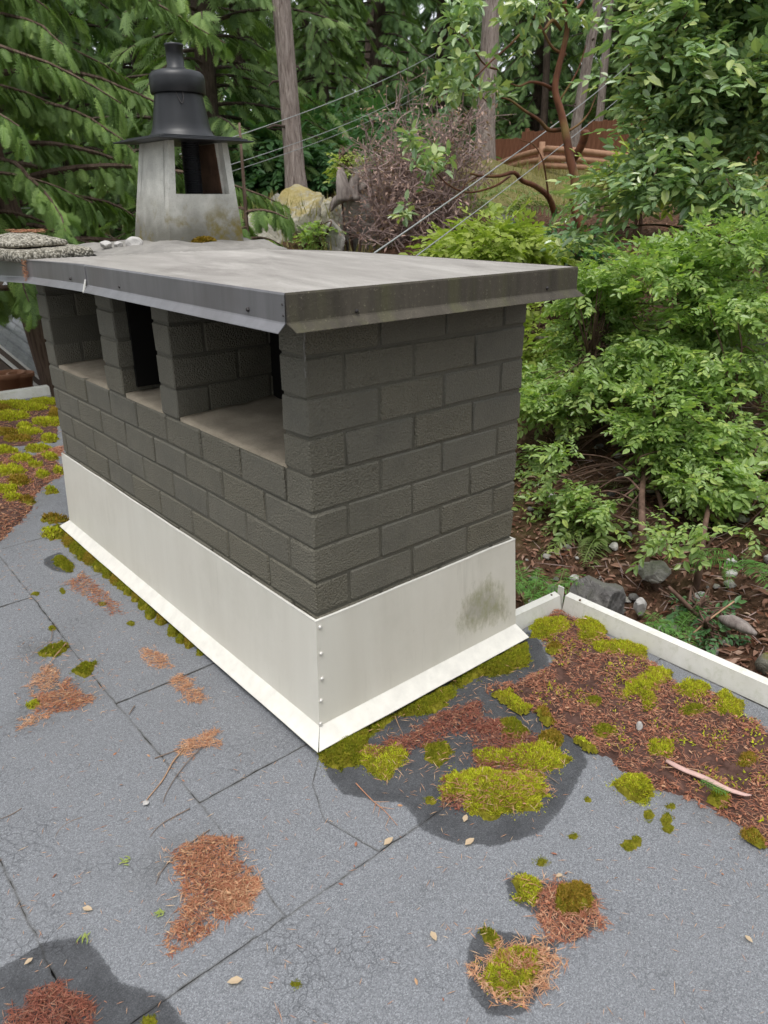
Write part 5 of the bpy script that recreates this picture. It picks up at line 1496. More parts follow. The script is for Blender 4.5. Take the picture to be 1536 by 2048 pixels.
# ------------------------------------------------------------------ vegetation builders
def frond_template(npair, leaf, seed, lobes=3, droop=0.25, wide=0.42):
    """A flat feathery spray, unit length along +X."""
    r = rng(seed)
    V, F = [], []
    def tri(a, b, c):
        n = len(V); V.extend([a, b, c]); F.append([n, n + 1, n + 2])
    for i in range(npair):
        t = 0.04 + 0.93 * i / npair
        ln = wide * (math.sin(math.pi * min(1, t * 0.86 + 0.16)) ** 0.8) * r.uniform(0.8, 1.15)
        for s in (-1, 1):
            a = math.radians(50 - 22 * t) * s * r.uniform(0.85, 1.15)
            d = np.array([math.cos(a), math.sin(a)]); q = np.array([-d[1], d[0]])
            b = np.array([t, 0.0])
            def P(u, w):
                p = b + d * u * ln + q * w
                z = -droop * (p[0] ** 2) - 0.55 * abs(p[1]) ** 1.5
                return (p[0], p[1], z)
            tri(P(0, -leaf * .35), P(1.0, 0), P(0, leaf * .35))
            for j in range(lobes):
                u = 0.22 + 0.6 * j / max(1, lobes)
                for s2 in (-1, 1):
                    w = leaf * (1.5 - 0.7 * u)
                    tri(P(u, 0), P(u + 0.30, s2 * w), P(u + 0.13, 0))
    n = 8
    for i in range(n):
        a, b = i / n, (i + 1) / n
        tri((a, -0.006, -droop * a * a), (b, 0, -droop * b * b), (a, 0.006, -droop * a * a))
    return np.array(V, float), np.array(F)

FR_CEDAR = [frond_template(11, 0.085, s, 2, 0.34, 0.46) for s in (1, 2)]
FR_FAR = [frond_template(8, 0.11, s, 1, 0.28, 0.42) for s in (3, 4)]
FR_FERN_L = None

def branch_curve(p0, d, ln, rise, droop, n=9):
    t = np.linspace(0, 1, n)
    return p0 + np.outer(t * ln, d) + np.outer(rise * ln * t - droop * ln * t ** 2, [0, 0, 1.0])

def conifer_parts(H, R, seed, z0=0.6, nb=95, per=12, fl=0.55, droop=0.5, tr=0.18, trunk_only_to=0.0):
    """Trunk and crown meshes of a conifer rooted at the origin."""
    r = rng(seed)
    tp = np.array([[r.normal(0, .03) * k, r.normal(0, .03) * k, H * k / 8.0 - 0.3] for k in range(9)])
    tk = MB().add(*tube(tp, np.linspace(tr, tr * 0.25, 9), 9))
    pos, D, sc, wh = [], [], [], []
    bt = MB()
    for i in range(nb):
        f = (i + r.random()) / nb
        z = z0 + (H - z0) * f ** 1.15
        a = i * 2.4 + r.normal(0, 0.4)
        ln = R * (1 - 0.85 * (z / H) ** 1.3) * r.uniform(0.6, 1.15)
        d = np.array([math.cos(a), math.sin(a), 0])
        c0 = np.array([np.interp(z, tp[:, 2], tp[:, 0]), np.interp(z, tp[:, 2], tp[:, 1]), z])
        C = branch_curve(c0, d, ln, r.uniform(0.05, 0.3), droop * r.uniform(0.6, 1.2))
        bt.add(*tube(C, np.linspace(0.022 * ln / 2 + 0.008, 0.004, len(C)), 4, cap=False))
        side = np.array([-d[1], d[0], 0])
        for j in range(per):
            t = 0.18 + 0.82 * (j + r.random()) / per
            k = t * (len(C) - 1); i0 = min(int(k), len(C) - 2)
            p = C[i0] + (C[i0 + 1] - C[i0]) * (k - i0)
            s = 1 if j % 2 else -1
            dd_ = d * r.uniform(0.45, 1.0) + side * s * r.uniform(0.3, 1.1) * (1.25 - t) + np.array([0, 0, -r.uniform(0.1, 0.75) * (0.5 + droop)])
            pos.append(p); D.append(dd_); sc.append(fl * r.uniform(0.6, 1.2) * (0.65 + 0.5 * (1 - t)))
    return tk, bt, np.array(pos), np.array(D), np.array(sc)

_cf = {}
def conifer_variant(v):
    """Three shared conifer meshes: (trunk, branches, crown)."""
    if v not in _cf:
        H, R, dr, fl = [(13, 2.6, 0.65, 0.44), (15, 2.9, 0.45, 0.46), (11, 2.3, 0.85, 0.40)][v % 3]
        tk, bt, pos, D, sc = conifer_parts(H, R, 40 + v, 0.25, 160, 24, fl, dr, 0.20)
        r = rng(60 + v)
        V, F = stamp(*FR_FAR[v % 2], pos, frames(D, r.normal(0, 0.5, len(pos))), sc)
        mat = MAT['conifer'] if v < 3 else MAT['hemlock']
        _cf[v] = (make_mesh('trunk', *tk.get(), MAT['dark_bark'], True), make_mesh('limbs', *bt.get(), MAT['dark_bark']), make_mesh('crown', V, F, mat, attrs={'spray': np.repeat(r.random(len(pos)), len(V) // len(pos))}))
    return _cf[v]
def place(o, name, parent=None, loc=(0, 0, 0), rz=0.0, sc=1.0):
    ob = bpy.data.objects.new(name, o)
    ob.location = Vector([float(v) for v in loc]); ob.rotation_euler = (0, 0, rz); ob.scale = (sc, sc, sc)
    return link(ob, parent)
def conifer(x, y, v, rz, sc, label, group, name='conifer_tree', sink=0.2):
    z = float(ground_z([[x, y]])[0]) - sink
    t = thing(name, (x, y, z), label, 'tree', group)
    t.rotation_euler = (0, 0, rz); t.scale = (sc, sc, sc)
    m = conifer_variant(v)
    for nm, me in zip(('trunk', 'limbs', 'crown'), m):
        place(me, nm, t)
    return t
def at_az(px, d):
    p = at_d(px, 400, d)
    return p[0], p[1]

# ------------------------------------------------------------------ the woods behind
FARG = 'dark conifers in the woods behind the dead shrub'
r = rng(314)
for i in range(25):
    px = -250 + 2150 * (i + r.uniform(-.35, .35)) / 25
    d = r.uniform(25, 40) if px < 850 else r.uniform(31, 42)
    x, y = at_az(px, d)
    conifer(x, y, int(r.integers(0, 3)), r.uniform(0, 6.28), r.uniform(0.85, 1.25), 'dark conifer standing in the woods behind the garden', FARG, sink=1.2)
for i, (px, d, v, s, lab) in enumerate([
        (430, 13.5, 4, 0.95, 'hemlock with light green drooping branches just right of the chimney pot'),
        (500, 19, 3, 0.9, 'hemlock with soft green branches left of the tall bare trunk'),
        (655, 17.5, 5, 0.8, 'green hemlock close to the right of the tall bare trunk'),
        (310, 19, 2, 1.0, 'shadowy conifer behind the black chimney cowl'),
        (160, 16, 0, 1.0, 'shadowy conifer behind the big cedar'),
        (-60, 17, 1, 1.0, 'dark conifer behind the big cedar at the left frame edge'),
        (760, 22, 1, 0.95, 'very dark conifer behind the dead brown shrub'),
        (880, 27, 2, 1.1, 'narrow dark conifer left of the second bare trunk'),
        (1060, 32, 0, 1.1, 'dark conifer behind the board fence, left of the red barked tree'),
        (1235, 29, 4, 1.0, 'soft green hemlock rising behind the board fence'),
        (1400, 27, 3, 1.1, 'green hemlock far behind the large glossy shrub'),
        (1560, 22, 0, 1.1, 'conifer at the right frame edge behind the glossy shrub')]):
    x, y = at_az(px, d)
    conifer(x, y, v, 1.1 * i, s, lab, None, sink=0.6)
r = rng(88)
for i in range(11):  # trees added out of view to cut the low sky light
    a_ = math.radians(118 + 20.5 * i); d = r.uniform(9.5, 13)
    conifer(CX + d * math.cos(a_), CY + d * math.sin(a_), i % 3, r.uniform(0, 6.28), r.uniform(0.9, 1.2), 'added unseen conifer on the near side of the flat roof, cutting low sky light', 'added conifers on the near side of the house', sink=0.3)
# far wooded hill that closes the view low down
r = rng(5)
n = 110
ang = np.radians(r.uniform(-25, 120, n)); d = r.uniform(44, 62, n)
xs, ys = CX + d * np.cos(ang), CY + d * np.sin(ang)
zs = ground_z(np.column_stack([xs, ys])) - 1
fm = MB()
for i in range(n):
    m = 26
    f = r.random(m) ** 0.8
    a = r.uniform(0, 6.28, m); hh = r.uniform(6, 10)
    rad = 2.6 * (1 - f) + 0.3
    p = np.column_stack([xs[i] + rad * np.cos(a) * .5, ys[i] + rad * np.sin(a) * .5, zs[i] + hh * f])
    D = np.column_stack([np.cos(a), np.sin(a), -0.45 - 0.3 * r.random(m)])
    fm.add(*stamp(*FR_FAR[i % 2], p, frames(D), rad * 1.1 + 0.7))
V, F = fm.get()
tag(obj('far_woods', V, F, MAT['conifer'], attrs={'spray': np.repeat(r.random(len(V) // len(FR_FAR[0][0]) + 1), len(FR_FAR[0][0]))[:len(V)]}), kind='stuff')

# bare boles of tall firs: trunk up through the top of the frame, crown above it
def fir(px_top, px_bot, d, w_px, label, knots=10, seed=0, mat='fir_bark', H=17, group=None, crown=True):
    b = at_d(px_bot[0], px_bot[1], d)
    top = at_d(px_top[0], px_top[1], d)
    g = ground_z([b[:2]])[0]
    ax = (top - b) / (top[2] - b[2])
    rad = w_px / F_PX * d * 0.5 * 1.06
    r = rng(seed)
    z = np.concatenate([np.linspace(g - 0.4, g + 0.5, 4), np.linspace(g + 1, g + H, 22)])
    P = b + np.outer(z - b[2], ax)
    P[:, :2] += np.column_stack([vnoise(np.column_stack([z, z * 0]), 0.4, seed), vnoise(np.column_stack([z, z * 0 + 9]), 0.4, seed)]) * rad * 0.5 - rad * 0.25
    R_ = rad * (1.0 - 0.032 * (z - g)).clip(0.35) + rad * 0.35 * np.exp(-(z - g).clip(0) / 0.35)
    t = thing('fir_tree', (b[0], b[1], g), label, 'tree', group)
    V, F = tube(P, R_, 20)
    dn = (fbm(V * [1, 1, 0.15], 14 / max(rad * 3, .2), seed, 3) - 0.5) * rad * 0.22
    c = np.repeat(P, 20, 0)
    V = V + (V - c) / (np.linalg.norm(V - c, axis=1)[:, None] + 1e-9) * dn[:, None]
    obj('trunk', V, F, MAT[mat], t, smooth=True)
    for k_ in range(knots):
        zz = r.uniform(g + 0.8, g + 7); p = b + (zz - b[2]) * ax
        a = r.uniform(0, 6.28); dd_ = np.array([math.cos(a), math.sin(a), r.uniform(-.2, .3)])
        ln = r.uniform(0.04, 0.35) if k_ % 3 else r.uniform(0.3, 0.7)
        obj('branch_stub', *tube(np.array([p + dd_ * rad * .8, p + dd_ * (rad + ln * .5), p + dd_ * (rad + ln) + [0, 0, -.05]]), [0.022, 0.016, 0.008], 6), MAT['dark_bark'], t)
    if crown:
        n = 130; f = r.random(n)
        zz = g + H * (0.72 + 0.28 * f); a = r.uniform(0, 6.28, n); ln = 2.6 * (1 - 0.8 * f)
        u = r.uniform(0.1, 1, n)
        pos = b + np.outer(zz - b[2], ax) + np.column_stack([np.cos(a) * ln * u, np.sin(a) * ln * u, -0.35 * ln * u])
        D = np.column_stack([np.cos(a + r.normal(0, .5, n)), np.sin(a), -0.3 * np.ones(n)])
        obj('crown', *stamp(*FR_FAR[0], pos, frames(D), r.uniform(0.6, 1.1, n)), MAT['conifer'], t)
    return t
fir((563, 0), (592, 402), 12, 33, 'tall bare grey fir trunk rising from behind the mossy outcrop', 12, 1)
fir((984, 0), (972, 325), 15, 29, 'bare fir trunk behind the dead brown shrub, left of the red barked tree', 8, 2)
fir((1196, 0), (1146, 300), 19, 17, 'slim pale trunk just behind the top of the red barked tree', 6, 3)
fir((1380, 0), (1338, 330), 15, 32, 'bare trunk showing through the glossy shrub in front of the fence', 4, 4)
fir((1206, 150), (1196, 262), 27, 13, 'thin grey trunk beyond the fence, right of the slim pale trunk', 2, 5)
for i, (px, w, d, lab) in enumerate([(870, 14, 27, 'dark straight trunk deep in the woods'), (795, 12, 30, 'dark straight trunk deep in the woods'), (730, 16, 26, 'dark straight trunk deep in the woods'), (845, 9, 33, 'dark straight trunk deep in the woods'), (675, 10, 24, 'dark straight trunk deep in the woods'), (1085, 12, 30, 'dark straight trunk deep in the woods')]):
    fir((px + 12, 0), (px, 300), d, w, lab, 2, 20 + i, 'dark_bark', 15, 'dark trunks deep in the woods', False)

# ------------------------------------------------------------------ the big cedar on the left
def cedar(base, top_shift, H, R, seed, label, tr, z_lo, z_hi, nb, per, fl, name='cedar_tree', mat='cedar', az_rng=(0, 6.28), droop=0.55):
    r = rng(seed)
    g = base[2]
    t = thing(name, base, label, 'tree')
    zz = np.linspace(-0.3, H, 14)
    P = base + np.column_stack([top_shift[0] * zz / H, top_shift[1] * zz / H, zz])
    V, F = tube(P, np.linspace(tr * 1.15, tr * 0.3, 14), 14)
    obj('trunk', V, F, MAT['cedar_bark'], t, smooth=True)
    pos, D, sc, bt = [], [], [], MB()
    for i in range(nb):
        z = z_lo + (z_hi - z_lo) * (i + r.random()) / nb
        a = az_rng[0] + (az_rng[1] - az_rng[0]) * ((i * 0.618) % 1.0)
        ln = R * r.uniform(0.55, 1.15) * (1 - 0.45 * max(0, z) / max(H, 1e-3))
        d = np.array([math.cos(a), math.sin(a), 0])
        k = (z + 0.3) / (H + 0.3) * 13; i0 = int(np.clip(k, 0, 12)); c0 = P[i0] + (P[i0 + 1] - P[i0]) * (k - i0)
        C = branch_curve(c0, d, ln, r.uniform(0.15, 0.45), droop * r.uniform(0.7, 1.25), 12)
        C[:, :2] += np.cumsum(r.normal(0, 0.012 * ln, (12, 2)), axis=0)
        bt.add(*tube(C, np.linspace(0.012 + 0.010 * ln, 0.004, 12), 5, cap=False))
        side = np.array([-d[1], d[0], 0])
        for j in range(per):
            tt = 0.16 + 0.84 * (j + r.random()) / per
            k = tt * 11; i0 = min(int(k), 10)
            p = C[i0] + (C[i0 + 1] - C[i0]) * (k - i0)
            s = 1 if j % 2 else -1
            dd_ = d * r.uniform(0.3, 0.9) + side * s * r.uniform(0.3, 0.9) * (1.3 - tt) + np.array([0, 0, -r.uniform(0.35, 1.3)])
            pos.append(p); D.append(dd_); sc.append(fl * r.uniform(0.55, 1.25))
            if r.random() < 0.45:
                p2 = p + dd_ / np.linalg.norm(dd_) * fl * 0.55
                pos.append(p2); D.append(dd_ + r.normal(0, 0.35, 3) + [0, 0, -.3]); sc.append(fl * r.uniform(0.5, 1.0))
    pos, D, sc = np.array(pos), np.array(D), np.array(sc)
    obj('limbs', *bt.get(), MAT['cedar_bark'], t)
    mb = MB()
    hf = np.arange(len(pos)) % 2
    for q in (0, 1):
        m = hf == q
        mb.add(*stamp(*FR_CEDAR[q], pos[m], frames(D[m], r.normal(0, 0.5, m.sum())), sc[m]))
    V, F = mb.get()
    obj('crown', V, F, MAT[mat], t, attrs={'spray': np.repeat(np.clip(r.normal(0.45, 0.24, len(pos)), 0, 1), len(V) // len(pos))})
    return t
cb = at_d(95, 470, 7.6); gz_ = ground_z([cb[:2]])[0]
cedar(np.array([cb[0], cb[1], gz_]), (-0.9, 0.5), 8.0, 2.5, 5, 'large cedar with drooping feathery sprays filling the upper left corner', 0.15, 1.6, 7.4, 96, 84, 0.165)
b2 = at_d(-160, 470, 6.6); gz_ = ground_z([b2[:2]])[0]
cedar(np.array([b2[0], b2[1], gz_]), (0.1, 0.2), 6.5, 2.1, 8, 'cedar at the left frame edge whose low boughs hang behind the far roof', 0.12, 2.4, 5.8, 34, 54, 0.17)
b3 = at_d(500, 520, 6.2); gz_ = ground_z([b3[:2]])[0]
cedar(np.array([b3[0], b3[1], gz_]), (0.02, 0.05), 2.05 + (0.95 - gz_ - 1.4), 0.5, 11, 'cedar sapling whose pale sprays show between the chimney pot and the outcrop', 0.03, 0.6, 1.5 + (0.95 - gz_ - 1.4), 26, 20, 0.15, 'cedar_sapling')

# ------------------------------------------------------------------ rocks on the slope
def rock_px(name, px, py, d, size, mat, seed, label, cat='rock', group=None, **k):
    p = at_d(px, py, d)
    return rock(name, p, size, MAT[mat], seed, label, cat, group, **k)
rock_px('outcrop', 610, 522, 10.2, (0.62, 0.5, 0.45), 'mossy_rock', 71, 'pale rock outcrop with yellow moss and dry grass below the tall trunk', 'rock', sub=5, rough=0.5, sink=0.1, z=0)
rock_px('outcrop', 552, 520, 9.9, (0.34, 0.4, 0.36), 'mossy_rock', 73, 'lower left shoulder of the mossy outcrop', 'rock', sub=4, rough=0.5, sink=0.1, z=0)
rock_px('outcrop', 655, 515, 10.0, (0.24, 0.3, 0.40), 'mossy_rock', 74, 'pale broken rock at the right end of the mossy outcrop', 'rock', sub=5, rough=0.6, sink=0.1, z=0)
rock_px('outcrop', 575, 470, 10.6, (0.30, 0.3, 0.30), 'rock', 72, 'pale grey rock at the back left of the mossy outcrop', 'rock', sub=5, rough=0.6, sink=0.1, z=0)
rock_px('boulder', 722, 525, 9.7, (0.25, 0.3, 0.66), 'rock', 75, 'upright grey rock face left of the dead brown shrub', 'rock', sub=4, rough=0.3, sink=0.1, z=0)
rock_px('boulder', 672, 520, 9.3, (0.10, 0.2, 0.26), 'rock', 76, 'narrow pale rock wedge at the foot of the upright grey rock', 'rock', sub=4, rough=0.3, sink=0.1, z=0)
rock_px('boulder', 1188, 1262, 3.3, (0.15, 0.13, 0.155), 'dark_rock', 77, 'dark boulder just outside the corner of the roof edge', 'rock', sub=5, rough=0.4, sink=0.1)
rock_px('boulder', 1010, 470, 8.6, (0.16, 0.15, 0.11), 'dark_rock', 78, 'dark grey rock behind the lime green shrub', 'rock', sub=3)
rock_px('boulder', 1165, 440, 9.5, (0.10, 0.1, 0.12), 'rock', 79, 'small pale rock beside the foot of the red barked tree', 'rock', sub=3)
rock_px('boulder', 1516, 720, 5.9, (0.22, 0.24, 0.15), 'moss_rock', 80, 'moss covered rock at the right edge, halfway up the slope', 'rock', sub=4, ang=False, rough=0.5)
rock_px('boulder', 1500, 765, 5.5, (0.17, 0.2, 0.12), 'moss_rock', 81, 'lower moss covered rock at the right edge of the slope', 'rock', sub=4, ang=False, rough=0.5)
rock_px('boulder', 1480, 915, 4.8, (0.10, 0.1, 0.12), 'moss_rock', 82, 'small mossy rock right of the shrub stems', 'rock', sub=3, ang=False, rough=0.5)
rock_px('boulder', 1385, 950, 4.6, (0.10, 0.12, 0.09), 'moss_rock', 83, 'mossy knob of rock in the gap below the shrub', 'rock', sub=3, ang=False, rough=0.5)
rock_px('boulder', 1300, 1160, 3.6, (0.085, 0.07, 0.06), 'rock', 84, 'pale broken rock between the shrub stems', 'rock', sub=4, rough=0.5)
rock_px('boulder', 1278, 1228, 3.35, (0.028, 0.03, 0.05), 'white_stone', 85, 'white upright stone beside the fern and the dark boulder', 'stone', sub=3)
rock_px('boulder', 1530, 1345, 2.85, (0.035, 0.04, 0.045), 'moss_rock', 86, 'mossy stone at the right edge beside the roof edge', 'rock', sub=3, ang=False, rough=0.4)
r = rng(91)
for i in range(90):
    px, py = r.uniform(1045, 1560), r.uniform(880, 1340)
    v = ray(px, py); lo = 2.8
    for d in np.linspace(2.7, 8, 60):
        p = at_d(px, py, d)
        if p[2] <= ground_z([p[:2]])[0]:
            break
    if p[0] < 1.3: continue
    s = r.uniform(0.012, 0.04)
    p[2] = ground_z([p[:2]])[0]
    rock('slope_stone', p, (s, s * r.uniform(.6, 1), s * r.uniform(.5, .8)), MAT[['rock', 'white_stone', 'dark_rock'][i % 3]], 400 + i, 'small stone among fallen leaves on the slope beyond the roof edge', 'stone', 'loose stones on the slope', sub=2)

# weathered stump on top of the upright rock
sp = at_d(700, 398, 9.4)
st = thing('tree_stump', sp, 'silvery weathered stump with a torn top above the upright grey rock', 'stump')
r = rng(12)
for i, (pts, rad) in enumerate([([(690, 400), (686, 375), (683, 348), (686, 340)], (0.10, 0.085, 0.06, 0.02)), ([(705, 400), (706, 375), (712, 352), (716, 345)], (0.10, 0.07, 0.05, 0.015)),
                                ([(700, 384), (722, 378), (738, 366), (748, 350)], (0.05, 0.045, 0.03, 0.01)), ([(695, 390), (672, 402), (660, 420)], (0.06, 0.05, 0.025))]):
    P = np.array([at_d(x, y, 9.4 + 0.05 * i) for x, y in pts])
    V, F = tube(spline(P, 14), np.interp(np.linspace(0, 1, 14), np.linspace(0, 1, len(rad)), rad), 10)
    V += (fbm(V * [1, 1, .3], 14, i, 3)[:, None] - 0.5) * 0.06
    obj('root_arm' if i > 1 else 'stump_body', V, F, MAT['driftwood'], st, smooth=True)

# ------------------------------------------------------------------ fence, log rails, wires
fa, fb_ = at_d(930, 330, 24.5), at_d(1660, 330, 18.5)
fence = thing('board_fence', (fa + fb_) / 2, 'red brown upright board fence behind the log rails and the red barked tree', 'fence')
fn = fb_[:2] - fa[:2]; flen = np.linalg.norm(fn); fn /= flen; fang = math.atan2(fn[1], fn[0])
bw = 0.145
bmesh_ = make_mesh('board', *bev_box(bw - 0.008, 0.022, 1.0, 0.003), MAT['fence'])
base = origin_of(fence)
r = rng(3)
for i in range(int(flen / bw)):
    p = fa[:2] + fn * (i + 0.5) * bw
    stepz = 0.16 * (1 if (i * bw) > flen * 0.20 else 0) + 0.14 * (1 if (i * bw) > flen * 0.42 else 0)
    zb2 = ground_z([p])[0] - 0.15
    zt2 = 2.72 + stepz - 0.25 * i * bw / flen + r.normal(0, 0.008)
    o = bpy.data.objects.new('board', bmesh_)
    o.location = Vector([float(p[0] - base[0]), float(p[1] - base[1]), float((zb2 + zt2) / 2 - base[2])])
    o.scale = (1, 1, float(zt2 - zb2)); o.rotation_euler = (0, float(r.normal(0, 0.004)), fang)
    link(o, fence)
for k_ in range(int(flen / 2.3) + 1):
    p = fa[:2] + fn * k_ * 2.3 + np.array([fn[1], -fn[0]]) * -0.07
    zb2 = ground_z([p])[0] - 0.2
    V, F = bev_box(0.09, 0.09, 2.9 - zb2, 0.006)
    obj('post', V + [p[0], p[1], (2.9 + zb2) / 2], F, MAT['fence'], fence)
rails = thing('log_rail', at_d(1095, 330, 15.5), 'low rail of three peeled logs on short posts in front of the board fence', 'rail fence')
RL = [[(985, 332), (1040, 312), (1096, 297)], [(1092, 297), (1160, 302), (1235, 311), (1300, 320)], [(985, 346), (1040, 327), (1096, 317)], [(1092, 316), (1160, 319), (1235, 326), (1300, 336)], [(985, 354), (1040, 342), (1096, 331)], [(1092, 331), (1160, 334), (1235, 338), (1300, 348)]]
for i, p in enumerate(RL):
    dq = [16.5, 15.5] if i % 2 == 0 else [15.4, 14.6]
    P = np.array([at_d(x, y, dq[0] + (dq[1] - dq[0]) * k_ / (len(p) - 1)) for k_, (x, y) in enumerate(p)])
    obj('log', *tube(spline(P, 12), 0.052, 9), MAT['log'], rails, smooth=True)
for px, py, d in [(990, 330, 16.5), (1095, 290, 15.5), (1232, 308, 14.9)]:
    p = at_d(px, py, d); g_ = ground_z([p[:2]])[0]
    obj('post', *tube(np.array([[p[0], p[1] + .12, g_ - .3], [p[0], p[1] + .12, p[2] + .06]]), 0.055, 9), MAT['log'], rails, smooth=True)
def wire(a, da, b, db, rad, label, sag=0.12):
    P0, P1 = at_d(a[0], a[1], da), at_d(b[0], b[1], db)
    t = np.linspace(-0.06, 1.4, 40)[:, None]
    P = P0 + (P1 - P0) * t
    P[:, 2] -= sag * 4 * (t * (1 - t))[:, 0]
    tag(solid('overhead_wire', *tube(P, rad, 6), MAT['wire'], smooth=True), label, 'cable')
wire((440, 283), 7, (928, 70), 18, 0.0042, 'uppermost overhead wire passing behind the tall bare trunk')
wire((450, 333), 7, (885, 146), 18, 0.0036, 'upper of two close wires passing in front of the tall bare trunk')
wire((450, 347), 7, (885, 160), 18, 0.0030, 'lower of two close wires passing in front of the tall bare trunk')
wire((762, 497), 4.5, (1250, 136), 16, 0.0051, 'thick white cable rising from behind the cap past the red barked tree', 0.05)
wire((842, 505), 4.6, (1290, 150), 17, 0.0036, 'thinner cable right of the thick white cable', 0.05)
wire((0, 418), 9, (60, 416), 12, 0.0036, 'short pale wire crossing the cedar trunk at far left', 0.0)

# ------------------------------------------------------------------ red barked tree with glossy leaves
LEAF_V = np.array([[0, 0, 0], [0.30, -0.23, 0.06], [0.68, -0.20, 0.03], [1, 0, -0.08], [0.68, 0.20, 0.03], [0.30, 0.23, 0.06]])
def leaves_at(r, pos, out, size, droop=0.25, jit=0.6, wide=1.0):
    D = out + r.normal(0, jit, pos.shape)
    D[:, 2] -= droop
    sc = size * r.uniform(0.65, 1.25, len(pos))
    return stamp(LEAF_V, LF, pos, frames(D, r.normal(0, 0.5, len(pos))), np.column_stack([sc, sc * wide, sc]))
def whorl(r, c, n, rad, size, axis=None, **k):
    """A tuft of leaves round a shoot tip."""
    d = rand_dir(r, n)
    if axis is not None:
        d = d + np.asarray(axis) * 0.9
    return leaves_at(r, c + d * rad * r.uniform(0.1, 1, n)[:, None], d, size, **k)
def limb(pxs, d0, d1, r0, r1, n=22):
    P = np.array([at_d(x, y, d0 + (d1 - d0) * i / (len(pxs) - 1)) for i, (x, y) in enumerate(pxs)])
    return tube(spline(P, n), np.linspace(r0, r1, n), 9)
mt = thing('madrona_tree', at_d(1180, 505, 8), 'leaning red barked tree with bare twisting limbs in front of the fence', 'tree')
obj('trunk', *limb([(1200, 530), (1182, 490), (1158, 440), (1148, 400), (1150, 360), (1140, 318), (1132, 270), (1122, 225), (1110, 180), (1116, 140), (1126, 100), (1134, 55), (1128, 0), (1110, -90)], 7.8, 8.0, 0.054, 0.017, 50), MAT['madrona_bark'], mt, smooth=True)
LIMBS = [([(1146, 318), (1158, 300), (1168, 278), (1172, 262)], 8.0, 7.9, 0.055, 0.042), ([(1130, 258), (1098, 260), (1078, 240), (1050, 222), (1020, 200), (1003, 196)], 8, 7.6, 0.03, 0.008),
         ([(1112, 182), (1085, 168), (1060, 164), (1040, 172), (1022, 168)], 8, 7.6, 0.024, 0.007), ([(1110, 430), (1098, 395), (1070, 372), (1045, 362), (1028, 345), (1000, 352), (965, 352), (940, 347)], 8.2, 7.4, 0.045, 0.010),
         ([(1020, 352), (990, 372), (940, 385), (900, 372), (872, 345), (848, 318)], 7.9, 7.0, 0.016, 0.005), ([(1122, 60), (1105, 40), (1085, 62), (1062, 48), (1020, 90), (985, 120), (955, 150), (935, 165)], 8, 7.2, 0.022, 0.006),
         ([(1000, 140), (970, 130), (945, 95), (925, 70), (900, 55)], 7.6, 7.1, 0.012, 0.005), ([(1132, 40), (1160, 10), (1185, -30)], 8, 8.2, 0.025, 0.01), ([(1132, 110), (1105, 95), (1085, 60), (1062, 20), (1050, -20)], 8, 7.8, 0.02, 0.008),
         ([(1138, 262), (1162, 245), (1180, 222), (1192, 190)], 8, 8.1, 0.016, 0.006), ([(1098, 400), (1092, 355), (1085, 320), (1068, 290), (1040, 280)], 8, 7.7, 0.014, 0.005), ([(1120, 200), (1145, 160), (1160, 130), (1172, 90)], 8, 8.1, 0.014, 0.005),
         ([(960, 350), (930, 370), (915, 395), (880, 405), (840, 415)], 7.5, 7.1, 0.009, 0.004), ([(940, 165), (960, 190), (975, 205)], 7.2, 7.2, 0.01, 0.004)]
for p, a, b, c, d in LIMBS:
    obj('limb', *limb(p, a, b, c * 0.72, d * 0.8), MAT['madrona_bark'], mt, smooth=True)
mb = MB(); r = rng(21)
for (x, y, d, n, rx, ry) in [(905, 40, 7.1, 70, 42, 40), (930, 15, 7.2, 50, 40, 25), (905, 140, 7.2, 70, 38, 40), (935, 175, 7.2, 80, 40, 35), (890, 185, 7.2, 35, 22, 22), (830, 300, 7.0, 60, 34, 30), (860, 320, 7.0, 60, 32, 26), (815, 420, 7.1, 18, 18, 18), (1065, 40, 7.8, 60, 36, 40),
                             (1040, 80, 7.7, 34, 30, 26), (1100, -10, 8, 80, 60, 30), (985, 20, 7.5, 34, 30, 26), (1030, 10, 7.6, 44, 30, 26), (1180, 40, 8.1, 70, 50, 50), (1000, 190, 7.6, 14, 20, 16), (850, 350, 7.0, 30, 30, 20), (960, 130, 7.3, 30, 24, 24)]:
    for k_ in range(max(3, n // 8)):
        c = at_d(x + r.normal(0, rx * .55), y + r.normal(0, ry * .55), d + r.normal(0, 0.15))
        mb.add(*whorl(r, c, 9, 0.05, 0.105, [0, 0, 0.3], droop=0.35, wide=0.95))
obj('foliage', *mb.get(), MAT['glossy_leaf'], mt)

# ------------------------------------------------------------------ leafy shrubs
def twig_template(n, seed, w=1.0, curl=0.12, leaf=0.36):
    """A short shoot with alternate leaves, unit length along +X."""
    r = rng(seed)
    pos, D, sc = [], [], []
    for i in range(n):
        t = 0.12 + 0.88 * i / (n - 1)
        s = 1 if i % 2 else -1
        a = s * r.uniform(0.6, 1.15) * (1 - 0.75 * (i == n - 1))
        pos.append([t, 0, -curl * t * t]); D.append([math.cos(a), math.sin(a), r.uniform(-0.35, 0.25)]); sc.append(leaf * r.uniform(0.7, 1.15))
    sc = np.array(sc)
    V, F = stamp(LEAF_V, LF, np.array(pos, float), frames(np.array(D, float), r.normal(0, 0.35, n)), np.column_stack([sc, sc * w, sc]))
    return V, F[0]
TWIGS = [twig_template(9, 1), twig_template(11, 2, 1.05), twig_template(7, 3, 0.95)]

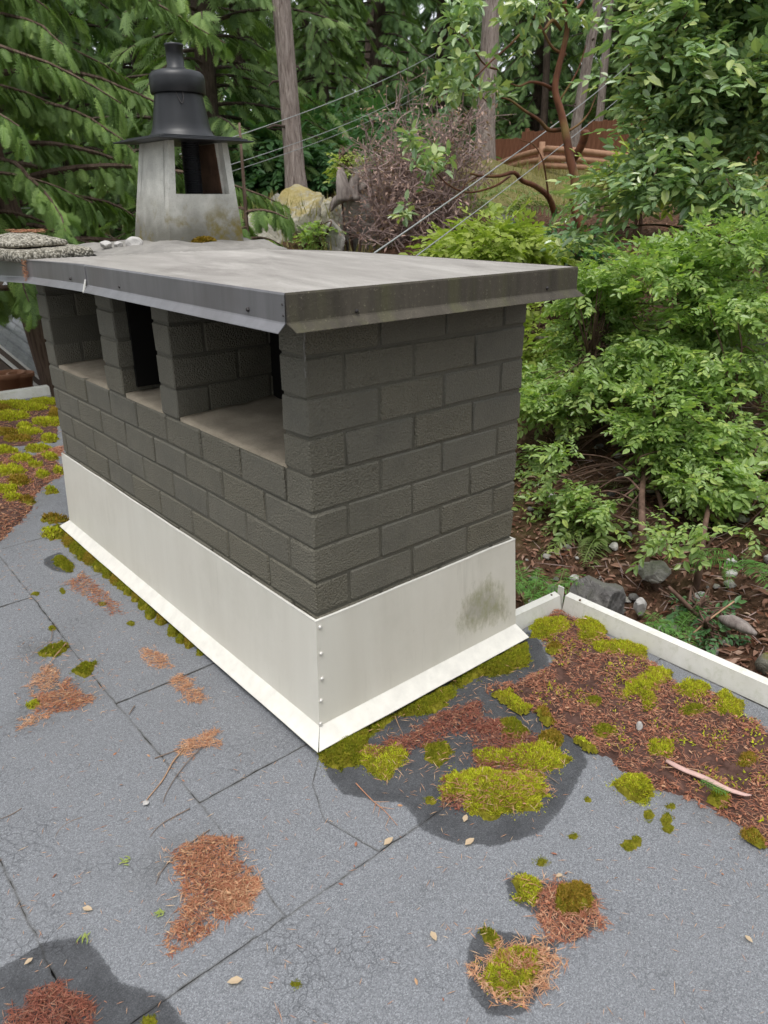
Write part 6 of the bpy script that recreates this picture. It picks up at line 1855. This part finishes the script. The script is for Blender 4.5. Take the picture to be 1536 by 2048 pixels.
def shrub_crown(r, blobs, n, size, thr, seed, layer=2.6, droop=0.18, tw=TWIGS):
    """Leafy shoots through a union of ellipsoids (centre, radii), clumped in uneven layers."""
    cs = np.array([b[0] for b in blobs]); rs = np.array([b[1] for b in blobs])
    vol = rs.prod(1); pr = vol / vol.sum()
    P, O = [], []
    tot = 0
    for _ in range(40):
        k_ = r.choice(len(blobs), n * 2, p=pr)
        u = rand_dir(r, n * 2); rad = r.random(n * 2) ** 0.42
        q = cs[k_] + u * rad[:, None] * rs[k_]
        nz = fbm(q * [1, 1, layer], 2.1, seed, 3)
        ok = nz > thr
        P.append(q[ok]); O.append((u * rs[k_].mean(1)[:, None])[ok]); tot += ok.sum()
        if tot >= n: break
    P, O = np.concatenate(P)[:n], np.concatenate(O)[:n]
    O = O / np.linalg.norm(O, axis=1)[:, None]
    D = O * [1, 1, 0.35] + r.normal(0, 0.5, O.shape) * [1, 1, 0.7] + [0, 0, -droop]
    mb = MB()
    w = r.integers(0, len(tw), len(P))
    sc = size * np.clip(r.lognormal(0, 0.3, len(P)), 0.5, 1.7)
    for i, T in enumerate(tw):
        m = w == i
        mb.add(*stamp(T[0], T[1], P[m], frames(D[m], r.normal(0, 0.35, m.sum())), sc[m]))
    return mb, P

def stems(root_pts, targets, r, r0, rtip, parent, mat, name='branch', n=12, sag=0.1):
    """Curved branches from points along the stems out to the foliage."""
    mb = MB()
    for q in targets:
        dist = np.linalg.norm(root_pts - q, axis=1) + 0.6 * np.clip(root_pts[:, 2] - q[2], 0, None)
        p = root_pts[int(np.argmin(dist))]
        m = (p + q) / 2 + r.normal(0, 0.06, 3) + [0, 0, sag * np.linalg.norm(q - p)]
        mb.add(*tube(spline([p, m, q], n), np.linspace(r0, rtip, n), 5, cap=False))
    tag(obj(name, *mb.get(), mat, parent, smooth=True), kind='stuff')

r = rng(200)
sb = at_d(1345, 1215, 3.55)
shr = thing('broadleaf_shrub', sb, 'large green shrub with small oval leaves on forked stems beyond the roof edge corner', 'shrub')
st1 = [np.array([at_d(x, y, d) for x, y, d in l]) for l in [
    [(1350, 1222, 3.55), (1318, 1180, 3.6), (1292, 1120, 3.65), (1284, 1040, 3.75), (1290, 940, 4.3), (1335, 800, 4.7), (1365, 660, 5.0), (1370, 540, 5.2)],
    [(1355, 1222, 3.55), (1385, 1190, 3.6), (1400, 1130, 3.6), (1412, 1040, 3.9), (1440, 930, 4.2), (1465, 800, 4.5)],
    [(1345, 1222, 3.6), (1330, 1150, 3.8), (1320, 1000, 4.2), (1250, 860, 4.6), (1180, 720, 5.0)]]]
sp_ = []
for i, p in enumerate(st1):
    S = spline(p, 40); sp_.append(S)
    obj('stem', *tube(S, np.linspace(0.026 - 0.004 * i, 0.008, 40), 9), MAT['shrub_bark'], shr, smooth=True)
def eb(px, py, d, rx, ry, rd):
    """Ellipsoid: centre at a pixel and distance, half-sizes given in pixels there and metres deep."""
    c = at_d(px, py, d); k_ = d / F_PX * 1.05
    return (c, np.array([(rx * k_ + rd) / 2, (rx * k_ + rd) / 2, ry * k_]))
bl = [eb(1110, 860, 4.8, 80, 130, 0.35), eb(1180, 1010, 4.3, 90, 60, 0.3), eb(1260, 1000, 4.1, 80, 60, 0.3), eb(1380, 960, 4.0, 90, 70, .3), eb(1180, 900, 4.5, 120, 110, 0.4), eb(1290, 940, 4.2, 150, 100, 0.4), eb(1130, 980, 4.6, 90, 85, 0.35), eb(1160, 740, 4.9, 110, 130, 0.4), eb(1300, 600, 4.9, 170, 90, 0.45), eb(1210, 660, 5.0, 130, 90, 0.4),
      eb(1420, 680, 4.7, 110, 100, 0.4), eb(1420, 1060, 3.7, 110, 70, 0.3), eb(1480, 1020, 3.6, 80, 75, 0.3), eb(1340, 840, 4.4, 120, 80, 0.4), eb(1470, 540, 4.8, 120, 80, 0.4), eb(1350, 1020, 3.9, 70, 45, .25), eb(1220, 1035, 4.3, 70, 40, .25), eb(1530, 1090, 3.5, 60, 50, .25)]
mb, P = shrub_crown(r, bl, 6900, 0.102, 0.525, 5)
obj('foliage', *mb.get(), MAT['shrub_leaf'], shr)
stems(np.concatenate(sp_), P[r.integers(0, len(P), 260)], r, 0.007, 0.0022, shr, MAT['shrub_bark'])

gb = at_d(1455, 520, 6.2)
gls = thing('broadleaf_shrub', [gb[0], gb[1], ground_z([gb[:2]])[0]], 'tall glossy leaved tree with red stems filling the upper right corner', 'tree')
gz0 = ground_z([gb[:2]])[0]
st2 = [np.array(l) for l in [
    [np.array([gb[0], gb[1], gz0 - .2]), at_d(1452, 470, 6.2), at_d(1472, 370, 6.2), at_d(1482, 270, 6.2), at_d(1470, 150, 6.2), at_d(1440, 30, 6.2), at_d(1420, -120, 6.2)],
    [np.array([gb[0], gb[1], gz0 - .2]), at_d(1405, 470, 6.1), at_d(1380, 380, 6.0), at_d(1330, 300, 5.9), at_d(1290, 200, 5.8)],
    [np.array([gb[0], gb[1], gz0 - .2]), at_d(1540, 400, 6.1), at_d(1600, 250, 6.0), at_d(1640, 50, 6.0)]]]
sp_ = []
for i, p in enumerate(st2):
    S = spline(p, 40); sp_.append(S)
    obj('stem', *tube(S, np.linspace(0.042 - 0.008 * i, 0.012, 40), 9), MAT['madrona_bark'], gls, smooth=True)
bl = [eb(1440, 90, 5.9, 150, 120, 0.6), eb(1330, 130, 5.9, 90, 80, 0.4), eb(1480, 240, 5.8, 120, 110, 0.5), eb(1340, 260, 5.8, 110, 70, 0.4), eb(1280, 235, 5.8, 45, 35, 0.3), eb(1560, 60, 5.9, 150, 150, 0.6), eb(1335, 350, 5.7, 75, 55, 0.4), eb(1400, 400, 5.5, 130, 80, 0.4),
      eb(1250, 415, 5.6, 80, 60, 0.4), eb(1500, 430, 5.5, 110, 80, 0.4), eb(1250, 385, 5.8, 40, 30, .25), eb(1225, 480, 5.3, 95, 40, .35), eb(1420, -40, 6, 180, 80, .5), eb(1330, 40, 6.0, 70, 50, .3)]
mb, P = shrub_crown(r, bl, 2900, 0.185, 0.525, 9, 1.6, 0.25)
obj('foliage', *mb.get(), MAT['glossy_leaf'], gls)
stems(np.concatenate(sp_), P[r.integers(0, len(P), 200)], r, 0.011, 0.003, gls, MAT['shrub_bark'])

# lime green shrub just beyond the cap, and a second scrap of it by the wall
def small_shrub(name, blobs, n, size, mat, seed, label, cat='shrub', thr=0.42, bark='shrub_bark', droop=0.3, base_px=None, nst=5):
    r = rng(seed)
    mb, P = shrub_crown(r, blobs, n, size, thr, seed, 1.8, droop)
    c = np.mean([b[0] for b in blobs], 0)
    if base_px is not None: c = at_d(*base_px)
    g = ground_z([c[:2]])[0]
    t = thing(name, (c[0], c[1], g), label, cat)
    obj('foliage', *mb.get(), MAT[mat], t)
    sm = MB(); sp2 = []
    for i in range(nst):
        q = P[int(r.integers(0, len(P)))]
        S = spline([[c[0] + r.normal(0, .05), c[1] + r.normal(0, .05), g - .05], (c + q) / 2 + r.normal(0, .08, 3), q], 14); sp2.append(S)
        sm.add(*tube(S, np.linspace(0.014, 0.004, 14), 6, cap=False))
    obj('stems', *sm.get(), MAT[bark], t, smooth=True)
    stems(np.concatenate(sp2), P[r.integers(0, len(P), 40)], r, 0.005, 0.002, t, MAT[bark])
    return t
small_shrub('lime_shrub', [eb(985, 490, 6.3, 100, 40, .4), eb(930, 505, 6.2, 60, 25, .3), eb(1060, 488, 6.4, 60, 34, .3), eb(1000, 478, 6.5, 44, 26, .3), eb(1085, 520, 6.2, 50, 34, .3)], 560, 0.18, 'lime_leaf', 31, 'bright lime green shrub showing over the far edge of the metal cap')
small_shrub('lime_shrub', [eb(1065, 690, 5.8, 22, 90, .2), eb(1070, 790, 5.6, 26, 60, .2)], 200, 0.16, 'lime_leaf', 32, 'yellow green scrap of shrub close behind the right edge of the chimney wall', thr=0.40)
small_shrub('lime_shrub', [eb(1290, 345, 9.0, 60, 25, .4)], 200, 0.22, 'lime_leaf', 33, 'pale yellow green bush between the log rails and the glossy leaves')
small_shrub('dark_shrub', [eb(600, 340, 14, 120, 70, 1.2), eb(520, 330, 14.5, 80, 80, 1.0), eb(670, 310, 15, 60, 70, .8)], 1400, 0.42, 'dark_leaf', 34, 'dark broadleaved undergrowth round the foot of the tall bare trunk', thr=0.4)
small_shrub('dark_shrub', [eb(1130, 500, 7.2, 60, 30, .3), eb(1100, 470, 7.4, 40, 25, .3)], 160, 0.2, 'dark_leaf', 35, 'low dark green plant at the foot of the red barked tree', thr=0.4)
small_shrub('dark_shrub', [eb(800, 300, 17, 140, 60, 1.2)], 420, 0.5, 'dark_leaf', 36, 'dark undergrowth behind the dead brown shrub', thr=0.4)
small_shrub('young_fir', [eb(695, 325, 9.6, 16, 24, .1)], 60, 0.14, 'lime_leaf', 37, 'small bright green seedling above the weathered stump', 'plant', thr=0.3)
small_shrub('ground_plant', [eb(640, 470, 9.4, 26, 26, .15)], 90, 0.14, 'shrub_leaf', 38, 'green weeds growing down the front of the mossy outcrop', 'plant', thr=0.3)
small_shrub('low_shrub', [eb(1400, 1215, 3.3, 30, 12, .12), eb(1440, 1270, 3.05, 26, 16, .1)], 60, 0.07, 'dark_leaf', 39, 'low green seedlings beside the fern below the shrub stems', 'plant', thr=0.3)
small_shrub('low_shrub', [eb(1500, 880, 4.6, 50, 40, .25), eb(1520, 960, 4.3, 40, 40, .2)], 170, 0.15, 'shrub_leaf', 40, 'pale green sprigs at the right edge over the stony slope', thr=0.35)

# dead brown shrub
r = rng(44)
db = at_d(835, 500, 9.3)
dead = thing('dead_shrub', (db[0], db[1], ground_z([db[:2]])[0]), 'bare dead shrub of pinkish brown twigs behind the middle of the cap', 'shrub')
mb, lv = MB(), MB()
tips = []
for i in range(105):
    px, py = r.normal(835, 66), r.uniform(205, 470)
    lim = 130 * (1 - abs(py - 330) / 330)
    px = 835 + np.clip(px - 835, -lim, lim) + (40 if py < 260 else 0)
    q = at_d(px, py, 9.3 + r.normal(0, 0.45))
    p0 = db + np.array([r.normal(0, .25), r.normal(0, .25), -0.1 + r.uniform(-.3, .2)])
    S = spline([p0, (p0 + q) / 2 + r.normal(0, 0.15, 3), q], 14)
    mb.add(*tube(S, np.linspace(0.014, 0.004, 14), 4, cap=False))
    for k_ in range(16):
        j = int(r.integers(4, 14)); a = S[min(j, 13)]
        d = rand_dir(r, 1)[0] * [1, 1, .8] + [0, 0, .25]
        e = a + d * r.uniform(0.12, 0.42)
        m = (a + e) / 2 + r.normal(0, .02, 3)
        mb.add(*tube(np.array([a, m, e]), [0.006, 0.004, 0.002], 3, cap=False))
        tips.append(e); tips.append(m)
        for _ in range(2):
            e2 = e + rand_dir(r, 1)[0] * 0.12
            mb.add(*tube(np.array([m, e2]), [0.004, 0.002], 3, cap=False)); tips.append(e2)
tips = np.array(tips)
obj('twigs', *mb.get(), MAT['dead_twig'], dead)
pk = tips[r.random(len(tips)) < 0.75]
V, F = leaves_at(r, pk, np.zeros_like(pk), 0.055, 0.3, 0.9, 0.8)
obj('dead_foliage', V, F, MAT['dead_leaf'], dead)

# ferns
def fern_template(seed, npin=26):
    r = rng(seed); V, F = [], []
    for i in range(npin):
        t = 0.12 + 0.88 * i / npin
        ln = 0.20 * math.sin(math.pi * min(1, 0.2 + t * 0.8)) ** 0.7 + 0.015
        z = 0.62 * t - 0.78 * t * t
        for s in (-1, 1):
            n = len(V)
            a = r.uniform(-.03, .03)
            V += [(t, 0, z), (t + 0.020 + a, s * ln * .5, z - .01 + .02), (t + 0.05 + a, s * ln, z - 0.05), (t + 0.028, s * ln * 0.45, z)]
            F.append([n, n + 1, n + 2, n + 3] if s < 0 else [n, n + 3, n + 2, n + 1])
    for i in range(10):
        a, b = i / 10, (i + 1) / 10
        za, zb_ = 0.62 * a - 0.78 * a * a, 0.62 * b - 0.78 * b * b
        n = len(V); V += [(a, -.006, za), (b, -.005, zb_), (b, .005, zb_), (a, .006, za)]; F.append([n, n + 1, n + 2, n + 3])
    return np.array(V, float), np.array(F)
FERNS = [fern_template(1), fern_template(2)]
def fern(px, py, d, size, n, mat, seed, label, spread=(0, 6.28), up=0.0):
    r = rng(seed)
    c = at_d(px, py, d)
    a = r.uniform(spread[0], spread[1], n)
    D = np.column_stack([np.cos(a), np.sin(a), r.uniform(-0.1, 0.35, n) + up])
    t = thing('fern', c, label, 'fern')
    for k_ in range(n):
        V, F = stamp(*FERNS[k_ % 2], c[None] + r.normal(0, .01, 3), frames(D[k_:k_ + 1], r.normal(0, .25, 1)), np.array([size * r.uniform(.7, 1.15)]))
        obj('frond', V, F, MAT[mat], t)
fern(1215, 1085, 4.1, 0.42, 13, 'fern', 1, 'tan green sword fern arching over the dark boulder')
fern(1130, 1095, 4.3, 0.40, 9, 'fern', 2, 'dull fern beside the chimney wall, left of the arching fern')
fern(1065, 1195, 3.4, 0.25, 11, 'fern_green', 3, 'fresh green fern tucked behind the short roof edge by the chimney', up=0.3)
fern(1110, 1190, 3.4, 0.20, 8, 'fern_green', 4, 'second fresh green fern nearest the dark boulder', up=0.2)
fern(1352, 1262, 3.1, 0.17, 13, 'fern_green', 5, 'small dark green fern outside the roof edge below the shrub stems')
fern(1480, 1130, 3.5, 0.26, 9, 'fern_green', 6, 'green fern at the right edge below the big shrub')
fern(1010, 430, 9.5, 0.75, 14, 'fern', 7, 'large dull fern on the slope behind the lime green shrub')
fern(960, 400, 10.5, 0.7, 11, 'fern', 8, 'dull fern between the dead shrub and the red barked tree')
fern(1260, 1000, 4.4, 0.32, 8, 'fern', 9, 'dull fern under the left half of the big shrub')
fern(1090, 940, 5.0, 0.35, 9, 'fern_green', 10, 'green fern low behind the chimney wall')

# leaf litter and grass on the slope
r = rng(70)
n = 26000
u = r.random(n)
ang = np.radians(r.uniform(-12, 62, n)); d = 2.3 + 8.5 * u ** 1.5
Q = np.column_stack([CX + d * np.cos(ang), CY + d * np.sin(ang)])
Q = Q[(Q[:, 0] > 1.32) | (Q[:, 1] > 5.2)]
pos = np.column_stack([Q, ground_z(Q) + 0.008])
D = rand_dir(r, len(Q)) * [1, 1, 0.35]
sc = r.uniform(0.025, 0.065, len(Q))
tag(obj('leaf_litter', *stamp(LEAF_V * [1, 1, 2.0], LF, pos, frames(D, r.normal(0, .8, len(Q))), np.column_stack([sc, sc * r.uniform(.5, 1, len(Q)), sc])), MAT['floor_leaf']), kind='stuff')
n = 1500
ang = np.radians(r.uniform(-10, 55, n)); d = r.uniform(2.5, 7, n)
Q = np.column_stack([CX + d * np.cos(ang), CY + d * np.sin(ang)]); Q = Q[Q[:, 0] > 1.35]
pos = np.column_stack([Q, ground_z(Q) + 0.012])
D = rand_dir(r, len(Q)) * [1, 1, 0.2]; ln = r.uniform(0.06, 0.3, len(Q))
tag(obj('fallen_twigs', *stamp(NEED_V - [.5, 0, 0], NEED_F, pos, frames(D), np.column_stack([ln, np.full(len(Q), .006), np.full(len(Q), .005)])), MAT['dead_twig']), kind='stuff')
n = 16000
ang = np.radians(r.uniform(-5, 58, n)); d = r.uniform(9.0, 22, n)
Q = np.column_stack([CX + d * np.cos(ang), CY + d * np.sin(ang)])
keep = fbm(Q, .6, 8, 3) > 0.44
Q = Q[keep]
pos = np.column_stack([Q, ground_z(Q) - 0.01])
D = rand_dir(r, len(Q)) * [.35, .35, 0] + [0, 0, 1]
ln = r.uniform(0.10, 0.26, len(Q))
tag(obj('dry_grass', *stamp(BLADE_V, BLADE_F, pos, frames(D, r.uniform(0, 6.28, len(Q))), np.column_stack([ln, ln * 0.10, ln * .1])), MAT['grass']), kind='stuff')
c0 = at_d(600, 405, 10.2)
n = 420
Q = c0[:2] + np.column_stack([r.normal(0, .42, n), r.normal(0, .35, n)])
pos = np.column_stack([Q, np.full(n, c0[2] - 0.16) + r.uniform(-.06, .06, n)])
D = rand_dir(r, n) * [.5, .5, 0] + [0, 0, 1]; ln = r.uniform(.12, .3, n)
tag(obj('outcrop_grass', *stamp(BLADE_V, BLADE_F, pos, frames(D, r.uniform(0, 6.28, n)), np.column_stack([ln, ln * .07, ln * .1])), MAT['grass']), kind='stuff')
# driftwood and stalks lying outside the roof edge
tag(solid('log_piece', *tube(spline([at_d(1440, 1236, 3.1), at_d(1475, 1248, 3.05), at_d(1512, 1268, 3.0)], 14), np.interp(np.linspace(0, 1, 14), [0, .3, .7, 1], [.012, .03, .026, .008]), 9), MAT['driftwood'], smooth=True), 'broken grey piece of rotten log outside the roof edge at right', 'log')
tag(solid('stalk', *tube(spline([at_d(1385, 1268, 3.05), at_d(1420, 1238, 3.1), at_d(1468, 1203, 3.2)], 10), 0.004, 5), MAT['twig_tan'], smooth=True), 'thin straw coloured stalk leaning outside the roof edge', 'stalk')
tag(solid('fallen_branch', *tube(spline([at_d(1250, 508, 6.6), at_d(1285, 488, 6.6), at_d(1312, 476, 6.7)], 10), 0.016, 7), MAT['twig_tan'], smooth=True), 'pale fallen branch glimpsed through the shrub, below the red barked tree', 'branch')
P = [at_d(x, y, 5.6) for x, y in [(1062, 672), (1080, 676), (1100, 676)]]
tag(solid('pipe_rail', *tube(spline(P, 8), 0.012, 8), MAT['driftwood'], smooth=True), 'short grey rail end close to the right edge of the chimney wall', 'rail')

# ------------------------------------------------------------------ neighbours seen past the left end of the chimney
def roof_plane(parent, a, b, c, d, nrow, ncol, mat, name, th=0.02, seed=0):
    """Courses of separate shingles over a sloping quad a-b (eave) to d-c (ridge)."""
    a, b, c, d = [np.asarray(x, float) for x in (a, b, c, d)]
    nrm = np.cross(b - a, d - a); nrm /= np.linalg.norm(nrm)
    if nrm[2] < 0: nrm = -nrm
    r = rng(seed)
    obj('roof_deck', np.vstack([np.array([a, b, c, d]) - nrm * .01, np.array([a, b, c, d]) - nrm * .06]), BOXQ, MAT['house_wall'], parent)
    for i in range(nrow):
        v0, v1 = i / nrow, min(1.0, (i + 1.25) / nrow)
        x = 0.0
        k_ = 0
        while x < 1:
            w = r.uniform(.7, 1.3) / ncol
            u0, u1 = x, min(1, x + w * 0.97)
            P = lambda u, v, h: (1 - v) * ((1 - u) * a + u * b) + v * ((1 - u) * d + u * c) + nrm * h
            j = r.uniform(0, .004)
            V = np.array([P(u0, v0, .002 + th * .9 + j), P(u1, v0, .002 + th * .9 + j), P(u1, v1, .004), P(u0, v1, .004), P(u0, v0, 0.002), P(u1, v0, 0.002), P(u1, v1, 0.001), P(u0, v1, 0.001)])
            obj(name, V, BOXQ, mat, parent)
            x += w
BOXQ = np.array([[0, 1, 2, 3], [7, 6, 5, 4], [4, 5, 1, 0], [5, 6, 2, 1], [6, 7, 3, 2], [7, 4, 0, 3]])
h1c = at_d(20, 455, 13)
h1 = thing('shake_roofed_house', (h1c[0], h1c[1], -2.5), 'neighbouring house whose grey shake roof shows behind the cedar trunk at far left', 'house')
A, B = at_d(-190, 475, 12.5), at_d(52, 470, 12.0)
D_, C_ = at_d(-190, 415, 15), at_d(30, 440, 14.5)
roof_plane(h1, A, B, C_, D_, 9, 14, MAT['shake'], 'shake', 0.03, 1)
obj('wall', np.vstack([np.array([A, B, C_, D_]) - [0, 0, .12], np.array([A, B, C_, D_]) * [1, 1, 0] + [0, 0, -3.2]]), BOXQ, MAT['house_wall'], h1)
h2c = at_d(40, 640, 9.5)
h2 = thing('low_roofed_house', (h2c[0], h2c[1], -3), 'lower neighbouring house with pale shingles and white fascia past the chimney end', 'house')
A, B = at_d(-40, 660, 8.8), at_d(118, 790, 8.0)
C_, D_ = at_d(150, 640, 10.5), at_d(10, 560, 11)
roof_plane(h2, A, B, C_, D_, 8, 10, MAT['shingle'], 'shingle', 0.03, 2)
up_ = np.array([0, 0, 1.0])
obj('fascia', np.vstack([np.array([A, B, B, A]) + [[0, 0, .02], [0, 0, .02], [0, 0, .02] + (C_ - B) * .012, [0, 0, .02] + (D_ - A) * .012], np.array([A, B, B, A]) - [0, 0, .14] + [[0, 0, 0], [0, 0, 0], (C_ - B) * .012, (D_ - A) * .012]]), BOXQ, MAT['white_trim'], h2)
obj('wall', np.vstack([np.array([A, B, C_, D_]) - [0, 0, .16], np.array([A, B, C_, D_]) * [1, 1, 0] + [0, 0, -3.6]]), BOXQ, MAT['house_wall'], h2)
for k_, (u0, u1) in enumerate([(0.12, 0.35), (0.5, 0.75)]):
    q0, q1 = A + (B - A) * u0, A + (B - A) * u1
    out = np.cross(B - A, up_); out /= np.linalg.norm(out)
    if out @ (CAM - A) < 0: out = -out
    V = np.array([q0 - up_ * .45, q1 - up_ * .45, q1 - up_ * 1.1, q0 - up_ * 1.1])
    w_ = obj('window', np.vstack([V + out * .03, V - out * .02]), BOXQ, MAT['white_trim'], h2)
    c_ = V.mean(0)
    V2 = c_ + (V - c_) * .86
    obj('pane', np.vstack([V2 + out * .036, V2 + out * .02]), BOXQ, MAT['glass'], w_)
for i, (px, py, s, lab) in enumerate([(22, 768, 0.16, 'terracotta garden pot left of the other, beyond the mossy roof end'), (44, 764, 0.13, 'terracotta garden pot right of the other, beyond the mossy roof end')]):
    c = at_d(px, py, 8.0)
    prof = np.array([(.0001, -.2), (.62, -.2), (.8, 1.0), (.95, 1.02), (.95, 1.3), (.8, 1.3), (.7, .9), (.0001, .85)]) * s
    V, F = lathe(prof, 20)
    tag(solid('garden_pot', V + c - [0, 0, s * .6], F, MAT['clay'], smooth=True), lab, 'garden pot')
